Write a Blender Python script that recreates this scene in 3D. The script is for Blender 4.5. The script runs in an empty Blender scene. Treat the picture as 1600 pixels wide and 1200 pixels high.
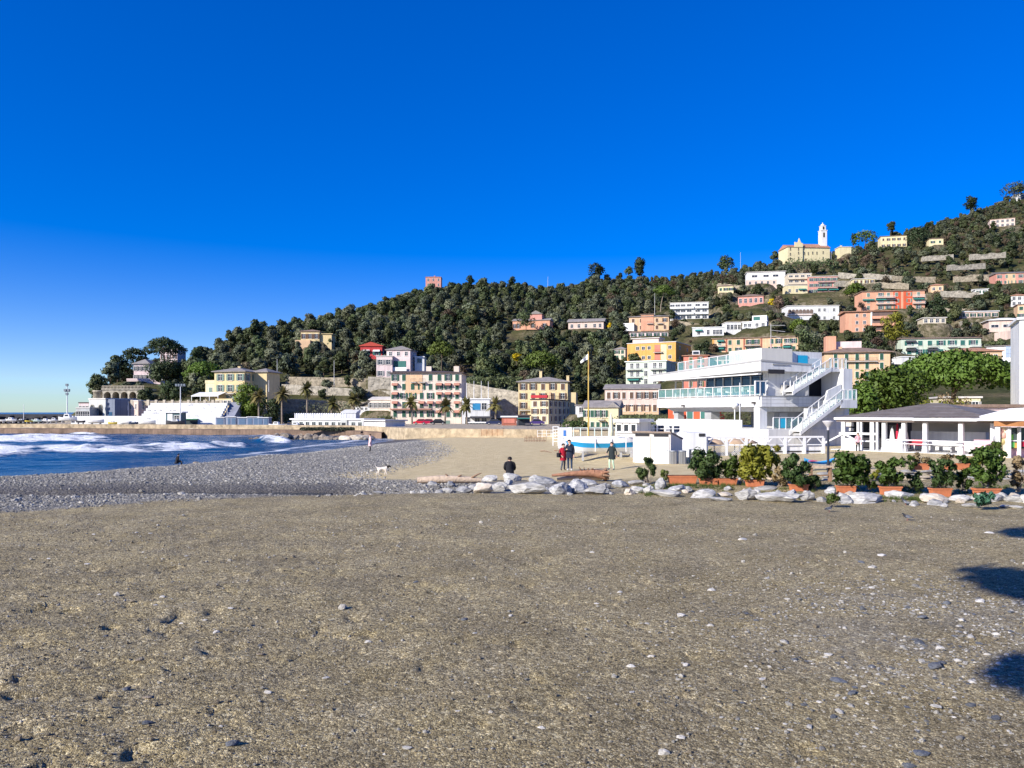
import bpy, math, random
import numpy as np
from mathutils import Vector, Matrix, noise as mnoise

S = bpy.context.scene
COL = S.collection
R = math.radians
rnd = random.Random(7)
nrg = np.random.default_rng(11)

# ------------------------------------------------------------------ camera
EYE = 3.5        # eye height over the near gravel
HZ = 644.0       # horizon row in a 1600 x 1200 frame
FPX = 1200.0     # focal length in the same pixels
cam_d = bpy.data.cameras.new("camera")
cam = bpy.data.objects.new("camera", cam_d)
COL.objects.link(cam)
cam.location = (0, 0, EYE)
cam.rotation_euler = (R(90), 0, 0)
cam_d.sensor_width = 36
cam_d.lens = 36 * FPX / 1600
cam_d.shift_y = (HZ - 600) / 1600
cam_d.clip_start = 0.1
cam_d.clip_end = 30000
S.camera = cam

# ------------------------------------------------------------------ light
SUN_EL = R(27)
SUN_DIR = Vector((-0.78 * math.cos(SUN_EL), -0.6258 * math.cos(SUN_EL), math.sin(SUN_EL)))  # towards the sun
W = bpy.data.worlds.new("World")
S.world = W
W.use_nodes = True
wn = W.node_tree.nodes
wl = W.node_tree.links
wn.clear()
sky = wn.new("ShaderNodeTexSky")
sky.sky_type = 'NISHITA'
sky.sun_disc = False
sky.sun_elevation = SUN_EL
sky.sun_rotation = math.atan2(SUN_DIR.x, SUN_DIR.y)
sky.altitude = 0
sky.air_density = 0.72
sky.dust_density = 0.3
sky.ozone_density = 1.5
hs = wn.new("ShaderNodeHueSaturation")
hs.inputs['Hue'].default_value = 0.520
hs.inputs['Saturation'].default_value = 2.0
hs.inputs['Value'].default_value = 1.0
bg = wn.new("ShaderNodeBackground")
bg.inputs['Strength'].default_value = 0.15
wo = wn.new("ShaderNodeOutputWorld")
gm = wn.new('ShaderNodeGamma')
gm.inputs['Gamma'].default_value = 0.72
wl.new(sky.outputs[0], gm.inputs[0])
wl.new(gm.outputs[0], hs.inputs['Color'])
tint = wn.new('ShaderNodeMix'); tint.data_type = 'RGBA'; tint.blend_type = 'MULTIPLY'
tint.inputs[0].default_value = 1.0
tint.inputs[7].default_value = (0.80, 0.925, 1.20, 1)
wl.new(hs.outputs[0], tint.inputs[6])
wl.new(tint.outputs[2], bg.inputs['Color'])
wl.new(bg.outputs[0], wo.inputs['Surface'])
sd = bpy.data.lights.new("sun", 'SUN')
sun = bpy.data.objects.new("sun", sd)
COL.objects.link(sun)
sd.energy = 4.5
sd.angle = R(0.5)
sd.color = (1.0, 0.94, 0.85)
sun.rotation_euler = SUN_DIR.to_track_quat('Z', 'Y').to_euler()
S.view_settings.view_transform = 'Standard'
S.view_settings.look = 'None'
S.view_settings.exposure = 0.71
S.view_settings.gamma = 1.0
S.cycles.max_bounces = 6
S.cycles.transparent_max_bounces = 8

# ------------------------------------------------------------------ helpers
def at(px, py, Y):
    return Vector(((px - 800) / FPX * Y, Y, EYE + (HZ - py) / FPX * Y))
def xat(px, Y):
    return (px - 800) / FPX * Y
def zat(py, Y):
    return EYE + (HZ - py) / FPX * Y
def pxof(x, Y):
    return 800 + FPX * x / Y
def pyof(z, Y):
    return HZ - (z - EYE) * FPX / Y

def srgb(r, g, b):
    f = lambda c: (c / 255 / 12.92) if c / 255 <= 0.04045 else ((c / 255 + 0.055) / 1.055) ** 2.4
    return (f(r), f(g), f(b))

MATS = {}
def mat(name, col, rough=0.85, var=0.12, scale=0.6, bump=0.0, bscale=8.0, metal=0.0, spec=0.3, streak=0.0, detail=5):
    """A plain painted or mineral surface: base colour broken up by two noises, optional relief and rain streaks."""
    if name in MATS:
        return MATS[name]
    m = bpy.data.materials.new(name)
    m.use_nodes = True
    nt = m.node_tree
    n, l = nt.nodes, nt.links
    p = n["Principled BSDF"]
    p.inputs['Roughness'].default_value = rough
    p.inputs['Metallic'].default_value = metal
    p.inputs['Specular IOR Level'].default_value = spec
    tc = n.new("ShaderNodeTexCoord")
    if var > 0:
        nz = n.new("ShaderNodeTexNoise")
        nz.inputs['Scale'].default_value = scale
        nz.inputs['Detail'].default_value = detail
        nz.inputs['Roughness'].default_value = 0.65
        l.new(tc.outputs['Object'], nz.inputs['Vector'])
        mr = n.new("ShaderNodeMapRange")
        mr.inputs[1].default_value = 0.3
        mr.inputs[2].default_value = 0.7
        mr.inputs[3].default_value = 1 - var
        mr.inputs[4].default_value = 1 + var
        l.new(nz.outputs['Fac'], mr.inputs[0])
        last = mr.outputs[0]
        if streak > 0:
            mp = n.new("ShaderNodeMapping")
            mp.inputs['Scale'].default_value = (3.0, 3.0, 0.12)
            l.new(tc.outputs['Object'], mp.inputs['Vector'])
            n2 = n.new("ShaderNodeTexNoise")
            n2.inputs['Scale'].default_value = 1.0
            n2.inputs['Detail'].default_value = 4
            l.new(mp.outputs[0], n2.inputs['Vector'])
            m2 = n.new("ShaderNodeMapRange")
            m2.inputs[1].default_value = 0.45
            m2.inputs[2].default_value = 0.75
            m2.inputs[3].default_value = 1.0
            m2.inputs[4].default_value = 1 - streak
            l.new(n2.outputs['Fac'], m2.inputs[0])
            mu = n.new("ShaderNodeMath"); mu.operation = 'MULTIPLY'
            l.new(last, mu.inputs[0]); l.new(m2.outputs[0], mu.inputs[1])
            last = mu.outputs[0]
        vm = n.new("ShaderNodeVectorMath"); vm.operation = 'SCALE'
        vm.inputs[0].default_value = col
        l.new(last, vm.inputs['Scale'])
        l.new(vm.outputs[0], p.inputs['Base Color'])
    else:
        p.inputs['Base Color'].default_value = (*col, 1)
    if bump > 0:
        nb = n.new("ShaderNodeTexNoise")
        nb.inputs['Scale'].default_value = bscale
        nb.inputs['Detail'].default_value = 6
        l.new(tc.outputs['Object'], nb.inputs['Vector'])
        bp = n.new("ShaderNodeBump")
        bp.inputs['Strength'].default_value = bump
        bp.inputs['Distance'].default_value = 0.1
        l.new(nb.outputs['Fac'], bp.inputs['Height'])
        l.new(bp.outputs[0], p.inputs['Normal'])
    MATS[name] = m
    return m

def leaf_mat(name, col, col2, var=0.5, trans=0.25, scale=0.7):
    """Leaves: two greens mixed by noise and by a random value per tree, some light passing through."""
    if name in MATS:
        return MATS[name]
    m = bpy.data.materials.new(name)
    m.use_nodes = True
    n, l = m.node_tree.nodes, m.node_tree.links
    p = n["Principled BSDF"]
    p.inputs['Roughness'].default_value = 0.55
    p.inputs['Specular IOR Level'].default_value = 0.25
    tc = n.new("ShaderNodeTexCoord")
    nz = n.new("ShaderNodeTexNoise")
    nz.inputs['Scale'].default_value = scale
    nz.inputs['Detail'].default_value = 4
    l.new(tc.outputs['Object'], nz.inputs['Vector'])
    oi = n.new("ShaderNodeObjectInfo")
    ad = n.new("ShaderNodeMath"); ad.operation = 'ADD'
    l.new(nz.outputs['Fac'], ad.inputs[0])
    mr = n.new("ShaderNodeMapRange")
    mr.inputs[3].default_value = -var * 0.5
    mr.inputs[4].default_value = var * 0.5
    l.new(oi.outputs['Random'], mr.inputs[0])
    l.new(mr.outputs[0], ad.inputs[1])
    mx = n.new("ShaderNodeMix"); mx.data_type = 'RGBA'
    mx.inputs[6].default_value = (*col, 1)
    mx.inputs[7].default_value = (*col2, 1)
    l.new(ad.outputs[0], mx.inputs[0])
    hv = n.new("ShaderNodeHueSaturation")
    r2 = n.new("ShaderNodeMath"); r2.operation = 'FRACT'
    r3 = n.new("ShaderNodeMath"); r3.operation = 'MULTIPLY'; r3.inputs[1].default_value = 17.3
    l.new(oi.outputs['Random'], r3.inputs[0]); l.new(r3.outputs[0], r2.inputs[0])
    r4 = n.new("ShaderNodeMapRange"); r4.inputs[3].default_value = 1-var*.55; r4.inputs[4].default_value = 1+var*.65
    l.new(r2.outputs[0], r4.inputs[0]); l.new(r4.outputs[0], hv.inputs['Value'])
    r5 = n.new("ShaderNodeMath"); r5.operation = 'FRACT'
    r6 = n.new("ShaderNodeMath"); r6.operation = 'MULTIPLY'; r6.inputs[1].default_value = 43.7
    l.new(oi.outputs['Random'], r6.inputs[0]); l.new(r6.outputs[0], r5.inputs[0])
    r7 = n.new("ShaderNodeMapRange"); r7.inputs[3].default_value = .5-var*.05; r7.inputs[4].default_value = .5+var*.03
    l.new(r5.outputs[0], r7.inputs[0]); l.new(r7.outputs[0], hv.inputs['Hue'])
    l.new(mx.outputs[2], hv.inputs['Color'])
    class _o: outputs = {2: hv.outputs[0]}
    mx = _o
    l.new(mx.outputs[2], p.inputs['Base Color'])
    tr = n.new("ShaderNodeBsdfTranslucent")
    l.new(mx.outputs[2], tr.inputs['Color'])
    ms = n.new("ShaderNodeMixShader")
    ms.inputs[0].default_value = trans
    l.new(p.outputs[0], ms.inputs[1]); l.new(tr.outputs[0], ms.inputs[2])
    l.new(ms.outputs[0], n["Material Output"].inputs['Surface'])
    MATS[name] = m
    return m

def glass_mat(name, col, rough=0.05, alpha=1.0):
    if name in MATS:
        return MATS[name]
    m = bpy.data.materials.new(name)
    m.use_nodes = True
    p = m.node_tree.nodes["Principled BSDF"]
    p.inputs['Base Color'].default_value = (*col, 1)
    p.inputs['Roughness'].default_value = rough
    p.inputs['Specular IOR Level'].default_value = 0.5
    p.inputs['Alpha'].default_value = alpha
    MATS[name] = m
    return m

class MB:
    """Collects shapes and links them as ONE mesh object."""
    def __init__(self):
        self.v = []; self.f = []; self.m = []; self.smooth = []
    def add(self, vs, fs, mi=0, sm=False):
        o = len(self.v)
        self.v.extend([tuple(p) for p in vs])
        self.f.extend([tuple(i + o for i in q) for q in fs])
        self.m.extend([mi] * len(fs)); self.smooth.extend([sm] * len(fs))
    def box(self, x0, x1, y0, y1, z0, z1, mi=0):
        self.add([(x0,y0,z0),(x1,y0,z0),(x1,y1,z0),(x0,y1,z0),(x0,y0,z1),(x1,y0,z1),(x1,y1,z1),(x0,y1,z1)],
                 [(0,3,2,1),(4,5,6,7),(0,1,5,4),(1,2,6,5),(2,3,7,6),(3,0,4,7)], mi)
    def prism(self, poly, a0, a1, axis='z', mi=0):
        """poly: 2-D outline, extruded along axis from a0 to a1."""
        n = len(poly)
        def P(p, a):
            return {'z': (p[0], p[1], a), 'y': (p[0], a, p[1]), 'x': (a, p[0], p[1])}[axis]
        vs = [P(p, a0) for p in poly] + [P(p, a1) for p in poly]
        fs = [tuple(range(n)), tuple(range(2*n-1, n-1, -1))] + [(i, n+i, n+(i+1) % n, (i+1) % n) for i in range(n)]
        self.add(vs, fs, mi)
    def tube(self, p0, p1, r0, r1=None, n=8, mi=0, sm=True, cap=True):
        r1 = r0 if r1 is None else r1
        p0 = Vector(p0); p1 = Vector(p1)
        d = (p1 - p0)
        if d.length < 1e-6: return
        d.normalize()
        u = d.orthogonal().normalized(); w = d.cross(u)
        vs = []
        for p, r in ((p0, r0), (p1, r1)):
            for i in range(n):
                a = 2*math.pi*i/n
                vs.append(p + u*(r*math.cos(a)) + w*(r*math.sin(a)))
        self.add(vs, [(i, (i+1) % n, n+(i+1) % n, n+i) for i in range(n)], mi, sm)
        if cap:
            self.add(vs[:n], [tuple(range(n-1, -1, -1))], mi)
            self.add(vs[n:], [tuple(range(n))], mi)
    def path(self, pts, rs, n=7, mi=0):
        for i in range(len(pts)-1):
            self.tube(pts[i], pts[i+1], rs[i], rs[i+1], n, mi, True, i in (0, len(pts)-2))
    def bar(self, p0, p1, w, h, mi=0):
        """A rectangular bar from p0 to p1, w wide (horizontal), h high."""
        p0 = Vector(p0); p1 = Vector(p1)
        d = (p1-p0).normalized()
        s = d.cross(Vector((0,0,1)))
        if s.length < 1e-4: s = Vector((1,0,0))
        s.normalize(); t = s.cross(d)
        vs = []
        for p in (p0, p1):
            for a, b in ((-1,-1),(1,-1),(1,1),(-1,1)):
                vs.append(p + s*(a*w/2) + t*(b*h/2))
        self.add(vs, [(3,2,1,0),(4,5,6,7),(0,1,5,4),(1,2,6,5),(2,3,7,6),(3,0,4,7)], mi)
    def lathe(self, prof, n=14, c=(0,0), mi=0, sm=True):
        vs = []
        for r, z in prof:
            for i in range(n):
                a = 2*math.pi*i/n
                vs.append((c[0]+r*math.cos(a), c[1]+r*math.sin(a), z))
        fs = []
        for k in range(len(prof)-1):
            for i in range(n):
                fs.append((k*n+i, k*n+(i+1) % n, (k+1)*n+(i+1) % n, (k+1)*n+i))
        self.add(vs, fs, mi, sm)
    def mesh(self, name, mats):
        me = bpy.data.meshes.new(name)
        me.from_pydata(self.v, [], self.f)
        for m in (mats if isinstance(mats, (list, tuple)) else [mats]):
            me.materials.append(m)
        me.polygons.foreach_set('material_index', self.m)
        me.polygons.foreach_set('use_smooth', self.smooth)
        me.update()
        return me
    def build(self, name, mats, parent=None, loc=None):
        return link(name, self.mesh(name, mats), parent, loc)

def link(name, me, parent=None, loc=None, rz=0, sc=None):
    o = bpy.data.objects.new(name, me)
    COL.objects.link(o)
    if parent is not None: o.parent = parent
    if loc is not None: o.location = loc
    if rz: o.rotation_euler = (0, 0, rz)
    if sc is not None: o.scale = sc if isinstance(sc, (tuple, list)) else (sc, sc, sc)
    return o

def tag(o, label, cat, group=None, kind=None):
    o['label'] = label; o['category'] = cat
    if group: o['group'] = group
    if kind: o['kind'] = kind
    return o

def thing(name, label, cat, loc=(0,0,0), rz=0, group=None, kind=None):
    o = bpy.data.objects.new(name, None)
    COL.objects.link(o)
    o.empty_display_size = 0.3
    o.location = loc; o.rotation_euler = (0, 0, rz)
    return tag(o, label, cat, group, kind)

def copy_thing(src, loc, rz=0.0, sc=1.0, label=None, group=None):
    r = src.copy(); COL.objects.link(r)
    r.location = loc; r.rotation_euler = (0, 0, rz)
    r.scale = sc if isinstance(sc, (tuple, list)) else (sc, sc, sc)
    if label: r['label'] = label
    if group: r['group'] = group
    for ch in list(src.children):
        c = ch.copy(); COL.objects.link(c); c.parent = r
        for g in list(ch.children):
            d = g.copy(); COL.objects.link(d); d.parent = c
    return r

def mesh_np(name, V, F, mats, smooth=True, mi=None):
    me = bpy.data.meshes.new(name)
    nv, nf = len(V), len(F)
    k = F.shape[1]
    me.vertices.add(nv); me.vertices.foreach_set('co', np.asarray(V, dtype=np.float32).ravel())
    me.loops.add(nf*k); me.loops.foreach_set('vertex_index', np.asarray(F, dtype=np.int32).ravel())
    me.polygons.add(nf)
    me.polygons.foreach_set('loop_start', np.arange(0, nf*k, k, dtype=np.int32))
    me.polygons.foreach_set('loop_total', np.full(nf, k, dtype=np.int32))
    me.polygons.foreach_set('use_smooth', np.full(nf, smooth, dtype=bool))
    for m in (mats if isinstance(mats, (list, tuple)) else [mats]):
        me.materials.append(m)
    if mi is not None:
        me.polygons.foreach_set('material_index', np.asarray(mi, dtype=np.int32))
    me.update(calc_edges=True)
    return me

def grid_faces(nr, nc):
    i = np.arange(nr*nc).reshape(nr, nc)
    return np.stack([i[:-1,:-1], i[:-1,1:], i[1:,1:], i[1:,:-1]], -1).reshape(-1, 4)

def vnoise(x, y, seed=0, oct=4, gain=0.5):
    """Value noise on arrays, about -1..1."""
    x = np.asarray(x, dtype=np.float64); y = np.asarray(y, dtype=np.float64)
    out = np.zeros(np.broadcast(x, y).shape); amp = 1.0; tot = 0
    g = np.random.default_rng(seed)
    T = g.random((256, 256))*2-1
    for o in range(oct):
        xi = np.floor(x).astype(int); yi = np.floor(y).astype(int)
        fx = x-xi; fy = y-yi
        fx = fx*fx*(3-2*fx); fy = fy*fy*(3-2*fy)
        a = T[xi % 256, yi % 256]; b = T[(xi+1) % 256, yi % 256]
        c = T[xi % 256, (yi+1) % 256]; d = T[(xi+1) % 256, (yi+1) % 256]
        out += amp*((a*(1-fx)+b*fx)*(1-fy)+(c*(1-fx)+d*fx)*fy)
        tot += amp; amp *= gain; x = x*2.03+17.3; y = y*2.03+5.7
    return out/tot

def sstep(a, b, x):
    t = np.clip((x-a)/(b-a), 0, 1)
    return t*t*(3-2*t)
# ------------------------------------------------------------------ scatter (for uncountable things only)
def scatter(name, pts, scl, rot, protos, label, cat):
    me = bpy.data.meshes.new(name)
    n = len(pts)
    me.vertices.add(n)
    me.vertices.foreach_set('co', np.asarray(pts, dtype=np.float32).ravel())
    for an, dat in (('scl', scl), ('rot', rot)):
        a = me.attributes.new(an, 'FLOAT_VECTOR', 'POINT')
        a.data.foreach_set('vector', np.asarray(dat, dtype=np.float32).ravel())
    o = link(name, me)
    tag(o, label, cat, kind='stuff')
    ng = bpy.data.node_groups.new(name, 'GeometryNodeTree')
    ng.interface.new_socket('Geometry', in_out='INPUT', socket_type='NodeSocketGeometry')
    ng.interface.new_socket('Geometry', in_out='OUTPUT', socket_type='NodeSocketGeometry')
    N, L = ng.nodes, ng.links
    gi = N.new('NodeGroupInput'); go = N.new('NodeGroupOutput')
    jn = N.new('GeometryNodeJoinGeometry')
    for pme in protos:
        po = bpy.data.objects.new('one_' + name, pme)
        oi = N.new('GeometryNodeObjectInfo')
        oi.inputs['Object'].default_value = po
        oi.inputs['As Instance'].default_value = True
        L.new(oi.outputs['Geometry'], jn.inputs[0])
    ip = N.new('GeometryNodeInstanceOnPoints')
    ip.inputs['Pick Instance'].default_value = True
    rv = N.new('FunctionNodeRandomValue'); rv.data_type = 'INT'
    rv.inputs[4].default_value = 0; rv.inputs[5].default_value = len(protos)-1
    L.new(rv.outputs[2], ip.inputs['Instance Index'])
    for an, sock in (('scl', 'Scale'), ('rot', 'Rotation')):
        na = N.new('GeometryNodeInputNamedAttribute'); na.data_type = 'FLOAT_VECTOR'
        na.inputs['Name'].default_value = an
        L.new(na.outputs['Attribute'], ip.inputs[sock])
    L.new(gi.outputs[0], ip.inputs['Points'])
    L.new(jn.outputs[0], ip.inputs['Instance'])
    L.new(ip.outputs[0], go.inputs[0])
    md = o.modifiers.new('scatter', 'NODES'); md.node_group = ng
    return o

# ------------------------------------------------------------------ ground of the beach
SEA_Z = -1.7
_SHX = np.array([-400, -120, -62, -41, -32.5, -28.5, -27, -25.5, -24])
_SHY = np.array([-400, 10, 45, 62, 75, 105, 128, 140, 200])
def shore_x(Y):
    return np.interp(Y, _SHY, _SHX)
QPX = [-2000, -300, 0, 550, 600, 631, 700, 873, 905, 906]
QY = [205, 200, 195, 172, 155, 143, 138, 131, 128, 60]
def quay_Y(px):
    return np.interp(px, QPX, QY)

def ground_z(x, Y, fine=True):
    x = np.asarray(x, dtype=np.float64); Y = np.asarray(Y, dtype=np.float64)
    base = np.interp(Y, [-50, 42, 135, 400], [0, 0, -0.95, -0.95])
    town = sstep(12, 19, x) * sstep(46, 52, Y)
    base = base*(1-town) + 0.3*town
    bed = sstep(5, 8, x) * sstep(33.2, 34.6, Y)
    base = np.maximum(base, base*(1-bed) + 0.18*bed)
    d = x - shore_x(Y)
    d = d + 1.5*vnoise(Y*0.12, x*0.02+3, 5, 3)
    t = sstep(-2, 17, d)
    z = np.where(d > 17, base, (SEA_Z-0.25)*(1-t) + base*t + np.minimum(d, 0)*0.07)
    px = 800 + FPX*x/np.maximum(Y, 1)
    line = np.interp(px, [-400, -100, 0, 100, 278, 400, 480, 560, 640], [757, 749, 745, 741, 727, 713, 702, 690, 680]) + .9 + 1.2*vnoise(x*.3, Y*.1, 15, 2)
    z = np.where((px < 640) & (Y > 38), np.minimum(z, EYE-(line-HZ)*Y/FPX), z)
    # shallow channel between the near gravel and the pebble bank
    yc = 34.6 + 0.5*vnoise(x*0.25, x*0+2, 9, 2) + np.clip(-x-16, 0, 20)*0.02
    depth = 0.42*sstep(-3, -8, x) + 0.10
    ch = np.exp(-((Y-yc)/1.1)**2) * depth * sstep(7, 3, x)
    bank = 0.15*np.exp(-((Y-38)/1.6)**2)*sstep(-4, -9, x)*sstep(-27, -18, x)
    z = z - ch + bank
    z = z + 0.05*vnoise(x*0.22, Y*0.22, 3, 3) * sstep(140, 60, Y)
    if fine:
        near = sstep(45, 20, Y)
        rough = 0.35 + 0.9*sstep(-1.0, -6.0, x)*sstep(20, 10, Y) + 0.5*np.maximum(0, vnoise(x*0.35, Y*0.35, 21, 2))
        rdg = 1-np.abs(vnoise(x*1.3+Y*.5, Y*1.9-x*.3, 35, 3))*2.2
        z = z + near*rough*(0.030*vnoise(x*1.7, Y*1.7, 31, 4, 0.65) + 0.030*np.maximum(0, vnoise(x*4.1, Y*4.1, 33, 4, .65)-0.05) + 0.035*np.maximum(0, rdg-.45)*sstep(.1, .6, vnoise(x*.5, Y*.5, 37, 2)+.35*sstep(-1, -5, x)))
        # shallow scuffs and prints where people walked
        p = vnoise(x*2.6+9, Y*2.0, 41, 2)
        z = z - near*0.045*sstep(0.40, 0.72, p)*(0.5+rough)
        peb = sstep(44, 70, Y)*0.05 + 0.03
        z = z + peb*vnoise(x*2.2, Y*2.2, 51, 3)*sstep(90, 40, Y)*sstep(4, -4, x)
    return z

def near_gravel_edge(x):
    return np.interp(x, [-40, -18, -14, -9, 0, 60], [24, 27, 30.2, 33, 33.5, 33.5])
def sand_left(Y):
    return np.interp(Y, [38, 43, 55, 75, 100, 140], [-8, -9.5, -7.6, -7.2, -10.5, -16])

rows = np.exp(np.linspace(math.log(4.6), math.log(152), 430))
cols = np.arange(-500, 2210, 4.6)
PX, YY = np.meshgrid(cols, rows)
XX = (PX-800)/FPX*YY
wob = 1.6*vnoise(XX*0.3, YY*0.3, 61, 3)
pebble = sstep(0.8, -0.8, (near_gravel_edge(XX) - YY + 0.6*wob)) * sstep(0.9, -0.9, XX - sand_left(YY) - 1.2*wob)
strip = sstep(33.3, 34.0, YY) * sstep(40.5, 38.5, YY + 0.5*wob) * sstep(6, 3, XX)
pebble = np.maximum(pebble, strip*0.9)
sandm = sstep(38.5, 40.5, YY+0.5*wob) * sstep(-0.9, 0.9, XX - sand_left(YY) - 1.2*wob)
right_patch = np.exp(-(((XX-5.5)/2.6)**2 + ((YY-11.6)/2.2)**2)) * 0.9
right_patch = np.maximum(right_patch, 0.9*np.exp(-(((XX-7.6)/2.2)**2 + ((YY-13.2)/1.8)**2)))
pebble = np.maximum(pebble, .4*right_patch*sstep(-0.2, 0.5, vnoise(XX*1.1, YY*1.1, 71, 3)+right_patch-0.35))
ZZ = ground_z(XX, YY)
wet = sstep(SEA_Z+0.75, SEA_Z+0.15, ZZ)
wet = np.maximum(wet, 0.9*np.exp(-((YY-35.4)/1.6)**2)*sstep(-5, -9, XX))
me = mesh_np('beach', np.stack([XX, YY, ZZ], -1).reshape(-1, 3), grid_faces(len(rows), len(cols)), [])
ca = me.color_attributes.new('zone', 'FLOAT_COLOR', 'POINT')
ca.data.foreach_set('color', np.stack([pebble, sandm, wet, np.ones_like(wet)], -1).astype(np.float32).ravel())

def beach_material():
    m = bpy.data.materials.new('beach_gravel'); m.use_nodes = True
    n, l = m.node_tree.nodes, m.node_tree.links
    p = n['Principled BSDF']; p.inputs['Specular IOR Level'].default_value = 0.25
    tc = n.new('ShaderNodeTexCoord'); zn = n.new('ShaderNodeVertexColor'); zn.layer_name = 'zone'
    sp = n.new('ShaderNodeSeparateColor'); l.new(zn.outputs[0], sp.inputs[0])
    def vor(scale, feat='F1'):
        v = n.new('ShaderNodeTexVoronoi'); v.inputs['Scale'].default_value = scale; v.feature = feat
        l.new(tc.outputs['Object'], v.inputs['Vector']); return v
    def noi(scale, det=5, r=0.6):
        v = n.new('ShaderNodeTexNoise'); v.inputs['Scale'].default_value = scale
        v.inputs['Detail'].default_value = det; v.inputs['Roughness'].default_value = r
        l.new(tc.outputs['Object'], v.inputs['Vector']); return v
    def ramp(src, stops):
        r = n.new('ShaderNodeValToRGB'); e = r.color_ramp.elements
        e[0].position, e[0].color = stops[0][0], (*stops[0][1], 1)
        e[1].position, e[1].color = stops[-1][0], (*stops[-1][1], 1)
        for pos, c in stops[1:-1]:
            q = e.new(pos); q.color = (*c, 1)
        l.new(src, r.inputs[0]); return r
    def mix(a, b, f, mode='MIX'):
        x = n.new('ShaderNodeMix'); x.data_type = 'RGBA'; x.blend_type = mode
        for s, v in ((6, a), (7, b)):
            if isinstance(v, tuple): x.inputs[s].default_value = (*v, 1)
            else: l.new(v, x.inputs[s])
        if isinstance(f, (int, float)): x.inputs[0].default_value = f
        else: l.new(f, x.inputs[0])
        return x.outputs[2]
    def gray(c):
        s = n.new('ShaderNodeSeparateColor'); l.new(c, s.inputs[0]); return s.outputs[0]
    v1 = vor(62); v2 = vor(24); v3 = vor(9)
    g1 = ramp(gray(v1.outputs['Color']), [(0.0, (.045,.036,.022)), (0.25, (.17,.14,.092)), (0.55, (.27,.225,.15)), (0.8, (.37,.312,.215)), (0.93, (.60,.53,.39)), (1.0, (.88,.82,.68))])
    g2 = ramp(gray(v2.outputs['Color']), [(0.0, (.07,.057,.037)), (0.3, (.20,.167,.11)), (0.6, (.28,.235,.158)), (0.88, (.40,.34,.24)), (1.0, (.74,.68,.55))])
    v4 = vor(11)
    g4 = ramp(gray(v4.outputs['Color']), [(0.0, (.62,.62,.62)), (0.2, (.92,.92,.92)), (0.8, (1.04,1.04,1.04)), (0.94, (1.1,1.1,1.08)), (1.0, (1.6,1.58,1.55))])
    grit = ramp(noi(34, 9, .85).outputs['Fac'], [(.30, (.50,.49,.47)), (.5, (1.0,1.0,1.0)), (.70, (1.6,1.58,1.52))])
    grav = mix(g1.outputs[0], g2.outputs[0], 0.45)
    grav = mix(grav, g4.outputs[0], 1.0, 'MULTIPLY')
    grav = mix(grav, grit.outputs[0], 1.0, 'MULTIPLY')
    hue = ramp(noi(.8, 5, .6).outputs['Fac'], [(.35, (1.17,1.16,1.03)), (.65, (1.22,1.18,.93))])
    grav = mix(grav, hue.outputs[0], 1.0, 'MULTIPLY')
    big = ramp(noi(0.45, 6, 0.62).outputs['Fac'], [(0.3, (.72,.71,.70)), (0.5, (.98,.97,.95)), (0.7, (1.2,1.19,1.15))])
    grav = mix(grav, big.outputs[0], 1.0, 'MULTIPLY')
    p1 = ramp(gray(v2.outputs['Color']), [(0.0, (.13,.123,.108)), (0.5, (.25,.237,.205)), (0.85, (.36,.34,.295)), (1.0, (.58,.56,.52))])
    p2 = ramp(gray(v3.outputs['Color']), [(0.0, (.14,.132,.118)), (0.5, (.25,.237,.205)), (0.85, (.35,.33,.29)), (1.0, (.55,.53,.49))])
    pebc = mix(p1.outputs[0], p2.outputs[0], 0.5)
    sn = ramp(noi(1.3, 7, 0.65).outputs['Fac'], [(0.3, (.56,.44,.23)), (0.5, (.70,.56,.30)), (0.7, (.78,.65,.38))])
    sandc = mix(sn.outputs[0], g1.outputs[0], 0.16)
    c = mix(grav, pebc, sp.outputs[0])
    c = mix(c, sandc, sp.outputs[1])
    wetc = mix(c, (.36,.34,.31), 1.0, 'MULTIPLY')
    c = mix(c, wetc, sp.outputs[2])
    l.new(c, p.inputs['Base Color'])
    rr = n.new('ShaderNodeMapRange'); rr.inputs[3].default_value = .92; rr.inputs[4].default_value = .4
    l.new(sp.outputs[2], rr.inputs[0]); l.new(rr.outputs[0], p.inputs['Roughness'])
    def math(op, a, b):
        x = n.new('ShaderNodeMath'); x.operation = op
        for i, v in ((0, a), (1, b)):
            if isinstance(v, (int, float)): x.inputs[i].default_value = v
            else: l.new(v, x.inputs[i])
        return x.outputs[0]
    h = math('ADD', math('MULTIPLY', v1.outputs['Distance'], -0.55), math('MULTIPLY', v2.outputs['Distance'], -0.6))
    h = math('ADD', h, math('MULTIPLY', noi(30, 8, 0.75).outputs['Fac'], 0.9))
    h = math('ADD', h, math('MULTIPLY', noi(7, 6, 0.7).outputs['Fac'], 2.2))
    bp = n.new('ShaderNodeBump'); bp.inputs['Strength'].default_value = 0.9; bp.inputs['Distance'].default_value = 0.035
    l.new(h, bp.inputs['Height'])
    h2 = math('MULTIPLY', v3.outputs['Distance'], math('MULTIPLY', sp.outputs[0], -1.0))
    b2 = n.new('ShaderNodeBump'); b2.inputs['Strength'].default_value = 0.8; b2.inputs['Distance'].default_value = 0.08
    l.new(h2, b2.inputs['Height']); l.new(bp.outputs[0], b2.inputs['Normal'])
    l.new(b2.outputs[0], p.inputs['Normal'])
    return m
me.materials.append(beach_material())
beach = link('beach', me); beach['kind'] = 'structure'

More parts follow.
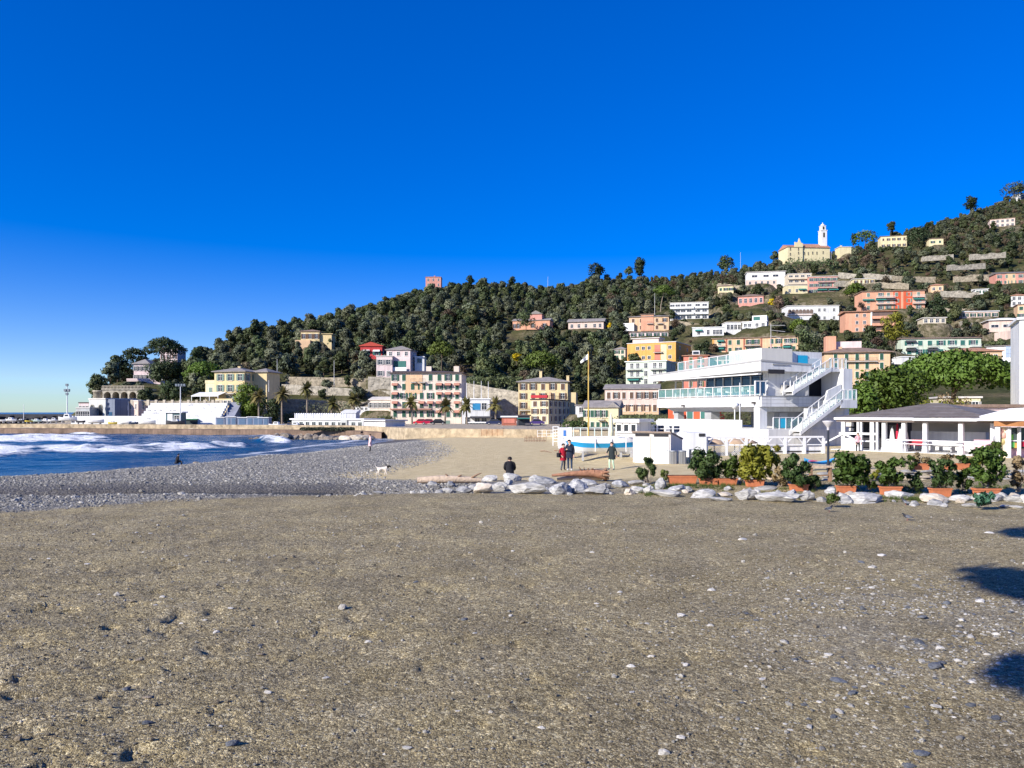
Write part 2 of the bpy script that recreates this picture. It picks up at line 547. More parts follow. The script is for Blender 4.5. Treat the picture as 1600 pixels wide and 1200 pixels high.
# ground under and behind the viewer
b = MB(); b.box(-160, 160, -120, 4.8, -1.2, -0.02)
b.build('ground', mat('ground_earth', (.2,.17,.13), 0.95))['kind'] = 'structure'
b = MB(); b.box(-60, 60, -40, 1.2, -0.02, 1.85)
b.build('promenade', mat('paving', (.34,.32,.29), 0.9))['kind'] = 'structure'
b = MB(); b.box(-3000, 3000, -200, 9000, -9.0, -8.9)
b.build('sea_bed', mat('sea_floor', (.06,.08,.09), 0.9))['kind'] = 'structure'

# ------------------------------------------------------------------ sea
def sea_material():
    m = bpy.data.materials.new('sea_water'); m.use_nodes = True
    n, l = m.node_tree.nodes, m.node_tree.links
    p = n['Principled BSDF']
    tc = n.new('ShaderNodeTexCoord')
    at_ = n.new('ShaderNodeAttribute'); at_.attribute_name = 'foam'
    def noi(scale, det, r=0.6, st=(1, 1, 1)):
        mp = n.new('ShaderNodeMapping'); mp.inputs['Scale'].default_value = st
        l.new(tc.outputs['Object'], mp.inputs['Vector'])
        v = n.new('ShaderNodeTexNoise'); v.inputs['Scale'].default_value = scale
        v.inputs['Detail'].default_value = det; v.inputs['Roughness'].default_value = r
        l.new(mp.outputs[0], v.inputs['Vector']); return v.outputs['Fac']
    def math(op, a, b):
        x = n.new('ShaderNodeMath'); x.operation = op
        for i, v in ((0, a), (1, b)):
            if isinstance(v, (int, float)): x.inputs[i].default_value = v
            else: l.new(v, x.inputs[i])
        return x.outputs[0]
    f = math('ADD', at_.outputs['Fac'], math('MULTIPLY', math('SUBTRACT', noi(0.55, 9, .72, (.45, 1.2, 1)), 0.5), 2.7))
    mr = n.new('ShaderNodeMapRange'); mr.interpolation_type = 'SMOOTHSTEP'
    mr.inputs[1].default_value = .36; mr.inputs[2].default_value = .95
    l.new(f, mr.inputs[0])
    mx = n.new('ShaderNodeMix'); mx.data_type = 'RGBA'
    mx.inputs[6].default_value = (.005, .055, .125, 1); mx.inputs[7].default_value = (.80, .82, .84, 1)
    l.new(mr.outputs[0], mx.inputs[0]); l.new(mx.outputs[2], p.inputs['Base Color'])
    ro = n.new('ShaderNodeMapRange'); ro.inputs[3].default_value = .22; ro.inputs[4].default_value = .8
    l.new(mr.outputs[0], ro.inputs[0]); l.new(ro.outputs[0], p.inputs['Roughness'])
    p.inputs['IOR'].default_value = 1.33
    h = math('ADD', math('MULTIPLY', noi(.55, 6, .6, (.6, 1.2, 1)), .9), math('MULTIPLY', noi(2.5, 4, .6, (.7, 1.2, 1)), .25))
    h = math('ADD', h, math('MULTIPLY', math('MULTIPLY', noi(3.0, 6, .75), mr.outputs[0]), 0.5))
    bp = n.new('ShaderNodeBump'); bp.inputs['Strength'].default_value = .8; bp.inputs['Distance'].default_value = .7
    l.new(h, bp.inputs['Height']); l.new(bp.outputs[0], p.inputs['Normal'])
    return m
SEA_M = sea_material()
xs = np.arange(-175, -18, 0.5); ys = np.arange(44, 206, 0.42)
X, Y = np.meshgrid(xs, ys)
Z = np.zeros_like(X); F = np.zeros_like(X)
pxg = 800 + FPX*X/Y
def crest(Yk, amp, wid, foam_front, px0, px1, seed, soft=25, fo=1.0):
    """A breaking wave: steep face towards the beach (small Y), foam spilling down it."""
    global Z, F
    m = sstep(px0-soft, px0+soft, pxg)*sstep(px1+soft, px1-soft, pxg)
    wv = vnoise(X*0.06, Y*0.02, seed, 3)
    yk = Yk + 2.2*wv
    a = amp*(0.8+0.45*vnoise(X*0.11, X*0, seed+1, 3))
    d = Y-yk
    prof = np.where(d < 0, np.exp(-(d/(wid*0.45))**2), np.exp(-(d/(wid*1.5))**2))
    Z = Z + m*a*prof
    fr = np.where(d < 0, sstep(-foam_front*1.35, -foam_front*0.35, d + 0.28*foam_front*vnoise(X*0.25, Y*0.15, seed+2, 3)), sstep(wid*1.1, 0, d))
    F = np.maximum(F, m*fr*fo*(1.0+.5*vnoise(X*.16, Y*.35, seed+5, 4)))
    Z = Z + m*fr*0.30*vnoise(X*0.6, Y*0.6, seed+3, 4)
crest(np.interp(pxg, [-200, 0, 195, 260], [150, 147, 150, 158]), 1.05, 6, 15, -300, 170, 101, 22)
crest(np.interp(pxg, [-200, 0, 200, 300, 420], [104, 106, 106, 112, 120]), 0.75, 6, 19, -300, 60, 111, 90)
crest(np.interp(pxg, [-200, 0, 200, 300, 420], [104, 105, 106, 112, 122]), 0.65, 5, 8, 60, 340, 121, 30, 0.95)
crest(np.interp(pxg, [330, 400, 470], [121, 121, 119]), 0.5, 4, 4.5, 330, 385, 131, 10, 0.9)
crest(np.interp(pxg, [380, 430, 470], [141, 137, 133]), 1.35, 5, 5, 405, 452, 141, 12)
crest(np.interp(pxg, [100, 160, 300], [186, 184, 182]), 0.5, 4, 5, 110, 150, 151, 14, 0.9)
dsh = X - shore_x(Y) - 1.5*vnoise(Y*0.12, X*0.02+3, 5, 3)
lace = sstep(-9, -3, dsh)*sstep(72, 92, Y)
F = np.maximum(F, 0.62*lace*(0.55+0.9*vnoise(X*0.12, Y*0.25, 171, 3)))
F = np.maximum(F, 0.85*np.exp(-((dsh+3.2)/1.1)**2)*sstep(84, 98, Y))
F = np.maximum(F, 0.45*sstep(70, 110, Y)*(0.45+1.1*vnoise(X*0.05, Y*0.16, 181, 4)))
Z = Z + 0.22*vnoise(X*0.10, Y*0.24, 161, 4) + 0.06*vnoise(X*0.5, Y*0.9, 163, 3)
Z = Z*sstep(0, -8, dsh) + SEA_Z
me = mesh_np('sea', np.stack([X, Y, Z], -1).reshape(-1, 3), grid_faces(len(ys), len(xs)), [SEA_M])
fa = me.attributes.new('foam', 'FLOAT', 'POINT'); fa.data.foreach_set('value', F.astype(np.float32).ravel())
link('sea', me)['kind'] = 'structure'
b = MB()
b.add([(-9000, 205, SEA_Z-.05), (6000, 205, SEA_Z-.05), (6000, 20000, SEA_Z-.05), (-9000, 20000, SEA_Z-.05)], [(0, 1, 2, 3)])
b.add([(-9000, -300, SEA_Z-.05), (-174.5, -300, SEA_Z-.05), (-174.5, 205, SEA_Z-.05), (-9000, 205, SEA_Z-.05)], [(0, 1, 2, 3)])
b.build('open_sea', SEA_M)['kind'] = 'structure'
b = MB()
b.box(-17, -8.3, 33.6, 36.2, -.6, -.23)
b.build('stream', glass_mat('still_water', (.02, .03, .035), .06))['kind'] = 'structure'

# ------------------------------------------------------------------ hills
HCOL = {
 -400: [(138,-6),(1100,-6)],
 60: [(138,-6),(188,-6),(192,.0),(240,.0),(246,-6),(1100,-6)],
 120: [(138,-6),(185,-6),(189,.0),(238,.3),(250,3.5),(275,4),(300,-6),(1100,-6)],
 170: [(138,-6),(184,-6),(188,.0),(236,.35),(243,6),(250,8.6),(290,14),(320,9),(360,-6),(1100,-6)],
 215: [(138,-6),(182,-6),(186,.0),(240,.35),(255,8),(290,15.3),(330,19),(380,8),(440,-6),(1100,-6)],
 260: [(138,-6),(180,-6),(184,.0),(240,.35),(255,8),(290,15),(340,22),(420,15),(520,0),(1100,0)],
 300: [(138,-6),(178,-6),(182,.0),(242,.35),(255,8),(300,14),(360,25),(430,22),(600,5),(1100,0)],
 340: [(138,-6),(177,-6),(181,.2),(240,.35),(258,7),(300,16),(420,37),(480,35),(700,10),(1100,0)],
 420: [(138,-6),(175,-6),(179,.2),(246,.35),(262,9),(300,20),(430,46),(520,45),(800,20),(1100,10)],
 500: [(138,-6),(172,-6),(176,.2),(246,.35),(257,8),(275,13),(300,20),(450,55),(560,51),(900,30),(1100,20)],
 600: [(138,-6),(154,-6),(158,.35),(248,.35),(258,9),(275,14),(320,25),(480,69),(600,66),(900,40),(1100,30)],
 680: [(138,-6),(139,-6),(142,.35),(246,.35),(262,9),(320,24),(500,82),(640,76),(1100,50)],
 760: [(136,.35),(246,.35),(270,10),(330,26),(520,86),(660,82),(1100,60)],
 850: [(136,.35),(240,.35),(270,9),(330,25),(530,83),(680,80),(1100,70)],
 930: [(136,.35),(215,.35),(260,7),(330,25),(560,96),(700,90),(1100,80)],
 1000: [(136,.35),(170,.5),(230,5),(300,22),(400,53),(580,102),(720,96),(1100,90)],
 1100: [(136,.35),(150,.5),(200,5),(240,13),(300,28),(380,49),(480,77),(620,113),(760,110),(1100,110)],
 1200: [(136,.5),(150,1),(200,8),(250,18),(300,32),(380,56),(480,89),(600,117),(760,120),(1100,125)],
 1300: [(136,.5),(150,1),(200,8),(240,14),(300,32),(340,42),(400,64),(480,95),(580,121),(800,140),(1100,150)],
 1400: [(136,.5),(150,1),(200,8),(240,15),(300,32),(340,43),(420,72),(500,107),(620,145),(850,180),(1100,200)],
 1500: [(136,.5),(150,1),(200,8),(270,22),(300,30),(400,64),(500,110),(650,167),(900,215),(1100,240)],
 1600: [(136,.5),(150,1),(200,9),(260,24),(330,45),(430,76),(560,138),(700,201),(950,260),(1100,290)],
 1800: [(136,.5),(150,1),(200,9),(260,26),(330,50),(430,86),(560,150),(700,225),(950,300),(1100,330)],
}
HK = sorted(HCOL)
HY = np.concatenate([np.arange(136, 200, 2.0), np.arange(200, 420, 3.0), np.exp(np.linspace(math.log(420), math.log(1090), 110))])
HPX = np.arange(-100, 2001, 6.0)
_prof = np.array([[np.interp(y, [a for a, c in HCOL[k]], [c for a, c in HCOL[k]]) for y in HY] for k in HK])
HZG = np.array([np.interp(HPX, HK, _prof[:, j]) for j in range(len(HY))])       # rows: Y, cols: px
for _ in range(3):                                                            # soften the kinks above the town
    sm = HZG.copy()
    sm[1:-1, 1:-1] = (HZG[1:-1, 1:-1]*2 + HZG[:-2, 1:-1] + HZG[2:, 1:-1] + HZG[1:-1, :-2] + HZG[1:-1, 2:])/6
    up = (HZG > 12)
    HZG = np.where(up, sm, HZG)
GPX, GY = np.meshgrid(HPX, HY)
GX = (GPX-800)/FPX*GY
amp = sstep(9, 30, HZG)
# terraces: the slope steps up in benches
HZG = HZG + amp*(2.2*vnoise(GX*0.02, GY*0.02, 201, 4) + 0.6*vnoise(GX*0.1, GY*0.1, 203, 3))
st = 4.5
fr = HZG/st - np.floor(HZG/st)
terr = (np.floor(HZG/st) + sstep(0.55, 1.0, fr))*st
tm = amp*sstep(880, 1000, GPX)*0.6
HZG = HZG*(1-tm) + terr*tm

PADS = []      # (x, Y, radius, z): level ground under a building
def pad(x, Y, r, z):
    PADS.append((x, Y, r, z))
def flatten():
    global HZG
    for x, Y, r, z in PADS:
        d = np.hypot(GX-x, GY-Y)
        w = sstep(r*1.7, r*0.95, d)
        HZG = HZG*(1-w) + np.minimum(HZG*(1-w)+z*w, z)*w
def hill_z(px, Y):
    """bilinear height of the hill mesh"""
    i = np.clip(np.searchsorted(HY, Y)-1, 0, len(HY)-2)
    t = (Y-HY[i])/(HY[i+1]-HY[i])
    c = np.clip((px-HPX[0])/6.0, 0, len(HPX)-1.001)
    j = c.astype(int) if hasattr(c, 'astype') else int(c)
    s = c-j
    return (HZG[i, j]*(1-s)+HZG[i, j+1]*s)*(1-t) + (HZG[i+1, j]*(1-s)+HZG[i+1, j+1]*s)*t

def hill_material():
    m = bpy.data.materials.new('hill_earth'); m.use_nodes = True
    n, l = m.node_tree.nodes, m.node_tree.links
    p = n['Principled BSDF']; p.inputs['Roughness'].default_value = .95; p.inputs['Specular IOR Level'].default_value = .1
    tc = n.new('ShaderNodeTexCoord')
    def noi(scale, det=6, r=.65):
        v = n.new('ShaderNodeTexNoise'); v.inputs['Scale'].default_value = scale
        v.inputs['Detail'].default_value = det; v.inputs['Roughness'].default_value = r
        l.new(tc.outputs['Object'], v.inputs['Vector']); return v.outputs['Fac']
    def ramp(src, stops):
        r = n.new('ShaderNodeValToRGB'); e = r.color_ramp.elements
        e[0].position, e[0].color = stops[0][0], (*stops[0][1], 1)
        e[1].position, e[1].color = stops[-1][0], (*stops[-1][1], 1)
        for pos, c in stops[1:-1]:
            q = e.new(pos); q.color = (*c, 1)
        l.new(src, r.inputs[0]); return r.outputs[0]
    a = ramp(noi(.09), [(.3, (.035,.045,.016)), (.5, (.075,.075,.032)), (.62, (.12,.10,.055)), (.75, (.2,.17,.11))])
    bb = ramp(noi(.6), [(.3, (.55,.55,.5)), (.7, (1.3,1.3,1.25))])
    mx = n.new('ShaderNodeMix'); mx.data_type = 'RGBA'; mx.blend_type = 'MULTIPLY'; mx.inputs[0].default_value = 1
    l.new(a, mx.inputs[6]); l.new(bb, mx.inputs[7])
    # steep faces show stone
    ge = n.new('ShaderNodeNewGeometry'); sx = n.new('ShaderNodeSeparateXYZ')
    l.new(ge.outputs['True Normal'], sx.inputs[0])
    mr = n.new('ShaderNodeMapRange'); mr.inputs[1].default_value = .80; mr.inputs[2].default_value = .62
    l.new(sx.outputs['Z'], mr.inputs[0])
    stn = ramp(noi(.5, 9, .75), [(.34, (.035,.042,.016)), (.48, (.11,.095,.055)), (.58, (.22,.185,.125)), (.72, (.36,.31,.23))])
    m2 = n.new('ShaderNodeMix'); m2.data_type = 'RGBA'
    l.new(mr.outputs[0], m2.inputs[0]); l.new(mx.outputs[2], m2.inputs[6]); l.new(stn, m2.inputs[7])
    # level town ground is pale asphalt and paving
    so = n.new('ShaderNodeSeparateXYZ'); l.new(tc.outputs['Object'], so.inputs[0])
    mt = n.new('ShaderNodeMapRange'); mt.inputs[1].default_value = .9; mt.inputs[2].default_value = .55
    l.new(so.outputs['Z'], mt.inputs[0])
    m3 = n.new('ShaderNodeMix'); m3.data_type = 'RGBA'
    l.new(mt.outputs[0], m3.inputs[0]); l.new(m2.outputs[2], m3.inputs[6]); m3.inputs[7].default_value = (.42, .36, .27, 1)
    l.new(m3.outputs[2], p.inputs['Base Color'])
    bp = n.new('ShaderNodeBump'); bp.inputs['Strength'].default_value = .8; bp.inputs['Distance'].default_value = .8
    l.new(noi(.7, 7), bp.inputs['Height']); l.new(bp.outputs[0], p.inputs['Normal'])
    return m
def build_hill():
    me = mesh_np('hillside', np.stack([GX, GY, HZG], -1).reshape(-1, 3), grid_faces(len(HY), len(HPX)), [hill_material()])
    link('hillside', me)['kind'] = 'structure'

# quay wall along the water and the beach
qp = [(-2000, 205), (-300, 199), (0, 194), (250, 184), (420, 177), (545, 171), (600, 154), (633, 142), (700, 137.5), (790, 133.5), (873, 130.5), (905, 127.5)]
qp = [(xat(a, y), y) for a, y in qp]
b = MB()
for i in range(len(qp)-1):
    (xa, ya), (xb, yb) = qp[i], qp[i+1]
    ztop = .55
    b.add([(xa, ya, -3), (xb, yb, -3), (xb, yb, ztop), (xa, ya, ztop), (xa, ya+2.2, ztop), (xb, yb+2.2, ztop), (xb, yb+2.2, -3), (xa, ya+2.2, -3)],
          [(0, 1, 2, 3), (3, 2, 5, 4), (4, 5, 6, 7)])
    if i < 6:
        b.add([(xa, ya-3.0, -3), (xb, yb-3.0, -3), (xb, yb-3.0, -.55), (xa, ya-3.0, -.55), (xa, ya-.01, -.45), (xb, yb-.01, -.45)],
              [(0, 1, 2, 3), (3, 2, 5, 4)], 1)
o = b.build('quay_wall', [mat('quay_stone', (.37,.295,.195), .9, .5, .8, 1.0, 1.5), mat('quay_step', (.20,.135,.095), .8, .5, .3, .6, 1.5, streak=.4)])
tag(o, 'low tan stone quay wall running between the beach and the town', 'quay wall', kind='thing')
# ------------------------------------------------------------------ houses: builder
ROOF_M = {
 'slate': mat('roof_slate', (.17,.155,.15), .8, .25, .8, .3, 3, streak=.2),
 'grey': mat('roof_grey', (.27,.245,.225), .85, .25, .7, .4, 3, streak=.2),
 'brown': mat('roof_brown', (.24,.17,.13), .85, .3, .8, .5, 3, streak=.2),
 'tile': mat('roof_terracotta', (.40,.21,.13), .85, .3, .9, .5, 4, streak=.2),
 'pale': mat('roof_pale', (.55,.52,.48), .85, .15, .7),
 'dark': mat('roof_dark', (.09,.065,.06), .8, .2, .7),
 'red': mat('roof_red', (.42,.06,.04), .7, .1, .7),
 'white': mat('roof_white', (.75,.75,.74), .7, .08, .7),
}
def plaster(key, rgb, k=0.72):
    g = (rgb[0]+rgb[1]+rgb[2])/3
    c = srgb(*[v*.84+(g*.5+118)*.16 for v in rgb])
    return mat('plaster_'+key, tuple(v*k for v in c), .9, .10, .35, .12, 4, streak=.22)
PL = {
 'cream': plaster('cream', (247,226,190)), 'pinkcream': plaster('pinkcream', (250,230,208)),
 'pink': plaster('pink', (246,214,196)), 'palepink': plaster('palepink', (248,222,218)),
 'salmon': plaster('salmon', (243,172,135)), 'coral': plaster('coral', (238,135,110)),
 'orange': plaster('orange', (248,180,85)), 'deeporange': plaster('deeporange', (236,92,52)),
 'peach': plaster('peach', (247,202,155)), 'yellow': plaster('yellow', (246,219,158)),
 'paleyellow': plaster('paleyellow', (246,230,178)), 'green': plaster('green', (205,226,196)),
 'palegreen': plaster('palegreen', (222,236,212)), 'white': plaster('white', (246,246,244)),
 'red': plaster('red', (214,60,60)), 'redpink': plaster('redpink', (236,160,142)),
 'beige': plaster('beige', (228,212,184)), 'greywhite': plaster('greywhite', (205,208,204)),
 'shadegrey': plaster('shadegrey', (120,130,150)), 'rust': plaster('rust', (190,105,80)),
 'darkgrey': plaster('darkgrey', (95,92,98)),
}
SH = {
 'green': mat('shutter_green', (.025,.085,.055), .6, .1), 'teal': mat('shutter_teal', (.035,.14,.12), .6, .1),
 'brown': mat('shutter_brown', (.12,.07,.045), .6, .1), 'grey': mat('shutter_grey', (.28,.28,.27), .6, .1),
 'olive': mat('shutter_olive', (.13,.14,.06), .6, .1), 'greygreen': mat('shutter_greygreen', (.15,.22,.18), .6, .1),
}
PANE = glass_mat('window_pane', (.03,.035,.045), .12)
FRAME = mat('window_frame_paint', (.72,.70,.66), .6, .05)
AWN = {'red': mat('awning_rust', (.44,.21,.15), .85, .1), 'teal': mat('awning_teal', (.03,.18,.155), .8, .1),
       'white': mat('awning_white', (.8,.79,.76), .8, .05), 'dark': mat('awning_dark', (.05,.05,.06), .8, .1),
       'scarlet': mat('awning_scarlet', (.40,.03,.04), .8, .1), 'green': mat('awning_green', (.05,.22,.12), .8, .1)}
IRON = mat('railing_iron', (.08,.07,.065), .6, .1)
WHITE = mat('white_paint', (.71,.71,.70), .55, .06, .5)
STONE = mat('stone_block', (.30,.255,.185), .95, .6, .8, 1.0, 2.5)
STONE2 = mat('stone_grey', (.36,.325,.26), .95, .55, .7, 1.0, 2.0)
CONC = mat('concrete', (.42,.41,.39), .9, .2, .6)

_wm = {}
def window_mesh(w, h, fm=FRAME, arch=False):
    k = ('w', round(w, 2), round(h, 2), fm.name, arch)
    if k in _wm: return _wm[k]
    b = MB()
    t = .10
    b.box(-w/2, w/2, -.02, .02, 0, h, 1)
    b.box(-w/2-t, -w/2, -.09, .0, -t, h+t, 0); b.box(w/2, w/2+t, -.09, .0, -t, h+t, 0)
    b.box(-w/2, w/2, -.09, .0, h, h+t, 0); b.box(-w/2-.06-t, w/2+.06+t, -.16, -.001, -t-.08, -t, 0)
    if arch:
        pts = [(w/2*math.cos(a), h+t*.2+w/2*math.sin(a)) for a in np.linspace(0, math.pi, 9)]
        b.prism(pts, -.10, -.03, 'y', 1)
    if w > .55: b.box(-.035, .035, -.06, -.021, 0, h, 0)
    if h > 1.2: b.box(-w/2, w/2, -.055, -.021, h*.58, h*.58+.05, 0)
    _wm[k] = b.mesh('window', [fm, PANE]); return _wm[k]
def shutter_mesh(w, h, m, side):
    k = ('s', round(w, 2), round(h, 2), m.name, side)
    if k in _wm: return _wm[k]
    b = MB()
    if side == 0: x0, x1 = -w/2, w/2
    else: x0, x1 = sorted((side*(w/2+.05), side*(w+.05)))
    b.box(x0, x1, -.15, -.105, -.03, h+.03)
    for i in range(1, 6): b.box(x0+.04, x1-.04, -.17, -.151, h*i/6-.03, h*i/6+.03)
    _wm[k] = b.mesh('shutter', m); return _wm[k]

HOUSES = []   # screen extents kept so that trees are not planted in front of a facade
def add_window(root, x, y, z, w, h, rz=0, sh=None, closed=False, fm=FRAME, arch=False):
    o = link('window', window_mesh(w, h, fm, arch), root, (x, y, z), rz)
    if sh is not None:
        for q in ((0,) if closed else (-1, 1)): link('shutter', shutter_mesh(w, h, sh, q), o)
    return o

def hip_roof(b, w, d, h, rh, ov=.5, th=.22, kind='hip', mi=0):
    x0, x1, y0, y1 = -ov, w+ov, -ov, d+ov
    b.box(x0, x1, y0, y1, h, h+th, mi)
    z = h+th+.002; W = x1-x0; D = y1-y0
    if kind == 'hip':
        if W >= D:
            r0, r1 = (x0+D/2, (y0+y1)/2, z+rh), (x1-D/2, (y0+y1)/2, z+rh)
            b.add([(x0,y0,z),(x1,y0,z),(x1,y1,z),(x0,y1,z),r0,r1], [(0,1,5,4),(1,2,5),(2,3,4,5),(3,0,4)], mi)
        else:
            r0, r1 = ((x0+x1)/2, y0+W/2, z+rh), ((x0+x1)/2, y1-W/2, z+rh)
            b.add([(x0,y0,z),(x1,y0,z),(x1,y1,z),(x0,y1,z),r0,r1], [(0,1,4),(1,2,5,4),(2,3,5),(3,0,4,5)], mi)
    elif kind == 'gablex':   # ridge along x
        r0, r1 = (x0, (y0+y1)/2, z+rh), (x1, (y0+y1)/2, z+rh)
        b.add([(x0,y0,z),(x1,y0,z),(x1,y1,z),(x0,y1,z),r0,r1], [(0,1,5,4),(1,2,5),(2,3,4,5),(3,0,4)], mi)
    elif kind == 'gabley':   # gable towards the viewer
        r0, r1 = ((x0+x1)/2, y0, z+rh), ((x0+x1)/2, y1, z+rh)
        b.add([(x0,y0,z),(x1,y0,z),(x1,y1,z),(x0,y1,z),r0,r1], [(0,1,4),(1,2,5,4),(2,3,5),(3,0,4,5)], mi)
    elif kind == 'shed':
        b.add([(x0,y0,z),(x1,y0,z),(x1,y1,z+rh),(x0,y1,z+rh),(x1,y1,z),(x0,y1,z)], [(0,1,2,3),(1,4,2),(0,3,5),(3,2,4,5)], mi)

def house(name, label, cat, xl, xr, yt, yb, YL, YR=None, depth=10, wall='cream', roof='hip', rmat='grey', rh=1.6, ov=.5,
          floors=2, cols=3, ww=1.0, wh=1.5, sh=None, closed=.3, side=None, scol=2, balc=(), awn=(), chim=(), skip=(), zs=None,
          fm=FRAME, trim=None, group=None, bury=5.0, padr=None, parapet=0):
    YR = YL if YR is None else YR
    A = Vector((xat(xl, YL), YL)); B = Vector((xat(xr, YR), YR))
    w = (B-A).length; rz = math.atan2(B.y-A.y, B.x-A.x)
    zb = zat(yb, (YL+YR)/2); h = zat(yt, (YL+YR)/2)-zb
    root = thing(name, label, cat, (A.x, A.y, zb), rz, group, 'thing')
    WM = PL[wall] if isinstance(wall, str) else wall
    b = MB(); b.box(0, w, 0, depth, -bury, h)
    b.build('wall', WM, root)
    if trim is not None:
        b = MB()
        for i in range(1, floors): b.box(-.03, w+.03, -.06, .0, h*i/floors-.12, h*i/floors+.05)
        b.box(-.06, w+.06, -.12, 0, h-.35, h-.02)
        b.build('cornice', PL[trim], root)
    if roof:
        b = MB()
        if roof == 'flat':
            b.box(-ov, w+ov, -ov, depth+ov, h, h+.3)
            if parapet:
                b.box(-.1, w+.1, -.1, .1, h+.3, h+.3+parapet)
        else:
            hip_roof(b, w, depth, h, rh, ov, .2, roof)
        ro = b.build('roof', ROOF_M[rmat], root)
        for fx, hh in chim:
            c = MB(); cy = depth*.45; c.box(w*fx-.4, w*fx+.4, cy-.4, cy+.4, h, h+rh+hh); c.box(w*fx-.5, w*fx+.5, cy-.5, cy+.5, h+rh+hh+.001, h+rh+hh+.15)
            c.build('chimney', WM, ro)
    cfr = cols if isinstance(cols, (list, tuple)) else [(i+.5)/cols for i in range(cols)]
    SHM = SH[sh] if isinstance(sh, str) else sh
    fh = h/floors
    wh_ = min(wh, fh*.66)
    zlist = zs if zs is not None else [fh*f + (fh-wh_)*.5 for f in range(floors)]
    for f, z in enumerate(zlist):
        for c, fx in enumerate(cfr):
            if (f, c) in skip: continue
            add_window(root, w*fx, 0, z, ww, wh_, 0, SHM, rnd.random() < closed, fm)
    if side:
        for f, z in enumerate(zlist):
            for c in range(scol):
                yy = depth*(c+.5)/scol
                if side in ('right', 'both'): add_window(root, w, yy, z, ww, wh_, R(90), SHM, rnd.random() < closed, fm)
                if side in ('left', 'both'): add_window(root, 0, yy, z, ww, wh_, R(-90), SHM, rnd.random() < closed, fm)
    for bl in balc:       # (floor, x0, x1, railing)
        f, a, c_, kind = bl[:4]
        dp = bl[4] if len(bl) > 4 else 1.2
        b = MB(); z = fh*f
        b.box(w*a, w*c_, -dp, -.001, z-.18, z)
        if kind == 'solid':
            b.box(w*a, w*c_, -dp, -dp+.12, z, z+.95); b.box(w*a, w*a+.12, -dp+.12, -.001, z, z+.95); b.box(w*c_-.12, w*c_, -dp+.12, -.001, z, z+.95)
        else:
            b.box(w*a, w*c_, -dp, -dp+.06, z+.92, z+.98, 1)
            n = max(3, int((w*(c_-a))/.35))
            for i in range(n+1):
                x = w*a+.03+(w*(c_-a)-.06)*i/n
                b.box(x-.025, x+.025, -dp+.01, -dp+.05, z, z+.92, 1)
        b.build('balcony', [WM if kind == 'solid' else CONC, IRON if kind != 'white' else WHITE], root)
    for f, fx, aw, col in awn:
        b = MB(); z = fh*f + fh*.5 + wh_*.5 + .25
        x0, x1 = w*fx-aw/2, w*fx+aw/2
        n = 5
        vs = []
        for i in range(n+1):
            a = i/n*math.pi/2
            vs += [(x0, -1.1*math.sin(a), z-.75*(1-math.cos(a))), (x1, -1.1*math.sin(a), z-.75*(1-math.cos(a)))]
        b.add(vs, [(2*i, 2*i+1, 2*i+3, 2*i+2) for i in range(n)])
        b.add([vs[2*i] for i in range(n+1)] + [(x0, 0, z-.75)], [tuple(range(n+2))])
        b.add([vs[2*i+1] for i in range(n+1)] + [(x1, 0, z-.75)], [tuple(range(n+1, -1, -1))])
        b.build('awning', AWN[col], root)
    ctr = A + (B-A)/2 + Vector((-(B-A).y, (B-A).x)).normalized()*depth/2
    pad(ctr.x, ctr.y, padr or (max(w, depth)*.62+1.5), zb-.1)
    # extents in the picture of everything that should stay unhidden
    HOUSES.append((min(xl, xr)-3, max(xl, xr)+(14 if side == 'right' else 3), yt-10, yb, min(YL, YR)))
    root['w'] = w; root['h'] = h
    return root, w, h, rz, A, zb
# ------------------------------------------------------------------ the town
# --- the large hotel on the promenade
root, w, h, rz, A, zb = house('hotel', 'large pale pink hotel of six storeys with rust awnings, behind the palms', 'hotel', 610.5, 721, 583, 668, 226, 225, 13, 'pinkcream', 'hip', 'dark', .8, .7,
      floors=6, cols=8, ww=1.05, wh=1.7, sh='green', closed=.45, skip=[(0, i) for i in range(8)]+[(5, 2), (5, 3)], side=None,
      balc=[(5, .29, .37, 'iron'), (5, .41, .5, 'iron'), (2, .12, .6, 'iron', .7)],
      awn=[(f, c, 1.7, 'red') for f, c in [(4, .0625), (3, .0625), (2, .0625), (4, .6875), (4, .8125), (4, .9375), (3, .6875), (3, .8125), (3, .9375), (2, .4375), (2, .5625), (2, .6875), (2, .9375), (1, .6875), (1, .9375)]])
b = MB(); b.box(w*.2, w*.45, -.10, -.02, h*.62, h*.97)
b.build('painted_panel', PL['peach'], root)
b = MB(); b.box(-.05, w*.58, -1.6, -.02, h*.33, h*.345)
b.build('canopy', AWN['red'], root)
for q0, q1 in ((.03, .2), (.72, .84)):
    b = MB(); b.box(w*q0, w*q1, -.05, -.01, -.1, h*.13); b.build('door', SH['greygreen'], root)
for fx in (.9, .5):
    b = MB(); b.box(w*fx-.8, w*fx+.8, 5, 6.4, h+.3, h+2.3); b.build('chimney', PL['pinkcream'], root)

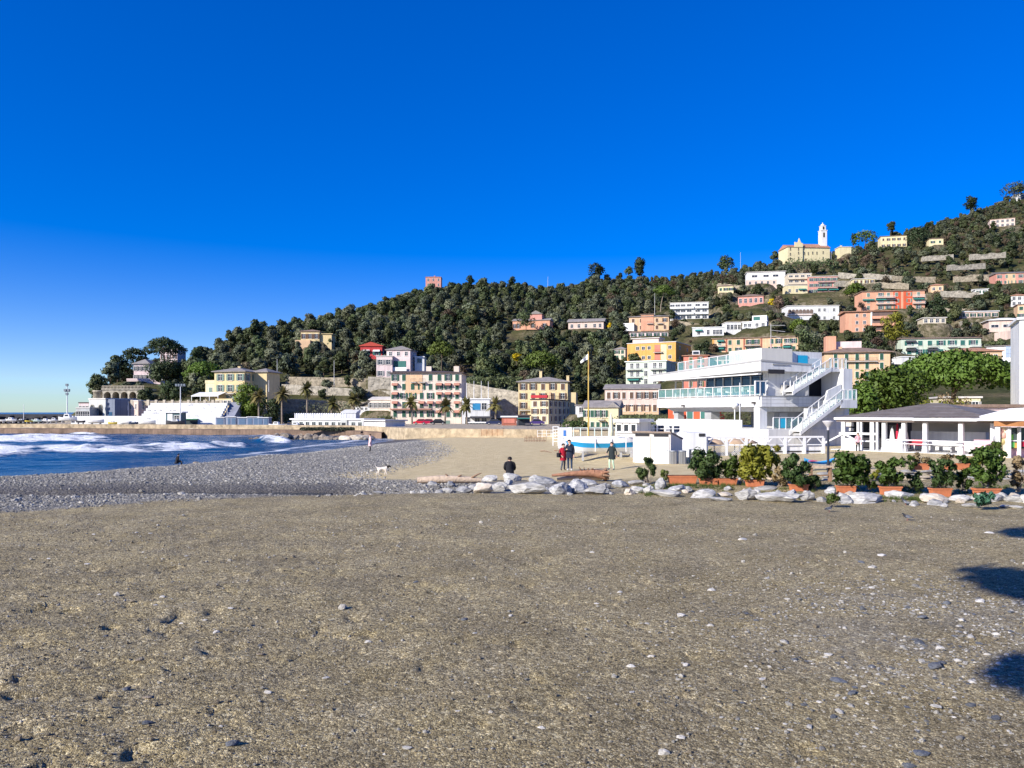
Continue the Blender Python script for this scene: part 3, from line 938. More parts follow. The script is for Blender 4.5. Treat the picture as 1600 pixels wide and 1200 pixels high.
r2, w2, h2, rz2, A2, zb2 = house('hotel_annex', 'low white two storey annex with rooftop flagpoles beside the large hotel', 'building', 722, 765, 624, 668, 222, 222, 10, 'white', 'flat', 'white', 0, .3,
      floors=2, cols=[.2, .55, .8], ww=1.4, wh=1.9, sh=None, skip=[(1, 0)])
b = MB(); b.box(w2*.38, w2*.66, -.14, -.02, h2*.62, h2*.86); b.build('blue_screen', mat('screen_blue', (.03,.22,.42), .6, .1), r2)
b = MB(); b.box(w2*.3, w2*1.1, -2.5, -.01, h2*.33, h2*.4); b.build('canopy', AWN['dark'], r2)
for i, (px, yt) in enumerate([(729, 598), (740.5, 595), (752, 595), (763, 596)]):
    t = thing('flagpole', 'bare white flagpole standing on the annex beside the large hotel', 'flagpole', (xat(px, 223.5), 223.5, zb2+h2+.3), 0, 'white flagpoles on the hotel annex')
    b = MB(); b.tube((0,0,0), (0,0,zat(yt, 223.5)-zb2-h2-.3), .10, .06); b.lathe([(0,-.02),(.14,-.01),(.14,.12),(0,.13)], 8); b.build('pole', WHITE, t)

# --- pink villa behind the hotel
house('villa', 'pale pink villa with a square tower behind the large hotel', 'villa', 588, 613, 557, 592, 262, 262, 9, 'palepink', 'flat', 'pale', 0, .2, floors=2, cols=2, ww=1.2, wh=1.6, sh='grey')
r, w, h, rz, A, zb = house('villa_tower', 'hip roofed square pink tower block of the villa behind the hotel', 'house', 604, 641, 547, 592, 264, 263, 9, 'palepink', 'hip', 'grey', 1.6, .5, floors=4, cols=3, ww=1.0, wh=1.3, skip=[(0,0),(0,1),(0,2),(1,0),(1,1),(1,2),(2,0),(2,1),(2,2)], side='right', scol=1)
b = MB(); b.box(w*.3, w*.82, -.12, -.02, h*.36, h*.62); b.build('picture_window', SH['teal'], r)
b = MB(); b.box(w*.25, w*.87, -.9, -.02, h*.27, h*.33); b.box(w*.25, w*.87, -.9, -.82, h*.33, h*.4); b.build('balcony', WHITE, r)
house('cottage', 'small white block with a blue window right of the pink villa', 'house', 648, 663, 558, 580, 266, 266, 6, 'white', 'flat', 'white', 0, .1, floors=2, cols=1, ww=1.5, wh=1.4, skip=[(0, 0)], fm=mat('blue_frame', (.03,.2,.32), .6, .05))
house('house', 'bright red house with a white trimmed gable on the wooded slope', 'house', 563, 597, 541, 561, 300, 300, 9, 'red', 'gabley', 'red', 1.5, .5, floors=1, cols=2, ww=1.5, wh=1.8, sh='teal', side='right', scol=2,
      awn=[(0, .28, 2.6, 'white'), (0, .75, 2.6, 'white')], closed=0)
r, w, h, rz, A, zb = house('house', 'yellow house with a low wing standing alone in the dark wood', 'house', 470, 499, 518, 533, 330, 330, 9, 'yellow', 'hip', 'brown', 1.1, .5, floors=1, cols=3, ww=1.2, wh=2.0, sh='brown', closed=.1)
b = MB(); b.box(w+.01, w+5, 1, 8, -4, h*.75); b.box(w+.01, w+5.6, .5, 8.5, h*.75+.01, h*.75+.25); b.build('wing', PL['yellow'], r)
b = MB(); b.box(-1.5, w*.6, -3, -.1, -4, .2); b.build('terrace', PL['peach'], r)

# --- yellow villa on the left
r, w, h, rz, A, zb = house('villa', 'large yellow villa with hipped roof and balconies above the white grandstand', 'villa', 335, 382, 581, 632, 232, 230, 11, 'yellow', 'hip', 'grey', 1.4, .7, floors=3, cols=[.2, .53, .86], ww=1.2, wh=1.9, sh='greygreen', side='right', scol=3, closed=.3, skip=[(0, 0)],
      balc=[(1, .45, .95, 'iron')], chim=[(.55, .4)])
b = MB(); b.box(w-.5, w+4.5, 5, 13, -5, h*1.0); hb = MB()
b.build('rear_wing', PL['yellow'], r)
b = MB(); b.box(w-.9, w+5.2, 4.4, 13.6, h+.02, h+.26); b.add([(w-.9,4.4,h+.265),(w+5.2,4.4,h+.265),(w+5.2,13.6,h+.265),(w-.9,13.6,h+.265),(w+2,9,h+1.5)], [(0,1,4),(1,2,4),(2,3,4),(3,0,4)])
b.build('rear_roof', ROOF_M['grey'], r)
b = MB(); b.box(-3.2, -.02, .3, 9, -5, h*.66); b.box(-3.3, -.01, .2, .4, h*.66+.01, h*.66+.9); b.build('side_wing', PL['paleyellow'], r)
add_window(r, -1.5, .3, h*.36, 1.0, 1.6, 0, SH['greygreen'], True)
b = MB()
b.add([(-5, -4.2, h*.27), (w*.4, -4.2, h*.27), (w*.4, -.05, h*.38), (-5, -.05, h*.38), (-5, -4.2, h*.24), (w*.4, -4.2, h*.24)], [(0,1,2,3),(4,5,1,0)])
for x in (-4.9, -2, 1, w*.38): b.box(x-.07, x+.07, -4.15, -4.0, -1, h*.24)
b.build('terrace_canopy', WHITE, r)
b = MB(); b.box(w*.35, w*.92, -5, -.05, -5, h*.12); b.box(w*.35, w*.92, -5, -4.85, h*.12, h*.12+.5); b.build('front_terrace', PL['yellow'], r)
for i in range(4):
    add_window(r, w*(.42+.13*i), -5, .4-h*.02, .9, .9, 0, None, False, WHITE)

# --- row of low houses and the long beach restaurant
r, w, h, rz, A, zb = house('house', 'low white row house with a pale sloping roof left of the hotel', 'house', 577, 610, 625, 641, 236, 235, 8, 'pinkcream', 'gablex', 'pale', .9, .3, floors=1, cols=5, ww=1.0, wh=1.5, sh='grey', closed=0)
b = MB(); b.add([(-4.5,-.5,h*.35),(0,-.5,h*.95),(0,7,h*.95),(-4.5,7,h*.35)], [(0,1,2,3)]); b.box(-4.4,-.02,0,7,-3,h*.34); b.build('lean_to', WHITE, r)
for i in range(3): add_window(r, -3.6+1.3*i, 0, h*.02, .7, .8)
r, w, h, rz, A, zb = house('restaurant', 'long low white beach restaurant with a row of square windows', 'restaurant', 456, 568, 656, 671, 186, 178, 8, 'white', 'flat', 'white', 0, .4, floors=1, cols=11, ww=.95, wh=1.2, fm=mat('shade_frame', (.45,.5,.48), .6, .05), skip=[(0, 8)], padr=4)
b = MB(); b.box(w*.0, w*.72, 1.2, 1.4, h+.31, h+1.5)
for i in range(22): b.box(w*.72*i/22, w*.72*i/22+.12, 1.0, 1.19, h+.31, h+1.6)
b.build('roof_screen', WHITE, r)
b = MB(); b.box(w*.70, w*.79, -.4, -.01, 0, h*.98); b.build('porch', PL['greywhite'], r)
b = MB(); b.box(w*.72, w*.77, -.46, -.41, 0, h*.72); b.build('door', PANE, r)
r, w, h, rz, A, zb = house('kiosk', 'plain white flat kiosk at the right end of the long restaurant', 'kiosk', 569, 602, 658, 673, 172, 168, 6, 'white', 'flat', 'pale', 0, .5, floors=1, cols=[], padr=3)
house('boat_shed', 'white gabled shed behind the long beach restaurant', 'shed', 534, 556, 645, 656, 196, 196, 5, 'white', 'shed', 'white', .7, .2, floors=1, cols=[], padr=3)

# --- bathing cabins, their shade put into a bluish paint, one by one
CAB_SHADE = mat('cabin_shade_grey', (.20,.24,.33), .7, .12, .8)
CABD = mat('cabin_door_blue', (.09,.15,.24), .6, .1, .8)
def cabin(px, Y, wd, hh, label, m=CAB_SHADE, dm=CABD, roofm=None):
    t = thing('bathing_cabin', label, 'beach cabin', (xat(px, Y), Y, .02), 0, 'shade tinted bathing cabins behind the left quay', 'thing')
    b = MB(); b.box(0, wd, 0, 2.4, -.6, hh); b.build('wall', m, t)
    b = MB(); b.box(-.08, wd+.08, -.25, 2.6, hh+.002, hh+.14); b.build('roof', roofm or WHITE, t)
    n = max(1, int(wd/1.25))
    for i in range(n):
        b = MB(); b.box(wd*(i+.15)/n, wd*(i+.85)/n, -.07, -.004, .02, hh*.86)
        for q in range(5): b.box(wd*(i+.2)/n, wd*(i+.8)/n, -.09, -.071, .2+q*.36, .27+q*.36)
        b.build('door', dm, t)
for i, (px, wd) in enumerate([(337, 2.2), (352.5, 2.6), (371, 2.4), (386, 3.0), (403, 2.6)]):
    cabin(px, 192-i, wd, 2.1+.15*(i % 2), ['leftmost', 'second', 'middle', 'fourth', 'rightmost'][i]+' of the five shade tinted bathing cabins behind the left quay')

# --- grandstand
t = thing('grandstand', 'white stepped concrete grandstand rising from the left quay', 'grandstand', (xat(208, 200), 200, .05), 0, None, 'thing')
gw = xat(337, 200)-xat(208, 200)
WWT = [mat('tier_white', (.78,.78,.77), .8, .10, .7, .1, 4, streak=.25), mat('tier_weathered_shade', (.66,.655,.64), .85, .2, .8, .1, 4, streak=.3), mat('tier_grey', (.72,.72,.71), .85, .15, .5, .1, 4, streak=.3)]  # row shadows put into alternating tier tones, plus weather streaks
for i in range(8):
    b = MB()
    z0 = .9+i*.72
    b.box(0+i*.10, gw, 1.0+i*1.0, 2.4+i*1.0 if i < 7 else 11, z0-.72 if i else -1, z0)
    b.build('tier', WWT[i % 3], t)
for i in range(26):
    k = rnd.randrange(1, 8)
    b = MB(); x = rnd.uniform(.5, gw-1.2); b.box(x, x+rnd.uniform(.3, .8), .85+k*1.0, .98+k*1.0, .9+(k-1)*.72+.002, .9+(k-1)*.72+.25)
    b.build('stain_block', CONC, t)
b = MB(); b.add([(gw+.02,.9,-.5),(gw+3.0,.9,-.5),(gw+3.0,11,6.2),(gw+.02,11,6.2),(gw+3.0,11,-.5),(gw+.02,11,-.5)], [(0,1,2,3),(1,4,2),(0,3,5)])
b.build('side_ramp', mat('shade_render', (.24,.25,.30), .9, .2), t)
b = MB(); b.box(gw-6, gw, .0, .98, -.5, 2.3); b.build('front_block', WHITE, t)
b = MB(); b.box(gw*.47, gw*.78, -.6, .9, -.5, 1.5); b.build('store', mat('store_dark', (.03,.045,.05), .7, .2), t)
b = MB(); b.box(gw*.46, gw*.79, -.9, .95, 1.51, 1.72); b.build('store_roof', AWN['green'], t)
b = MB()
for i in range(9): b.box(gw*.12+i*.75, gw*.12+i*.75+.6, -1.2, -1.1, -.5, 1.5)
b.build('fence_panel', WHITE, t)
r, w, h, rz, A, zb = house('ticket_booth', 'small booth with a green canopy at the foot of the grandstand', 'booth', 259, 283, 645, 662, 193, 193, 3, mat('booth_grey', (.09,.15,.16), .7, .1), 'flat', 'white', 0, .4, floors=1, cols=[.72], ww=1.2, wh=1.3, padr=2)
b = MB(); b.box(w*.12, w*.45, -.12, -.01, .2, h*.9); b.build('door', WHITE, r)
t = thing('terrace_fence', 'dark fence of pale posts along the top of the grandstand', 'fence', (xat(206, 213), 213, zat(632, 213)), 0, None, 'thing')
L = xat(345, 213)-xat(206, 213)
for i in range(12):
    b = MB(); b.box(L*i/11-.35, L*i/11+.35, -.1, .15, -.3, 1.3); b.build('post', PL['beige'], t)
b = MB(); b.box(0, L, .02, .08, -.2, 1.0); b.build('panel', STONE, t)

# --- the old bathing establishment with arches, tower and terrace
r, w, h, rz, A, zb = house('bathing_hall', 'grey white hall with tall pointed arch windows by the harbour', 'building', 139, 165, 624, 660, 215, 211, 9, 'greywhite', 'flat', 'pale', 0, .15, floors=1, cols=[], padr=2)
for fx in (.22, .72):
    b = MB(); pts = [(-.9,0),(.9,0)] + [(.9*math.cos(a), 2.6+1.1*math.sin(a)) for a in np.linspace(0, math.pi, 9)]
    b.prism([(p[0]+w*fx, p[1]+h*.18) for p in pts], -.10, -.01, 'y', 0); b.build('arched_window', [PANE], r)
    b = MB()
    for k in range(8):
        a0, a1 = math.pi*k/8, math.pi*(k+1)/8
        b.bar((w*fx+1.0*math.cos(a0), -.13, h*.18+2.6+1.2*math.sin(a0)), (w*fx+1.0*math.cos(a1), -.13, h*.18+2.6+1.2*math.sin(a1)), .12, .16)
    b.build('arch_trim', STONE2, r)
b = MB(); b.box(w+.01, w+3.4, .5, 8.5, -4, h); b.build('rear_wall', PL['shadegrey'], r)  # dark side of the hall: its shade put into the plaster colour
b = MB(); b.box(w+.5, w+2.3, .40, .49, 0, h*.45); b.build('door', mat('door_blue', (.02,.07,.14), .5, .1), r)
house('bathing_hall_wing', 'low colonnaded wing left of the pointed arch hall', 'building', 119, 140, 638, 660, 209, 209, 6, 'greywhite', 'flat', 'pale', 0, .1, floors=1, cols=6, ww=.55, wh=2.2, padr=2)
house('lodge', 'small pinkish lodge with three arches above the colonnaded wing', 'house', 123, 139, 630, 645, 219, 219, 5, 'palepink', 'flat', 'dark', 0, .1, floors=1, cols=3, ww=.6, wh=1.2, padr=2)
house('house', 'small white stone house right of the pointed arch hall', 'house', 182, 201, 629, 660, 213, 213, 6, 'white', 'flat', 'pale', 0, .1, floors=2, cols=3, ww=.6, wh=1.1, padr=2)
house('house', 'narrow pink house squeezed beside the grandstand steps', 'house', 201, 216, 627, 660, 214, 212, 6, 'pink', 'flat', 'pale', 0, .1, floors=2, cols=2, ww=.6, wh=1.3, side='right', scol=2, padr=2)
t = thing('arcade_terrace', 'stone terrace on round arches below the promontory villa', 'terrace', (xat(141, 238), 238, zat(626, 238)), 0, None, 'thing')
L = xat(226, 238)-xat(160, 238)
x0 = xat(160, 238)-xat(141, 238)
b = MB()
n = 5; bw = L/n
for i in range(n):
    xa = x0+i*bw
    b.box(xa, xa+.45, 0, 4, -4, 3.4)
    b.box(xa+bw-.02 if i == n-1 else xa+.45, xa+bw, .8, 4, -4, 3.4) if i == n-1 else None
    arcpts = [(xa+.45, 3.4), (xa+.45, 1.6)] + [(xa+.45+(bw-.45)/2-(bw-.45)/2*math.cos(a), 1.6+1.15*math.sin(a)) for a in np.linspace(0, math.pi, 9)[1:-1]] + [(xa+bw, 1.6), (xa+bw, 3.4)]
    for q in range(1, len(arcpts)-2):
        p, s = arcpts[q], arcpts[q+1]
        b.add([(p[0], 0, p[1]), (s[0], 0, s[1]), (s[0], 0, 3.4), (p[0], 0, 3.4), (p[0], 3, p[1]), (s[0], 3, s[1])], [(0,1,2,3), (0,4,5,1)])
b.box(x0-.2, x0+L, -.3, 8, 3.4, 3.75)
b.build('arcade', STONE2, t)
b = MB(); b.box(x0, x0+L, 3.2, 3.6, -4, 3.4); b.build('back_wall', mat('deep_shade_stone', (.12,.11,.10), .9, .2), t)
b = MB(); b.lathe([(1.75, -4), (1.75, 2.7), (1.95, 2.75), (1.95, 3.2), (1.7, 3.2), (1.7, 2.9), (0, 2.9)], 16, (1.75, 2.0)); b.build('round_bastion', STONE2, t)
b = MB()
for i in range(30): b.box(x0+L*i/30, x0+L*i/30+.12, -.25, -.12, 3.75, 4.5)
b.box(x0, x0+L, -.26, -.1, 4.5, 4.62); b.build('balustrade', PL['beige'], t)
b = MB(); b.box(xat(104,204)-xat(104,204), xat(262,204)-xat(104,204), 0, .6, -1.2, zat(650,204)-.05); 
o = b.build('harbour_wall', WHITE, None, (xat(104,204), 206, .05)); tag(o, 'long plain white wall behind the boats on the left quay', 'wall', kind='thing')

r, w, h, rz, A, zb = house('villa', 'pale pink villa with grey hip roof on the promontory under the pines', 'villa', 209, 233, 569, 596, 290, 290, 9, 'palepink', 'hip', 'grey', 1.9, .6, floors=2, cols=4, ww=.8, wh=1.6, sh='grey', side='right', scol=2, closed=0, padr=9)
b = MB(); b.box(-1.2, w+5.6, -3, -.02, -6, .4); b.box(-1.2, w+5.6, -3.1, -2.9, .41, 1.0); b.build('lower_terrace', PL['palepink'], r)
house('villa', 'white villa half hidden by pines at the top of the promontory', 'villa', 250, 277, 543, 572, 342, 342, 9, 'palepink', 'flat', 'pale', 0, .4, floors=3, cols=3, ww=.9, wh=1.5, sh='brown', padr=9)
house('garden_wall_house', 'white walled garden block right of the promontory villa', 'house', 236, 258, 593, 612, 288, 288, 4, 'white', 'flat', 'white', 0, .1, floors=1, cols=[.1], ww=.8, wh=1.8, padr=3)

# --- centre
r, w, h, rz, A, zb = house('apartment_building', 'cream apartment house with grey hip roof and brown shutters', 'building', 810, 887, 597, 670, 231, 229, 12, 'yellow', 'hip', 'grey', 1.6, .7, floors=5, cols=5, ww=1.1, wh=1.7, sh='brown', closed=.55, trim='paleyellow', skip=[(0,0),(0,1),(0,2),(0,3),(0,4)], chim=[(.42, 1.8), (.98, .4)], balc=[(2, .02, .26, 'iron', .9)])
b = MB(); b.box(w+.01, w+2.4, 1, 11, -3, h*.78); b.build('side_wing', PL['yellow'], r)
b = MB(); b.box(w*.62, w*.66, -.4, -.02, h*.45, h*.78); b.build('downpipe_bay', PL['peach'], r)
r, w, h, rz, A, zb = house('house', 'narrow cream house with a red roof awning and dark shaded side', 'house', 829, 857, 625, 672, 206.5, 205, 25, 'paleyellow', 'flat', 'dark', 0, .15, floors=4, cols=2, ww=1.0, wh=1.3, sh='brown', closed=.4, side='right', scol=5, skip=[(0,0),(0,1)], padr=8)
b = MB(); b.box(.3, w-.1, -.8, .3, h+.55, h+1.3); b.build('roof_awning', AWN['scarlet'], r)
b = MB(); b.box(.2, w-.2, -.06, -.01, 0, h*.2); b.build('shopfront', mat('wood_brown', (.14,.06,.04), .6, .2), r)
b = MB()
for i in range(14): b.box(w-.05, w+.02, 1+i*1.7, 1.1+i*1.7, h+.3, h+1.2)
b.box(w-.05, w+.03, 1, 24, h+1.2, h+1.28); b.build('roof_railing', IRON, r)
r, w, h, rz, A, zb = house('house', 'long pink house with grey roof and paired brown shutters', 'house', 945, 1029, 608, 647, 192, 189, 9, 'pink', 'gablex', 'grey', 1.2, .4, floors=2, cols=7, ww=.8, wh=1.5, sh='brown', closed=.15, side='right', scol=1)
b = MB(); b.box(-.03, w+.03, -.03, -.005, -3, h*.30); b.build('lower_band', PL['peach'], r)
r, w, h, rz, A, zb = house('house', 'pale yellow house with green shutters behind the flagpole', 'house', 912, 966, 637, 674, 173, 171, 8, 'paleyellow', 'gablex', 'grey', 1.5, .4, floors=2, cols=6, ww=.75, wh=1.45, sh='green', closed=.3, side='right', scol=2, balc=[(1, .42, .62, 'iron')])
b = MB(); b.box(w-1.9, w+.3, -2.2, -.01, h*.3, h); b.build('gable_wing', PL['paleyellow'], r)
b = MB(); b.add([(w-2.3,-2.6,h+.02),(w+.7,-2.6,h+.02),(w+.7,4,h+.02),(w-2.3,4,h+.02),(w-.8,-2.6,h+1.2),(w-.8,4,h+1.2)], [(0,1,4),(1,2,5,4),(2,3,5),(3,0,4,5)]); b.build('gable_roof', ROOF_M['grey'], r)
house('cottage', 'tiny white cottage with one window left of the yellow house', 'house', 902, 914, 634, 647, 185, 185, 5, 'white', 'flat', 'grey', 0, .2, floors=1, cols=1, ww=.9, wh=1.2, padr=3)
r, w, h, rz, A, zb = house('apartment_building', 'bright orange apartment block with a dark shaded right side', 'building', 980, 1056, 536, 566, 300, 291, 22, 'orange', 'flat', 'peach' if 'peach' in ROOF_M else 'pale', 0, .2, floors=2, cols=[.22,.34,.46,.88], ww=1.2, wh=1.2, closed=.3, sh=None, side='right', scol=2, balc=[(0,.56,.74,'iron'),(1,.56,.74,'iron')], padr=12)
b = MB(); b.box(w*.08, w*.62, 2, 8, h+.31, h+2.0); b.build('penthouse', PL['pink'], r)
b = MB(); b.box(w*.05, w*.65, 1.4, 8.6, h+2.01, h+2.3); b.build('penthouse_roof', ROOF_M['pale'], r)
for fx in (.57, .7): 
    b = MB(); b.box(w*fx, w*fx+2.2, -.03, -.005, 0, h*.9); b.build('recess', PL['coral'] if fx < .6 else PL['paleyellow'], r)
r, w, h, rz, A, zb = house('apartment_building', 'pale green apartment block with glass balconies below the orange one', 'building', 978, 1041, 565, 602, 268, 262, 14, 'palegreen', 'flat', 'white', 0, .4, floors=3, cols=[.15,.3,.5,.72,.86], ww=1.1, wh=1.7, side='right', scol=1, balc=[(1,.02,.4,'white'),(2,.02,.4,'white'),(1,.62,.98,'white'),(2,.62,.98,'white')], awn=[(0,.2,4,'teal'),(0,.8,3.5,'teal')], padr=9)
r, w, h, rz, A, zb = house('house', 'peach and orange hill house with a raised central roof', 'house', 983, 1045, 495, 517, 372, 368, 10, 'peach', 'hip', 'grey', 1.0, .6, floors=2, cols=5, ww=1.2, wh=1.7, sh='brown', closed=.5, balc=[(1,.45,.6,'iron'),(1,.7,.85,'iron')])
b = MB(); b.box(w*.3, w*.62, -.25, 8, 0, h+1.0); b.build('central_bay', PL['salmon'], r)
b = MB(); b.box(w*.28, w*.64, -.7, 8.5, h+1.01, h+1.35); b.build('central_roof', ROOF_M['brown'], r)
b = MB(); b.box(-3, w*.13, -2, -.1, -4, h*.55); b.build('white_terrace', WHITE, r)
r, w, h, rz, A, zb = house('apartment_building', 'white modern terraced apartment block with long dark balconies', 'building', 1047, 1107, 473, 500, 388, 384, 12, 'white', 'flat', 'pale', 0, .2, floors=3, cols=[.06,.2,.34,.5,.72,.9], ww=2.2, wh=1.4, balc=[(1,.0,.62,'solid'),(2,.0,.62,'solid'),(1,.66,1,'solid'),(2,.66,1,'solid')], padr=12)
house('house', 'low white house with a teal awning below the modern white block', 'house', 1082, 1131, 512, 526, 338, 335, 9, 'white', 'flat', 'white', 0, .3, floors=1, cols=[.2,.5,.7,.8,.9], ww=1.1, wh=2.0, awn=[(0,.2,3,'teal')])
house('house', 'small white pergola house between the low white and the stepped one', 'house', 1135, 1158, 504, 518, 345, 345, 7, 'white', 'flat', 'pale', 0, .2, floors=1, cols=4, ww=1.2, wh=2.0)
r, w, h, rz, A, zb = house('house', 'stepped white modern house with a green tinted picture window', 'house', 1160, 1198, 503, 523, 340, 336, 9, 'white', 'flat', 'white', 0, .3, floors=2, cols=[.12,.3,.6,.85], ww=1.3, wh=1.5, balc=[(1,.0,.9,'white')])
b = MB(); b.box(w*.4, w*1.0, .5, 8, h+.31, h+2.8); b.build('upper_block', WHITE, r)
b = MB(); b.box(w*.45, w*.72, .42, .49, h+.7, h+2.3); b.build('picture_window', SH['teal'], r)
house('house', 'square salmon pink house with grey hip roof and white loggia', 'house', 1153, 1193, 463, 489, 402, 398, 10, 'redpink', 'hip', 'brown', 1.6, .5, floors=2, cols=5, ww=1.3, wh=2.2, sh=None, side='right', scol=2, fm=WHITE)
house('shed', 'long white flat roofed shed above a pink garden terrace', 'shed', 1167, 1227, 425, 437, 452, 448, 8, 'white', 'flat', 'pale', 0, .5, floors=1, cols=[.2,.5,.75], ww=3, wh=1.2)
house('garden_terrace', 'pink walled garden terrace under the long white shed', 'terrace', 1167, 1214, 437, 446, 444, 441, 5, 'pink', None, floors=1, cols=5, ww=1.2, wh=1.5)
r, w, h, rz, A, zb = house('apartment_building', 'long peach apartment row with brown pilasters and teal awnings', 'building', 1113, 1247, 528, 552, 300, 290, 11, 'peach', 'flat', 'brown', 0, .5, floors=2, cols=[.09,.21,.31,.44,.52,.7,.78,.88,.95], ww=1.2, wh=1.7, sh='green', closed=.5, balc=[(1,.06,.15,'white'),(1,.38,.56,'iron'),(1,.83,.92,'white'),(0,.38,.56,'iron')], awn=[(0,.1,2.6,'teal'),(1,.1,2.6,'teal'),(0,.87,2.8,'teal')], padr=16)
for i, (fx, c) in enumerate([(.0,'orange'),(.16,'rust'),(.37,'rust'),(.57,'rust'),(.68,'coral'),(.80,'rust')]):
    b = MB(); b.box(w*fx, w*fx+.6, -.12, -.005, -3, h); b.build('pilaster', PL[c], r)
r, w, h, rz, A, zb = house('house', 'coral pink house with a white roof lantern behind the beach club', 'house', 1068, 1106, 556, 606, 232, 230, 9, 'coral', 'hip', 'tile', .5, .5, floors=4, cols=[.3,.7], ww=.9, wh=1.5, sh='olive', closed=.5, side='right', scol=1)
b = MB(); b.box(w*.35, w*.65, 2, 5, h+.2, h+1.7); b.build('roof_lantern', WHITE, r)
b = MB(); b.box(w*.38, w*.62, 1.93, 1.99, h+.65, h+1.45); b.build('lantern_pane', PANE, r)
house('house', 'low pink house with grey roof right of the coral one', 'house', 1107, 1190, 560, 606, 236, 232, 9, 'pink', 'gablex', 'brown', 1.2, .5, floors=3, cols=7, ww=.9, wh=1.5, sh='green', closed=.4, padr=10)
# --- hillside on the right
house('apartment_building', 'beige stepped apartment block with long balconies left of the pink one', 'building', 1231, 1268, 428, 452, 436, 434, 10, 'beige', 'flat', 'pale', 0, .2, floors=3, cols=4, ww=2.0, wh=1.4, balc=[(1,0,1,'solid'),(2,0,1,'solid')])
house('apartment_building', 'pink apartment block with teal awnings below the church', 'building', 1264, 1309, 432, 468, 430, 428, 11, 'redpink', 'flat', 'pale', 0, .3, floors=4, cols=5, ww=1.4, wh=1.6, sh='greygreen', closed=.3, side=None, balc=[(1,.3,1,'solid'),(2,.3,.95,'iron'),(3,.3,.95,'iron')], awn=[(1,.45,5,'teal'),(1,.85,5,'teal')])
house('house', 'low yellow house at the foot of the beige stepped block', 'house', 1228, 1262, 446, 462, 424, 423, 7, 'paleyellow', 'flat', 'pale', 0, .2, floors=1, cols=3, ww=1.2, wh=1.6, awn=[(0,.75,4,'teal')])
r, w, h, rz, A, zb = house('villa', 'white villa with a row of round arches on the hillside', 'villa', 1230, 1311, 478, 503, 368, 366, 10, 'white', 'flat', 'pale', 0, .3, floors=2, cols=[.62,.72,.9], ww=1.0, wh=1.3, padr=14)
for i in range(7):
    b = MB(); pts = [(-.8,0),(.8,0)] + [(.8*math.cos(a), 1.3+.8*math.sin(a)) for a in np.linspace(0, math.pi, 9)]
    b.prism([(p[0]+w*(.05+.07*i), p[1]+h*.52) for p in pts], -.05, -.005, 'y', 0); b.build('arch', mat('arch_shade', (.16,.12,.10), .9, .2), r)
b = MB(); b.box(-.3, w*.55, -.5, -.01, h*.42, h*.47); b.build('ledge', PL['pink'], r)
r, w, h, rz, A, zb = house('house', 'orange gabled house with white balconies below the salmon block', 'house', 1321, 1400, 487, 520, 322, 318, 11, 'salmon', 'gablex', 'tile', .9, .8, floors=3, cols=[.23,.38], ww=1.0, wh=1.2, sh=None, balc=[(0,.52,.98,'solid'),(1,.52,.98,'solid'),(2,.52,.98,'solid')])
b = MB(); b.box(w*.5, w*.53, -.3, -.01, -2, h); b.build('white_pilaster', WHITE, r)
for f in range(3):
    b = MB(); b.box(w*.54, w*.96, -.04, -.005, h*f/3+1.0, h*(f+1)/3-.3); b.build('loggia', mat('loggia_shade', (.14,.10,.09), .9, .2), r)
r, w, h, rz, A, zb = house('apartment_building', 'salmon and red apartment block with teal awnings and white balconies', 'building', 1347, 1445, 455, 485, 362, 358, 12, 'salmon', 'flat', 'brown', 0, .5, floors=3, cols=[.1,.3,.42,.55,.75,.9], ww=1.2, wh=1.6, sh='greygreen', closed=.3, balc=[(1,.22,.52,'white'),(1,.8,1,'white'),(2,.8,1,'white'),(2,.22,.52,'white')], awn=[(1,.1,5,'teal'),(1,.3,4.5,'teal'),(1,.46,4.5,'dark'),(1,.9,4.5,'teal')], padr=15)
for fx, wd in ((.50, .12), (.66,.14)):
    b = MB(); b.box(w*fx, w*(fx+wd), -.08, -.005, -3, h); b.build('red_bay', PL['deeporange'], r)
r, w, h, rz, A, zb = house('house', 'long cream hill house in a row of small windows near the church', 'house', 1376, 1417, 369, 388, 540, 536, 9, 'paleyellow', 'flat', 'brown', 0, .4, floors=2, cols=5, ww=1.1, wh=1.6, sh='brown', closed=.2, side='right', scol=1)
house('house', 'long pink house high on the slope near the right edge', 'house', 1547, 1586, 342, 355, 566, 560, 9, 'pink', 'flat', 'brown', 0, .3, floors=2, cols=5, ww=1.5, wh=1.7, sh=None, closed=0)
house('house', 'white box house with teal glass at the top right', 'house', 1590, 1615, 303, 313, 690, 690, 9, 'white', 'flat', 'white', 0, .3, floors=1, cols=[.5], ww=9, wh=4.0, fm=WHITE, sh=None)
r, w, h, rz, A, zb = house('house', 'red and pink hill house with dark roof at the right edge', 'house', 1556, 1612, 427, 445, 432, 428, 10, 'redpink', 'gablex', 'slate', 1.4, .5, floors=2, cols=5, ww=1.2, wh=1.7, sh='greygreen', closed=.3)
b = MB(); b.box(w*.3, w*.55, -.1, -.005, 0, h); b.build('pale_bay', PL['peach'], r)
house('apartment_building', 'long pale green apartment row above the big umbrella pine', 'building', 1408, 1533, 529, 556, 284, 280, 12, 'palegreen', 'gablex', 'brown', .8, .5, floors=2, cols=[.1,.24,.36,.5,.64,.77,.9], ww=1.5, wh=1.7, sh='teal', closed=.5, balc=[(1,.06,.18,'white'),(1,.33,.45,'iron'),(1,.58,.7,'white'),(1,.85,.99,'white'),(0,.33,.45,'white')], awn=[(0,.12,3.4,'dark'),(1,.12,3.4,'dark'),(0,.39,3.4,'dark'),(0,.92,3.4,'dark')], padr=15)
house('garage_block', 'small white garage block under the pale green apartment row', 'garage', 1409, 1450, 558, 578, 262, 262, 7, 'white', 'flat', 'white', 0, .2, floors=1, cols=[.2,.6], ww=1.0, wh=2.0)
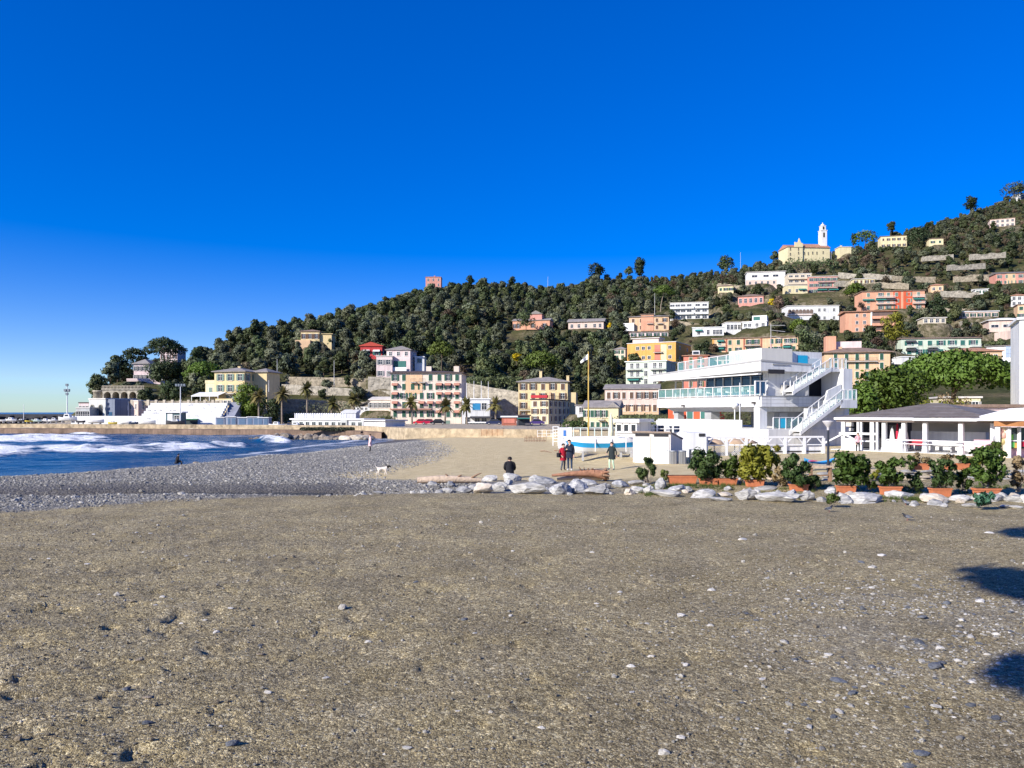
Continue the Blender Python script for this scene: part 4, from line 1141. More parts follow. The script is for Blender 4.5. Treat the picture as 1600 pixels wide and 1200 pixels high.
house('house', 'pink house with a pale sloping roof near the right edge', 'house', 1545, 1602, 500, 518, 312, 308, 10, 'pink', 'hip', 'white', 1.2, .8, floors=1, cols=3, ww=2.6, wh=1.1, fm=WHITE)
house('house', 'narrow pink house with a teal window under the sloping roof', 'house', 1574, 1602, 517, 536, 296, 296, 8, 'pink', None, floors=1, cols=[.6], ww=1.8, wh=1.6, sh='teal', closed=1)
r, w, h, rz, A, zb = house('house', 'white house wall with a big blue grid of solar panels', 'house', 1541, 1596, 541, 566, 236, 230, 9, 'white', 'flat', 'slate', 0, .4, floors=1, cols=[], padr=8)
b = MB()
for i in range(4):
    for j in range(3): b.box(w*.56+i*.95, w*.56+i*.95+.85, -.15, -.02, h*.3+j*1.15, h*.3+j*1.15+1.05)
b.build('solar_panel', glass_mat('solar_blue', (.28,.36,.5), .25), r)
house('house', 'low house with terracotta roof just above the umbrella pine', 'house', 1482, 1566, 549, 566, 228, 226, 9, 'peach', 'hip', 'tile', 1.2, .5, floors=1, cols=4, ww=1, wh=1.3)
r, w, h, rz, A, zb = house('apartment_building', 'peach apartment house with tall dark green shutters behind the beach club', 'building', 1288, 1391, 551, 606, 226, 222, 12, 'peach', 'hip', 'brown', 1.7, .8, floors=4, cols=[.17,.34,.5,.65,.87], ww=.9, wh=1.8, sh='green', closed=1.0, chim=[(.3, .3)], balc=[(3,.3,.8,'iron',1.0)])
b = MB(); b.box(w*.08, w*.24, 6, 10, h, h+5.5); b.build('stair_tower', PL['salmon'], r)
b = MB(); b.box(w*.25, w*.66, 8, 12, h, h+4.0); b.build('rear_block', PL['palepink'], r)
r, w, h, rz, A, zb = house('house', 'vivid orange red house with teal shutters and white window frames', 'house', 1044, 1106, 622, 674, 131, 127, 8, 'deeporange', 'hip', 'brown', 1.0, .3, floors=3, cols=[.22,.56,.9], ww=1.0, wh=1.3, sh='teal', closed=1.0, fm=WHITE, balc=[(1,.05,.45,'solid',.8)])
house('house', 'small pale green house glimpsed under the beach club deck', 'house', 1107, 1124, 630, 672, 138, 138, 6, 'palegreen', 'flat', 'grey', 0, .2, floors=3, cols=[.5], ww=1.1, wh=1.3, sh='teal', closed=.5)
house('house', 'square red house alone on the wooded skyline', 'house', 665, 689, 433, 449, 540, 540, 9, 'redpink', 'hip', 'tile', 1.0, .3, floors=2, cols=3, ww=1.0, wh=1.8, sh=None, chim=[(.55,.5)], padr=6)
r, w, h, rz, A, zb = house('villa', 'orange villa with grey gables half hidden in the hillside wood', 'villa', 801, 859, 501, 517, 392, 388, 10, 'salmon', 'gablex', 'grey', 1.5, .4, floors=1, cols=[.06,.15,.55,.86], ww=1.2, wh=2.0, sh='brown', closed=.2)
b = MB(); b.box(w*.46, w*.78, 1, 8, h*.6, h+3.4); b.build('tower', PL['redpink'], r)
b = MB(); b.add([(w*.43,.5,h+3.42),(w*.81,.5,h+3.42),(w*.81,8.5,h+3.42),(w*.43,8.5,h+3.42),(w*.62,.5,h+5.2),(w*.62,8.5,h+5.2)], [(0,1,4),(1,2,5,4),(2,3,5),(3,0,4,5),(3,2,1,0)]); b.build('tower_roof', ROOF_M['grey'], r)
r, w, h, rz, A, zb = house('house', 'low pink bungalow with a long grey roof in the wood', 'house', 888, 943, 503, 515, 392, 388, 10, 'pink', 'gablex', 'grey', 2.0, .7, floors=1, cols=[.1,.3,.5,.75,.9], ww=1.3, wh=1.8, sh=None)
house('church_annex', 'small cream annex with chimney right of the hilltop church', 'house', 1312, 1330, 386, 396, 484, 484, 7, 'paleyellow', 'flat', 'pale', 0, .3, floors=1, cols=[], chim=[(.3, 1.5)])
house('house', 'cream house half hidden behind the big umbrella pine', 'house', 1468, 1532, 622, 668, 140, 138, 8, 'paleyellow', 'flat', 'pale', 0, .3, floors=2, cols=4, ww=.9, wh=1.3, sh='grey')
house('house', 'cream stepped house left of the pavilion roof under the pine', 'house', 1366, 1404, 634, 672, 118, 117, 7, 'paleyellow', 'flat', 'pale', 0, .1, floors=2, cols=6, ww=.4, wh=.9)
house('house', 'tall bright white house cut off by the right edge', 'house', 1593, 1660, 498, 668, 96, 94, 9, 'white', 'flat', 'white', 0, .3, floors=5, cols=[.35,.75], ww=1.1, wh=1.6, padr=7)
house('house', 'low pink house with a brown eave behind the pavilion', 'house', 1533, 1600, 636, 672, 84, 84, 6, 'palepink', 'flat', 'brown', 0, .35, floors=1, cols=[.2], ww=.8, wh=.8, padr=4)
for a in [('low yellow garden house among the terraces right of the pink apartments',1333,1367,436,444,405,'paleyellow','flat','pale',4,1.0),('small beige ruin house on the bare slope below the cedar',1442,1478,497,505,318,'beige','flat','pale',4,1.2),
  ('long low pink terrace house above the pale green row',1503,1560,487,497,330,'pink','flat','white',5,1.1),('small white house at the right edge above the pink sloping roof',1580,1606,462,478,352,'white','hip','tile',3,1.2),('peach house cut off by the right edge of the slope',1590,1612,476,498,330,'peach','flat','brown',2,1.4),
  ('small grey roofed house among trees above the modern white block',1122,1146,447,457,425,'paleyellow','hip','brown',3,1.2),('white garden shed below the red and pink hill house',1524,1544,452,460,398,'white','shed','white',2,1.0),('little peach house right of the long salmon block',1454,1474,446,456,392,'peach','hip','tile',2,1.2),
  ('small cream house between the orange and pale green apartments and the wood',960,977,546,562,322,'cream','hip','grey',2,1.2),('low pink house right above the orange apartment block',984,1044,519,527,346,'palepink','flat','brown',5,1.2),('small cream house on the bare slope right of the cream hill house',1452,1474,373,383,512,'paleyellow','hip','brown',2,1.3)]:
    house('house', a[0], 'house', a[1], a[2], a[3], a[4], a[5], a[5]-2, 8, a[6], a[7], a[8], 1.1, .4, floors=1 if a[4]-a[3] < 13 else 2, cols=a[9], ww=a[10], wh=1.4, sh=['green', 'brown', None][a[1] % 3], closed=.4)
# shop and stalls at the promenade
r, w, h, rz, A, zb = house('shop', 'small rust red shop with a white flat roof beside the palm', 'shop', 784, 807, 652, 664, 172, 172, 5, 'rust', 'flat', 'white', 0, .3, floors=1, cols=[], padr=3)
b = MB(); b.box(.4, w-.4, -.09, -.01, h*.25, h*.8); b.build('sign_panel', PL['coral'], r)
r, w, h, rz, A, zb = house('shop', 'dark shop front with a teal canopy between the rust shop and cream house', 'shop', 808, 828, 650, 668, 180, 180, 5, 'darkgrey', 'flat', 'dark', 0, .3, floors=1, cols=[], padr=3)
b = MB(); b.box(0, w, -1.2, -.01, h*.75, h*.84); b.build('canopy', AWN['teal'], r)
b = MB(); b.box(w*.1, w*.6, -.05, -.01, 0, h*.6); b.build('shopfront', PANE, r)
r, w, h, rz, A, zb = house('bus_shelter', 'glazed white kiosk below the hotel annex', 'kiosk', 734, 762, 661, 669, 205, 205, 3, glass_mat('kiosk_glass', (.10,.13,.12), .15), 'flat', 'white', 0, .5, floors=1, cols=[], padr=2)
b = MB()
for i in range(7): b.box(w*i/6-.04, w*i/6+.04, -.06, -.005, 0, h)
b.build('mullions', WHITE, r)

# --- hilltop church
def zc(py): return zat(py, 480)
cx = xat(1231, 480)
t = thing('church', 'pale yellow hilltop church with a tall white bell tower', 'church', (cx, 480, zc(411)), R(4), None, 'thing')
def lx(px): return xat(px, 480)-cx
z0 = zc(411)
def lz(py): return zc(py)-z0
CH = PL['paleyellow']
b = MB(); b.box(0, lx(1255), 0, 14, -6, lz(386)); b.build('facade_block', CH, t)
b = MB(); b.box(lx(1255)+.02, lx(1300), 1.0, 13, -6, lz(386)); b.build('nave', CH, t)
b = MB()
b.add([(lx(1255)+.02,.4,lz(386)+.02),(lx(1301),.4,lz(386)+.02),(lx(1301),13.6,lz(386)+.02),(lx(1255)+.02,13.6,lz(386)+.02),(lx(1255)+.02,7,lz(377)),(lx(1301),7,lz(377))], [(0,1,5,4),(1,2,5),(2,3,4,5),(3,0,4)])
b.add([(-.4,-.4,lz(386)+.02),(lx(1255),-.4,lz(386)+.02),(lx(1255),14.4,lz(386)+.02),(-.4,14.4,lz(386)+.02),(0,7,lz(379)),(lx(1255),7,lz(379))], [(0,1,5,4),(1,2,5),(2,3,4,5),(3,0,4)])
b.build('roof', ROOF_M['tile'], t)
b = MB(); b.prism([(lx(1242),lz(386)),(lx(1255),lz(386)),(lx(1255),lz(380)),(lx(1252),lz(379)),(lx(1249),lz(372)),(lx(1247),lz(379)),(lx(1242),lz(378))], -.3, .5, 'y'); b.build('pediment', CH, t)
b = MB(); b.box(lx(1300)+.02, lx(1304), 2, 12, -6, lz(391)); b.build('apse', PL['beige'], t)
for px, py in [(1235,397),(1235,404),(1248,395),(1248,403),(1259,395),(1265,395),(1272,394),(1279,394),(1289,393),(1248,389),(1235,389),(1289,402)]:
    y = 0 if px < 1255 else 1.0
    o = link('window', window_mesh(.8, 1.3, CH, True), t, (lx(px), y, lz(py)-.9))
b = MB(); b.box(lx(1260), lx(1262), .9, .99, -.5, 3.2); b.build('door', SH['brown'], t)
tw = MB(); xa, xb = lx(1289.5), lx(1299)
tw.box(xa, xb, 4, 7.8, lz(388), lz(357)); tw.box(xa-.25, xb+.25, 3.75, 8.05, lz(357)+.01, lz(356)); tw.box(xa+.5, xb-.5, 4.5, 7.3, lz(356)+.01, lz(349))
tw.box(xa+.3, xb-.3, 4.3, 7.5, lz(349)+.01, lz(348.4))
o = tw.build('bell_tower', PL['white'], t)
b = MB(); b.lathe([(1.35, lz(348.4)+.01), (1.25, lz(347)), (.6, lz(345.5)), (.25, lz(345)), (.12, lz(343)), (0, lz(342.5))], 10, ((xa+xb)/2, 5.9)); b.build('cupola', PL['white'], t)
for py, hh in ((365, 2.6), (352.5, 1.5)):
    b = MB(); pts = [(-.55,0),(.55,0)] + [(.55*math.cos(a), hh+.5*math.sin(a)) for a in np.linspace(0, math.pi, 7)]
    yy = 4 if hh > 2 else 4.5
    b.prism([(p[0]+(xa+xb)/2, p[1]+lz(py)-1.0) for p in pts], yy-.04, yy-.003, 'y'); b.build('belfry_opening', mat('belfry_shade', (.03,.025,.02), .9, 0), t)
pad(cx+12, 487, 16, z0-.1)
HOUSES.append((1229, 1304, 340, 405, 478))

# --- dry stone and retaining walls
def stone_wall(label, px0, px1, yt0, yt1, yb0, yb1, Y0, Y1, m=STONE2, th=.8, jit=.12):
    A = Vector((xat(px0, Y0), Y0)); B = Vector((xat(px1, Y1), Y1)); L = (B-A).length
    z0 = zat(yb0, Y0)
    t0, t1, b1 = zat(yt0, Y0)-z0, zat(yt1, Y1)-z0, zat(yb1, Y1)-z0
    b = MB(); n = max(4, int(L/4))
    r_ = random.Random(int(px0*7+yt0))
    tops = [t0+(t1-t0)*i/n + r_.uniform(-jit, jit*.6) for i in range(n+1)]
    for i in range(n):
        xa, xb = L*i/n, L*(i+1)/n
        za, zb_ = b1*i/n-2.5, b1*(i+1)/n-2.5
        b.add([(xa,0,za),(xb,0,zb_),(xb,0,tops[i+1]),(xa,0,tops[i]),(xa,th,tops[i]),(xb,th,tops[i+1]),(xb,th,zb_),(xa,th,za)], [(0,1,2,3),(3,2,5,4),(4,5,6,7)])
    # courses of proud stones over the face
    for k in range(int(L*max(t0, 1.2)*.55)):
        x = r_.uniform(0, L-.8); f = x/L
        zz = r_.uniform(b1*f, t0+(t1-t0)*f-.4); ww = r_.uniform(.4, 1.0); hh = r_.uniform(.22, .45)
        b.box(x, x+ww, -r_.uniform(.04, .16), -.001, zz, zz+hh)
    o = b.build('stone_wall', m, None, (A.x, A.y, z0)); o.rotation_euler = (0, 0, math.atan2(B.y-A.y, B.x-A.x))
    return tag(o, label, 'stone wall', kind='thing')
stone_wall('tall pale stone retaining wall between the hotel annex and the cream apartments', 727, 812, 598, 613, 652, 660, 252, 246)
stone_wall('upper stone terrace wall in the slope left of the hotel', 446, 612, 588, 592, 604, 606, 276, 268, STONE)
stone_wall('broad middle stone retaining wall left of the hotel', 440, 612, 600, 611, 622, 630, 264, 257)
stone_wall('lower rough stone wall above the long beach restaurant', 432, 612, 622, 630, 656, 658, 250, 246, STONE)
stone_wall('stone wall below the pink villa behind the hotel', 575, 616, 588, 590, 604, 606, 258, 258)
for i, (a, c, y0, y1, d) in enumerate([(1310,1398,424,427,430),(1395,1462,428,431,418),(1480,1540,412,409,436),(1490,1545,430,427,415),(1305,1360,436,439,408),(1455,1520,478,480,355),(1500,1552,502,504,322),(1120,1160,440,443,430),(1515,1572,396,392,455),(1050,1110,500,503,372),(1440,1490,398,395,462),(1360,1420,438,441,402),(1470,1530,452,454,380),(1540,1590,468,465,372)]):
    stone_wall('low dry stone terrace wall across the sparse slope below the church', a, c, y0+1.6+(i*7 % 3)*.5, y1+2, y0+4, y1+4, d, d-6+(i*5 % 11), STONE if i % 2 else STONE2, .8, .75)['group'] = 'dry stone terrace walls on the hillside'
# ------------------------------------------------------------------ vegetation
BARK = mat('bark', (.10,.075,.055), .95, .3, 2.0, .5, 6)
BARKP = mat('bark_pale', (.22,.18,.14), .95, .3, 2.0, .5, 6)
L_OLIVE = leaf_mat('leaf_olive', (.074,.092,.052), (.185,.205,.130), .65)
L_OAK = leaf_mat('leaf_oak', (.050,.072,.030), (.125,.155,.066), .65)
L_BROWN = leaf_mat('leaf_winter', (.11,.082,.05), (.21,.16,.105), .6)
L_PINE = leaf_mat('leaf_umbrella_pine', (.07,.115,.02), (.17,.23,.045), .3)
L_PINED = leaf_mat('leaf_pine_dark', (.026,.046,.022), (.07,.10,.042), .3)
L_BIG = leaf_mat('leaf_broad_pine', (.052,.105,.016), (.150,.220,.036), .3)
L_PALM = leaf_mat('leaf_palm', (.10,.10,.03), (.24,.21,.075), .4)
L_YEL = leaf_mat('leaf_mimosa', (.55,.40,.01), (.75,.60,.02), .2)
L_LIME = leaf_mat('leaf_lime', (.16,.18,.02), (.34,.32,.05), .3, .35, 3)
L_SHRUB = leaf_mat('leaf_laurel', (.030,.070,.012), (.115,.175,.035), .3, .3, 4)
L_SHRUB2 = leaf_mat('leaf_oleander', (.032,.068,.018), (.115,.16,.05), .3, .3, 4)
L_GRASS = leaf_mat('leaf_grass', (.06,.10,.02), (.16,.19,.05), .3, .3, 3)
L_DRY = leaf_mat('leaf_dry', (.18,.13,.06), (.34,.26,.14), .3, .2, 3)

SOFT = [None]
def soften(me, extra=0):
    """leaf normals lean outwards from their clump, so that a crown shades as a rounded mass"""
    N = SOFT[0]/np.linalg.norm(SOFT[0], axis=1)[:, None]
    if extra: N = np.concatenate([N, np.zeros((extra, 3))])
    me.polygons.foreach_set('use_smooth', np.ones(len(me.polygons), dtype=bool))
    me.normals_split_custom_set_from_vertices(N.tolist()); return me
def leaf_cloud(clumps, per, size, seed, shell=(.55, 1.0), flat=0.0, up=0.25, aspect=1.5):
    """Leaf-sized quads filling the shells of several clumps: (x,y,z,rx,ry,rz) each."""
    g = np.random.default_rng(seed)
    P = []; D = []
    for c in clumps:
        k = int(per*(c[3]*c[4]+c[3]*c[5])/2/ (clumps[0][3]*clumps[0][4]+clumps[0][3]*clumps[0][5])*2)+8
        d = g.normal(size=(k, 3)); d /= np.linalg.norm(d, axis=1)[:, None]
        d[:, 2] = np.where(g.random(k) < up, np.abs(d[:, 2]), d[:, 2])
        r = g.uniform(shell[0], shell[1], k)[:, None]*(0.85+0.3*g.random(k)[:, None])
        P.append(np.array(c[:3]) + d*r*np.array(c[3:6])); D.append(d)
    P = np.concatenate(P); D = np.concatenate(D); n = len(P)
    nrm = D*0.6 + g.normal(size=(n, 3))*0.8 + np.array([0, 0, .35+flat])
    nrm /= np.linalg.norm(nrm, axis=1)[:, None]
    t = np.cross(nrm, g.normal(size=(n, 3))); t /= np.linalg.norm(t, axis=1)[:, None]
    b = np.cross(nrm, t)
    SOFT[0] = np.repeat(D*.75 + nrm*.35 + (P-P.mean(0))/(np.abs(P-P.mean(0)).max()+1e-6)*.35, 4, 0)
    s = size*g.uniform(.6, 1.3, n)[:, None]
    a = t*s*aspect*.5; b = b*s*.5
    V = np.stack([P-a, P-b*.9+a*.1, P+a, P+b], 1).reshape(-1, 3)
    return V, np.arange(n*4).reshape(n, 4)

def random_clumps(n, rx, ry, z0, z1, cr, seed, dome=False):
    g = random.Random(seed); out = []
    while len(out) < n:
        x, y, z = g.uniform(-1, 1), g.uniform(-1, 1), g.uniform(-1, 1)
        if x*x+y*y+z*z > 1 or x*x+y*y+z*z < .12: continue
        if dome and z < -.2: continue
        s = cr*g.uniform(.75, 1.25)
        out.append((x*rx, y*ry, (z0+z1)/2+z*(z1-z0)/2, s, s, s*.8))
    return out

def merge_np(parts):
    V = []; F = []; MI = []; o = 0
    for v, f, mi in parts:
        V.append(v); F.append(f+o); MI.append(np.full(len(f), mi)); o += len(v)
    return np.concatenate(V), np.concatenate(F), np.concatenate(MI)
def trunk_np(paths, n=6):
    """quads only: tapered limbs"""
    V = []; F = []; o = 0
    for pts, rs in paths:
        for i, (p, r) in enumerate(zip(pts, rs)):
            q = Vector(pts[min(i+1, len(pts)-1)])-Vector(pts[max(i-1, 0)]); q.normalize()
            u = q.orthogonal().normalized(); w = q.cross(u)
            for k in range(n):
                a = 2*math.pi*k/n
                V.append(tuple(Vector(p)+u*(r*math.cos(a))+w*(r*math.sin(a))))
        for i in range(len(pts)-1):
            for k in range(n):
                F.append((o+i*n+k, o+i*n+(k+1) % n, o+(i+1)*n+(k+1) % n, o+(i+1)*n+k))
        o += len(pts)*n
    return np.array(V), np.array(F)
def limbs(h, r, spread, n, seed, z0=0.0, lean=(0, 0), top=None):
    g = random.Random(seed); out = []
    pts = [(lean[0]*t*t, lean[1]*t*t, z0+(h-z0)*t) for t in (0, .35, .7, 1)]
    out.append((pts, [r, r*.85, r*.7, r*.5]))
    for i in range(n):
        a = 2*math.pi*(i+g.random()*.6)/n; s = spread*g.uniform(.6, 1); zz = (top or h*1.5)
        b0 = (lean[0]*.8, lean[1]*.8, z0+(h-z0)*g.uniform(.75, 1))
        m = (b0[0]+math.cos(a)*s*.5, b0[1]+math.sin(a)*s*.5, b0[2]+(zz-b0[2])*.6)
        e = (b0[0]+math.cos(a)*s, b0[1]+math.sin(a)*s, zz)
        out.append(([b0, m, e], [r*.5, r*.32, r*.12]))
    return out

def dome_clumps(n, rx, ry, z0, z1, cr, seed):
    """flat topped canopy: clumps over a shallow dome, none hanging inside"""
    g = random.Random(seed); out = []
    for i in range(n):
        r = math.sqrt((i+.5)/n); a = i*2.39996+g.uniform(-.3, .3); s = cr*g.uniform(.8, 1.25)
        top = z1-(z1-z0)*.62*r**2.4
        out.append((rx*r*math.cos(a), ry*r*math.sin(a), top-s*.55-g.uniform(0, .12)*(z1-z0), s, s, s*.62))
    return out
def tree_meshes(seed, rx, rz_, trunk_h, nclump, per, size, leafm, cr=.42, lean=(0, 0), dome=False, tr=.22, ry=None, barkm=BARK, branches=5):
    ry = ry or rx
    z0, z1 = trunk_h, trunk_h+rz_*2
    cl = random_clumps(nclump, rx*(1.02-cr), ry*(1.02-cr), z0+rz_*.22, z1-min(rz_*.2, rx*cr*.7), rx*cr, seed, dome)
    if dome: cl = dome_clumps(nclump, rx*(1-cr*.7), ry*(1-cr*.7), z0, z1, rx*cr, seed)
    cl = [(c[0], c[1], c[2], c[3], c[4], min(c[5], rz_*.75)) for c in cl]
    cl = [(c[0]+lean[0], c[1]+lean[1], *c[2:]) for c in cl]
    V, F = leaf_cloud(cl, per, size, seed)
    crown = soften(mesh_np('crown', V, F, [leafm], False))
    tv, tf = trunk_np(limbs(trunk_h+rz_*.4, tr, rx*.65, branches, seed, -1.2, lean, trunk_h+rz_*1.1))
    trunk = mesh_np('trunk', tv, tf, [barkm], True)
    Vm, Fm, MI = merge_np([(V, F, 0), (tv, tf, 1)])
    whole = soften(mesh_np('tree', Vm, Fm, [leafm, barkm], False, MI), len(tv))
    return crown, trunk, whole
OLIVES = [tree_meshes(300+i, 3.0, 2.2+.25*i, 1.0, 16, 72, .50, [L_OLIVE, L_OAK, L_OLIVE, L_OAK, L_OLIVE][i]) for i in range(5)]
TALLS = [tree_meshes(320+i, 2.6, 3.4, 1.8, 16, 72, .5, L_OAK) for i in range(2)]
BUSHES = [tree_meshes(330+i, 1.6, 1.0, .1, 8, 40, .42, [L_OLIVE, L_OAK, L_BROWN][i], tr=.08, branches=3) for i in range(3)]
BARES = [tree_meshes(340+i, 2.8, 2.4, 1.6, 14, 26, .40, L_BROWN, tr=.18) for i in range(2)]

def free_spot(px, Y, zt, r):
    """no crown inside a house or across a facade"""
    x = xat(px, Y)
    for hx, hy, pr, z in PADS:
        if (x-hx)**2+(Y-hy)**2 < (pr*.92+r*.3)**2: return False
    pt = pyof(zt, Y); pr_ = r/Y*FPX
    for x0, x1, y0, y1, hY in HOUSES:
        if Y < hY and px+pr_*.8 > x0 and px-pr_*.8 < x1 and pt < y1-2:
            return False
    return True

CLEAR = []   # (px0, px1, py0, py1, Ymin): windows kept for single trees
def place_wood():
    g = np.random.default_rng(77)
    N = 34000
    Ys = np.sqrt(g.random(N)*(760**2-225**2)+225**2)
    px = g.uniform(150, 1760, N)
    z = hill_z(px, Ys)
    dens = np.where(px < 985, .95, .74)
    dens = np.where((px >= 985) & (Ys > 470), .9, dens)
    dens = np.where((px > 1290) & (Ys > 385) & (Ys < 470), .5, dens)
    dens = np.where((px > 985) & (Ys < 300), .7, dens)
    dens = np.where(px < 330, .7, dens)
    dens = np.where((px > 420) & (px < 620) & (Ys < 285), .12, dens)
    dens *= 0.75+0.5*vnoise((px-800)/1200*Ys*.02, Ys*.02, 88, 3)
    keep = (z > 6.5) & (g.random(N) < dens)
    px, Ys, z = px[keep], Ys[keep], z[keep]
    order = np.argsort(Ys)
    cells = {}; res = []
    for i in order:
        p, Y, zz = px[i], Ys[i], z[i]
        x = xat(p, Y)
        sc = (.55+1.0*g.random()**1.5)*(1.0 if p < 985 else .85)
        if p > 1100 and Y > 560: sc *= .85
        d = 3.5*sc*(1.0 if p < 985 else 1.25)
        ci, cj = int(x//4), int(Y//4); ok = True
        for a in (-1, 0, 1):
            for b in (-1, 0, 1):
                for (qx, qy) in cells.get((ci+a, cj+b), ()):
                    if (qx-x)**2+(qy-Y)**2 < d*d: ok = False
        if not ok or not free_spot(p, Y, zz+5.2*sc, 3*sc): continue
        cells.setdefault((ci, cj), []).append((x, Y))
        u = g.random()
        if p < 985: kind = 'tall' if u < (.10 if Y < 400 else .03) else ('bare' if u > .985 else 'olive')
        else: kind = 'tall' if u < .06 else ('bare' if u > .90 else ('bush' if u > .62 else 'olive'))
        if kind == 'bush': sc *= 1.2
        res.append((x, Y, zz-.2, sc, kind))
    # what shows largest is a tree of its own
    res.sort(key=lambda q: -q[3]/q[1]*(0.6 if q[4] == 'bush' else 1))
    lists = {'olive': OLIVES, 'tall': TALLS, 'bush': BUSHES, 'bare': BARES}
    info = {'olive': ('olive_tree', 'grey green round crowned olive or oak on the wooded hillside', 'round crowned trees of the hillside wood'),
            'tall': ('oak_tree', 'taller dark oval crowned oak rising from the hillside wood', 'tall dark oaks of the hillside wood'),
            'bush': ('bush', 'low scrubby bush on the open hillside between the houses', 'bushes on the hillside'),
            'bare': ('bare_tree', 'leafless brownish winter tree on the hillside', 'bare winter trees on the hillside')}
    import re
    CUT = r' (?:behind|above|below|with|on|of|in|beside|left|right|at|under|standing|alone|between|half|high|cut|glimpsed|near|squeezed|from|just|by|that|along|before|rising) '
    near = []
    for o in [o for o in COL.objects if o.get('kind') == 'thing' and o.get('w')]:
        hx, hy = o.location.x, o.location.y; wv = o['w']
        ca, sa = math.cos(o.rotation_euler.z), math.sin(o.rotation_euler.z)
        p0 = pxof(hx, hy); p1 = pxof(hx+ca*wv, hy+sa*wv)
        near.append((p0, p1, pyof(o.location.z+o['h'], hy), pyof(o.location.z, hy), re.split(CUT, o['label'])[0]))
    from collections import Counter
    dupn = Counter(q[4] for q in near)
    near = [q for q in near if dupn[q[4]] == 1]
    def relation(px, py):
        best = None
        for p0, p1, yt, yb, nm in near:
            dx = p0-px if px < p0 else (px-p1 if px > p1 else 0); dy = yt-py if py < yt else (py-yb if py > yb else 0)
            d = dx+dy*1.2
            if best is None or d < best[0]:
                rel = ('above' if py < yt else 'below') if dy > dx else ('left of' if px < (p0+p1)/2 else 'right of')
                best = (d, rel, nm)
        return best
    NTH = ['nearest', 'second', 'third', 'fourth', 'fifth', 'sixth', 'seventh', 'eighth', 'ninth', 'tenth', 'eleventh', 'twelfth']
    made = []
    seen = Counter()
    for o in COL.objects:
        if o.get('group') == 'dry stone terrace walls on the hillside':
            d, rel, nm = relation(pxof(o.location.x, o.location.y)+30, pyof(o.location.z+1, o.location.y))
            seen[(rel, nm)] += 1; k = seen[(rel, nm)]
            o['label'] = ('' if k == 1 else ['', '', 'second ', 'third ', 'fourth '][k])+'low dry stone terrace wall '+rel+' the '+nm
    cnt = 0
    rest = {k: [] for k in lists}
    for q in res:
        x, Y, zz, sc, kind = q
        if cnt < 290:
            nm, lab, grp = info[kind]
            c, t, w = lists[kind][rnd.randrange(len(lists[kind]))]
            r = thing(nm, lab, 'bush' if kind == 'bush' else 'tree', (x, Y, zz), rnd.uniform(0, 6.28), grp)
            r.scale = (sc*rnd.uniform(.9, 1.15), sc, sc*rnd.uniform(.75, 1.25))
            link('crown', c, r); link('trunk', t, r)
            made.append((kind, relation(pxof(x, Y), pyof(zz+3*sc, Y)), r))
            cnt += 1
        else: rest[kind].append(q)
    short = {'olive': 'grey green round crowned tree', 'tall': 'tall dark oval oak', 'bush': 'low scrubby bush', 'bare': 'leafless brown tree'}
    byrel = {}
    for kind, rel, r in made: byrel.setdefault((kind, rel[1], rel[2]), []).append((rel[0], r))
    for (kind, rel, nm), L in byrel.items():
        L.sort(key=lambda q: q[0])
        for i, (d, r) in enumerate(L[:12]):
            lab = short[kind]+', '+NTH[i]+' one '+rel+' the '+nm if len(L) > 1 else short[kind]+' '+rel+' the '+nm
            if len(lab.split()) <= 16: r['label'] = lab
    nmrest = {'olive': ('hillside_wood', 'dense evergreen wood covering the hill behind the town', 'wood'),
              'tall': ('tall_wood', 'scattered taller oaks deep in the hillside wood', 'wood'),
              'bush': ('scrub', 'low scrub over the sparse upper slope', 'scrub'),
              'bare': ('winter_wood', 'leafless winter trees scattered over the upper slope', 'wood')}
    for k, L in rest.items():
        if not L: continue
        A = np.array([[q[0], q[1], q[2]] for q in L])
        sc = np.array([[q[3], q[3], q[3]*1.0] for q in L])
        rt = np.zeros_like(A); rt[:, 2] = g.random(len(L))*6.28
        scatter(nmrest[k][0], A, sc, rt, [m[2] for m in lists[k]], nmrest[k][1], nmrest[k][2])
    print('wood', len(res))

def single_tree(name, label, cat, px, ytop, ybase, Y, wpx, leafm, flat=.45, nclump=22, per=60, size=.5, seed=1, lean=0, trunk=.5, group=None, barkm=BARK, cr=.34, tr=None, dome=True, branches=6):
    """a tree measured on the photo: crown wpx wide with its top at ytop, foot at ybase"""
    H = (ybase-ytop)/FPX*Y; rw = wpx/2/FPX*Y
    crown_h = H*(1-trunk)
    c, t, w = tree_meshes(seed, rw, crown_h/2, H*trunk, nclump, per, size, leafm, cr, (lean/FPX*Y, 0), dome, tr or max(.18, H*.022), rw*.8, barkm, branches)
    r = thing(name, label, cat, (xat(px-lean, Y), Y, zat(ybase, Y)), 0, group)
    link('crown', c, r); link('trunk', t, r)
    return r

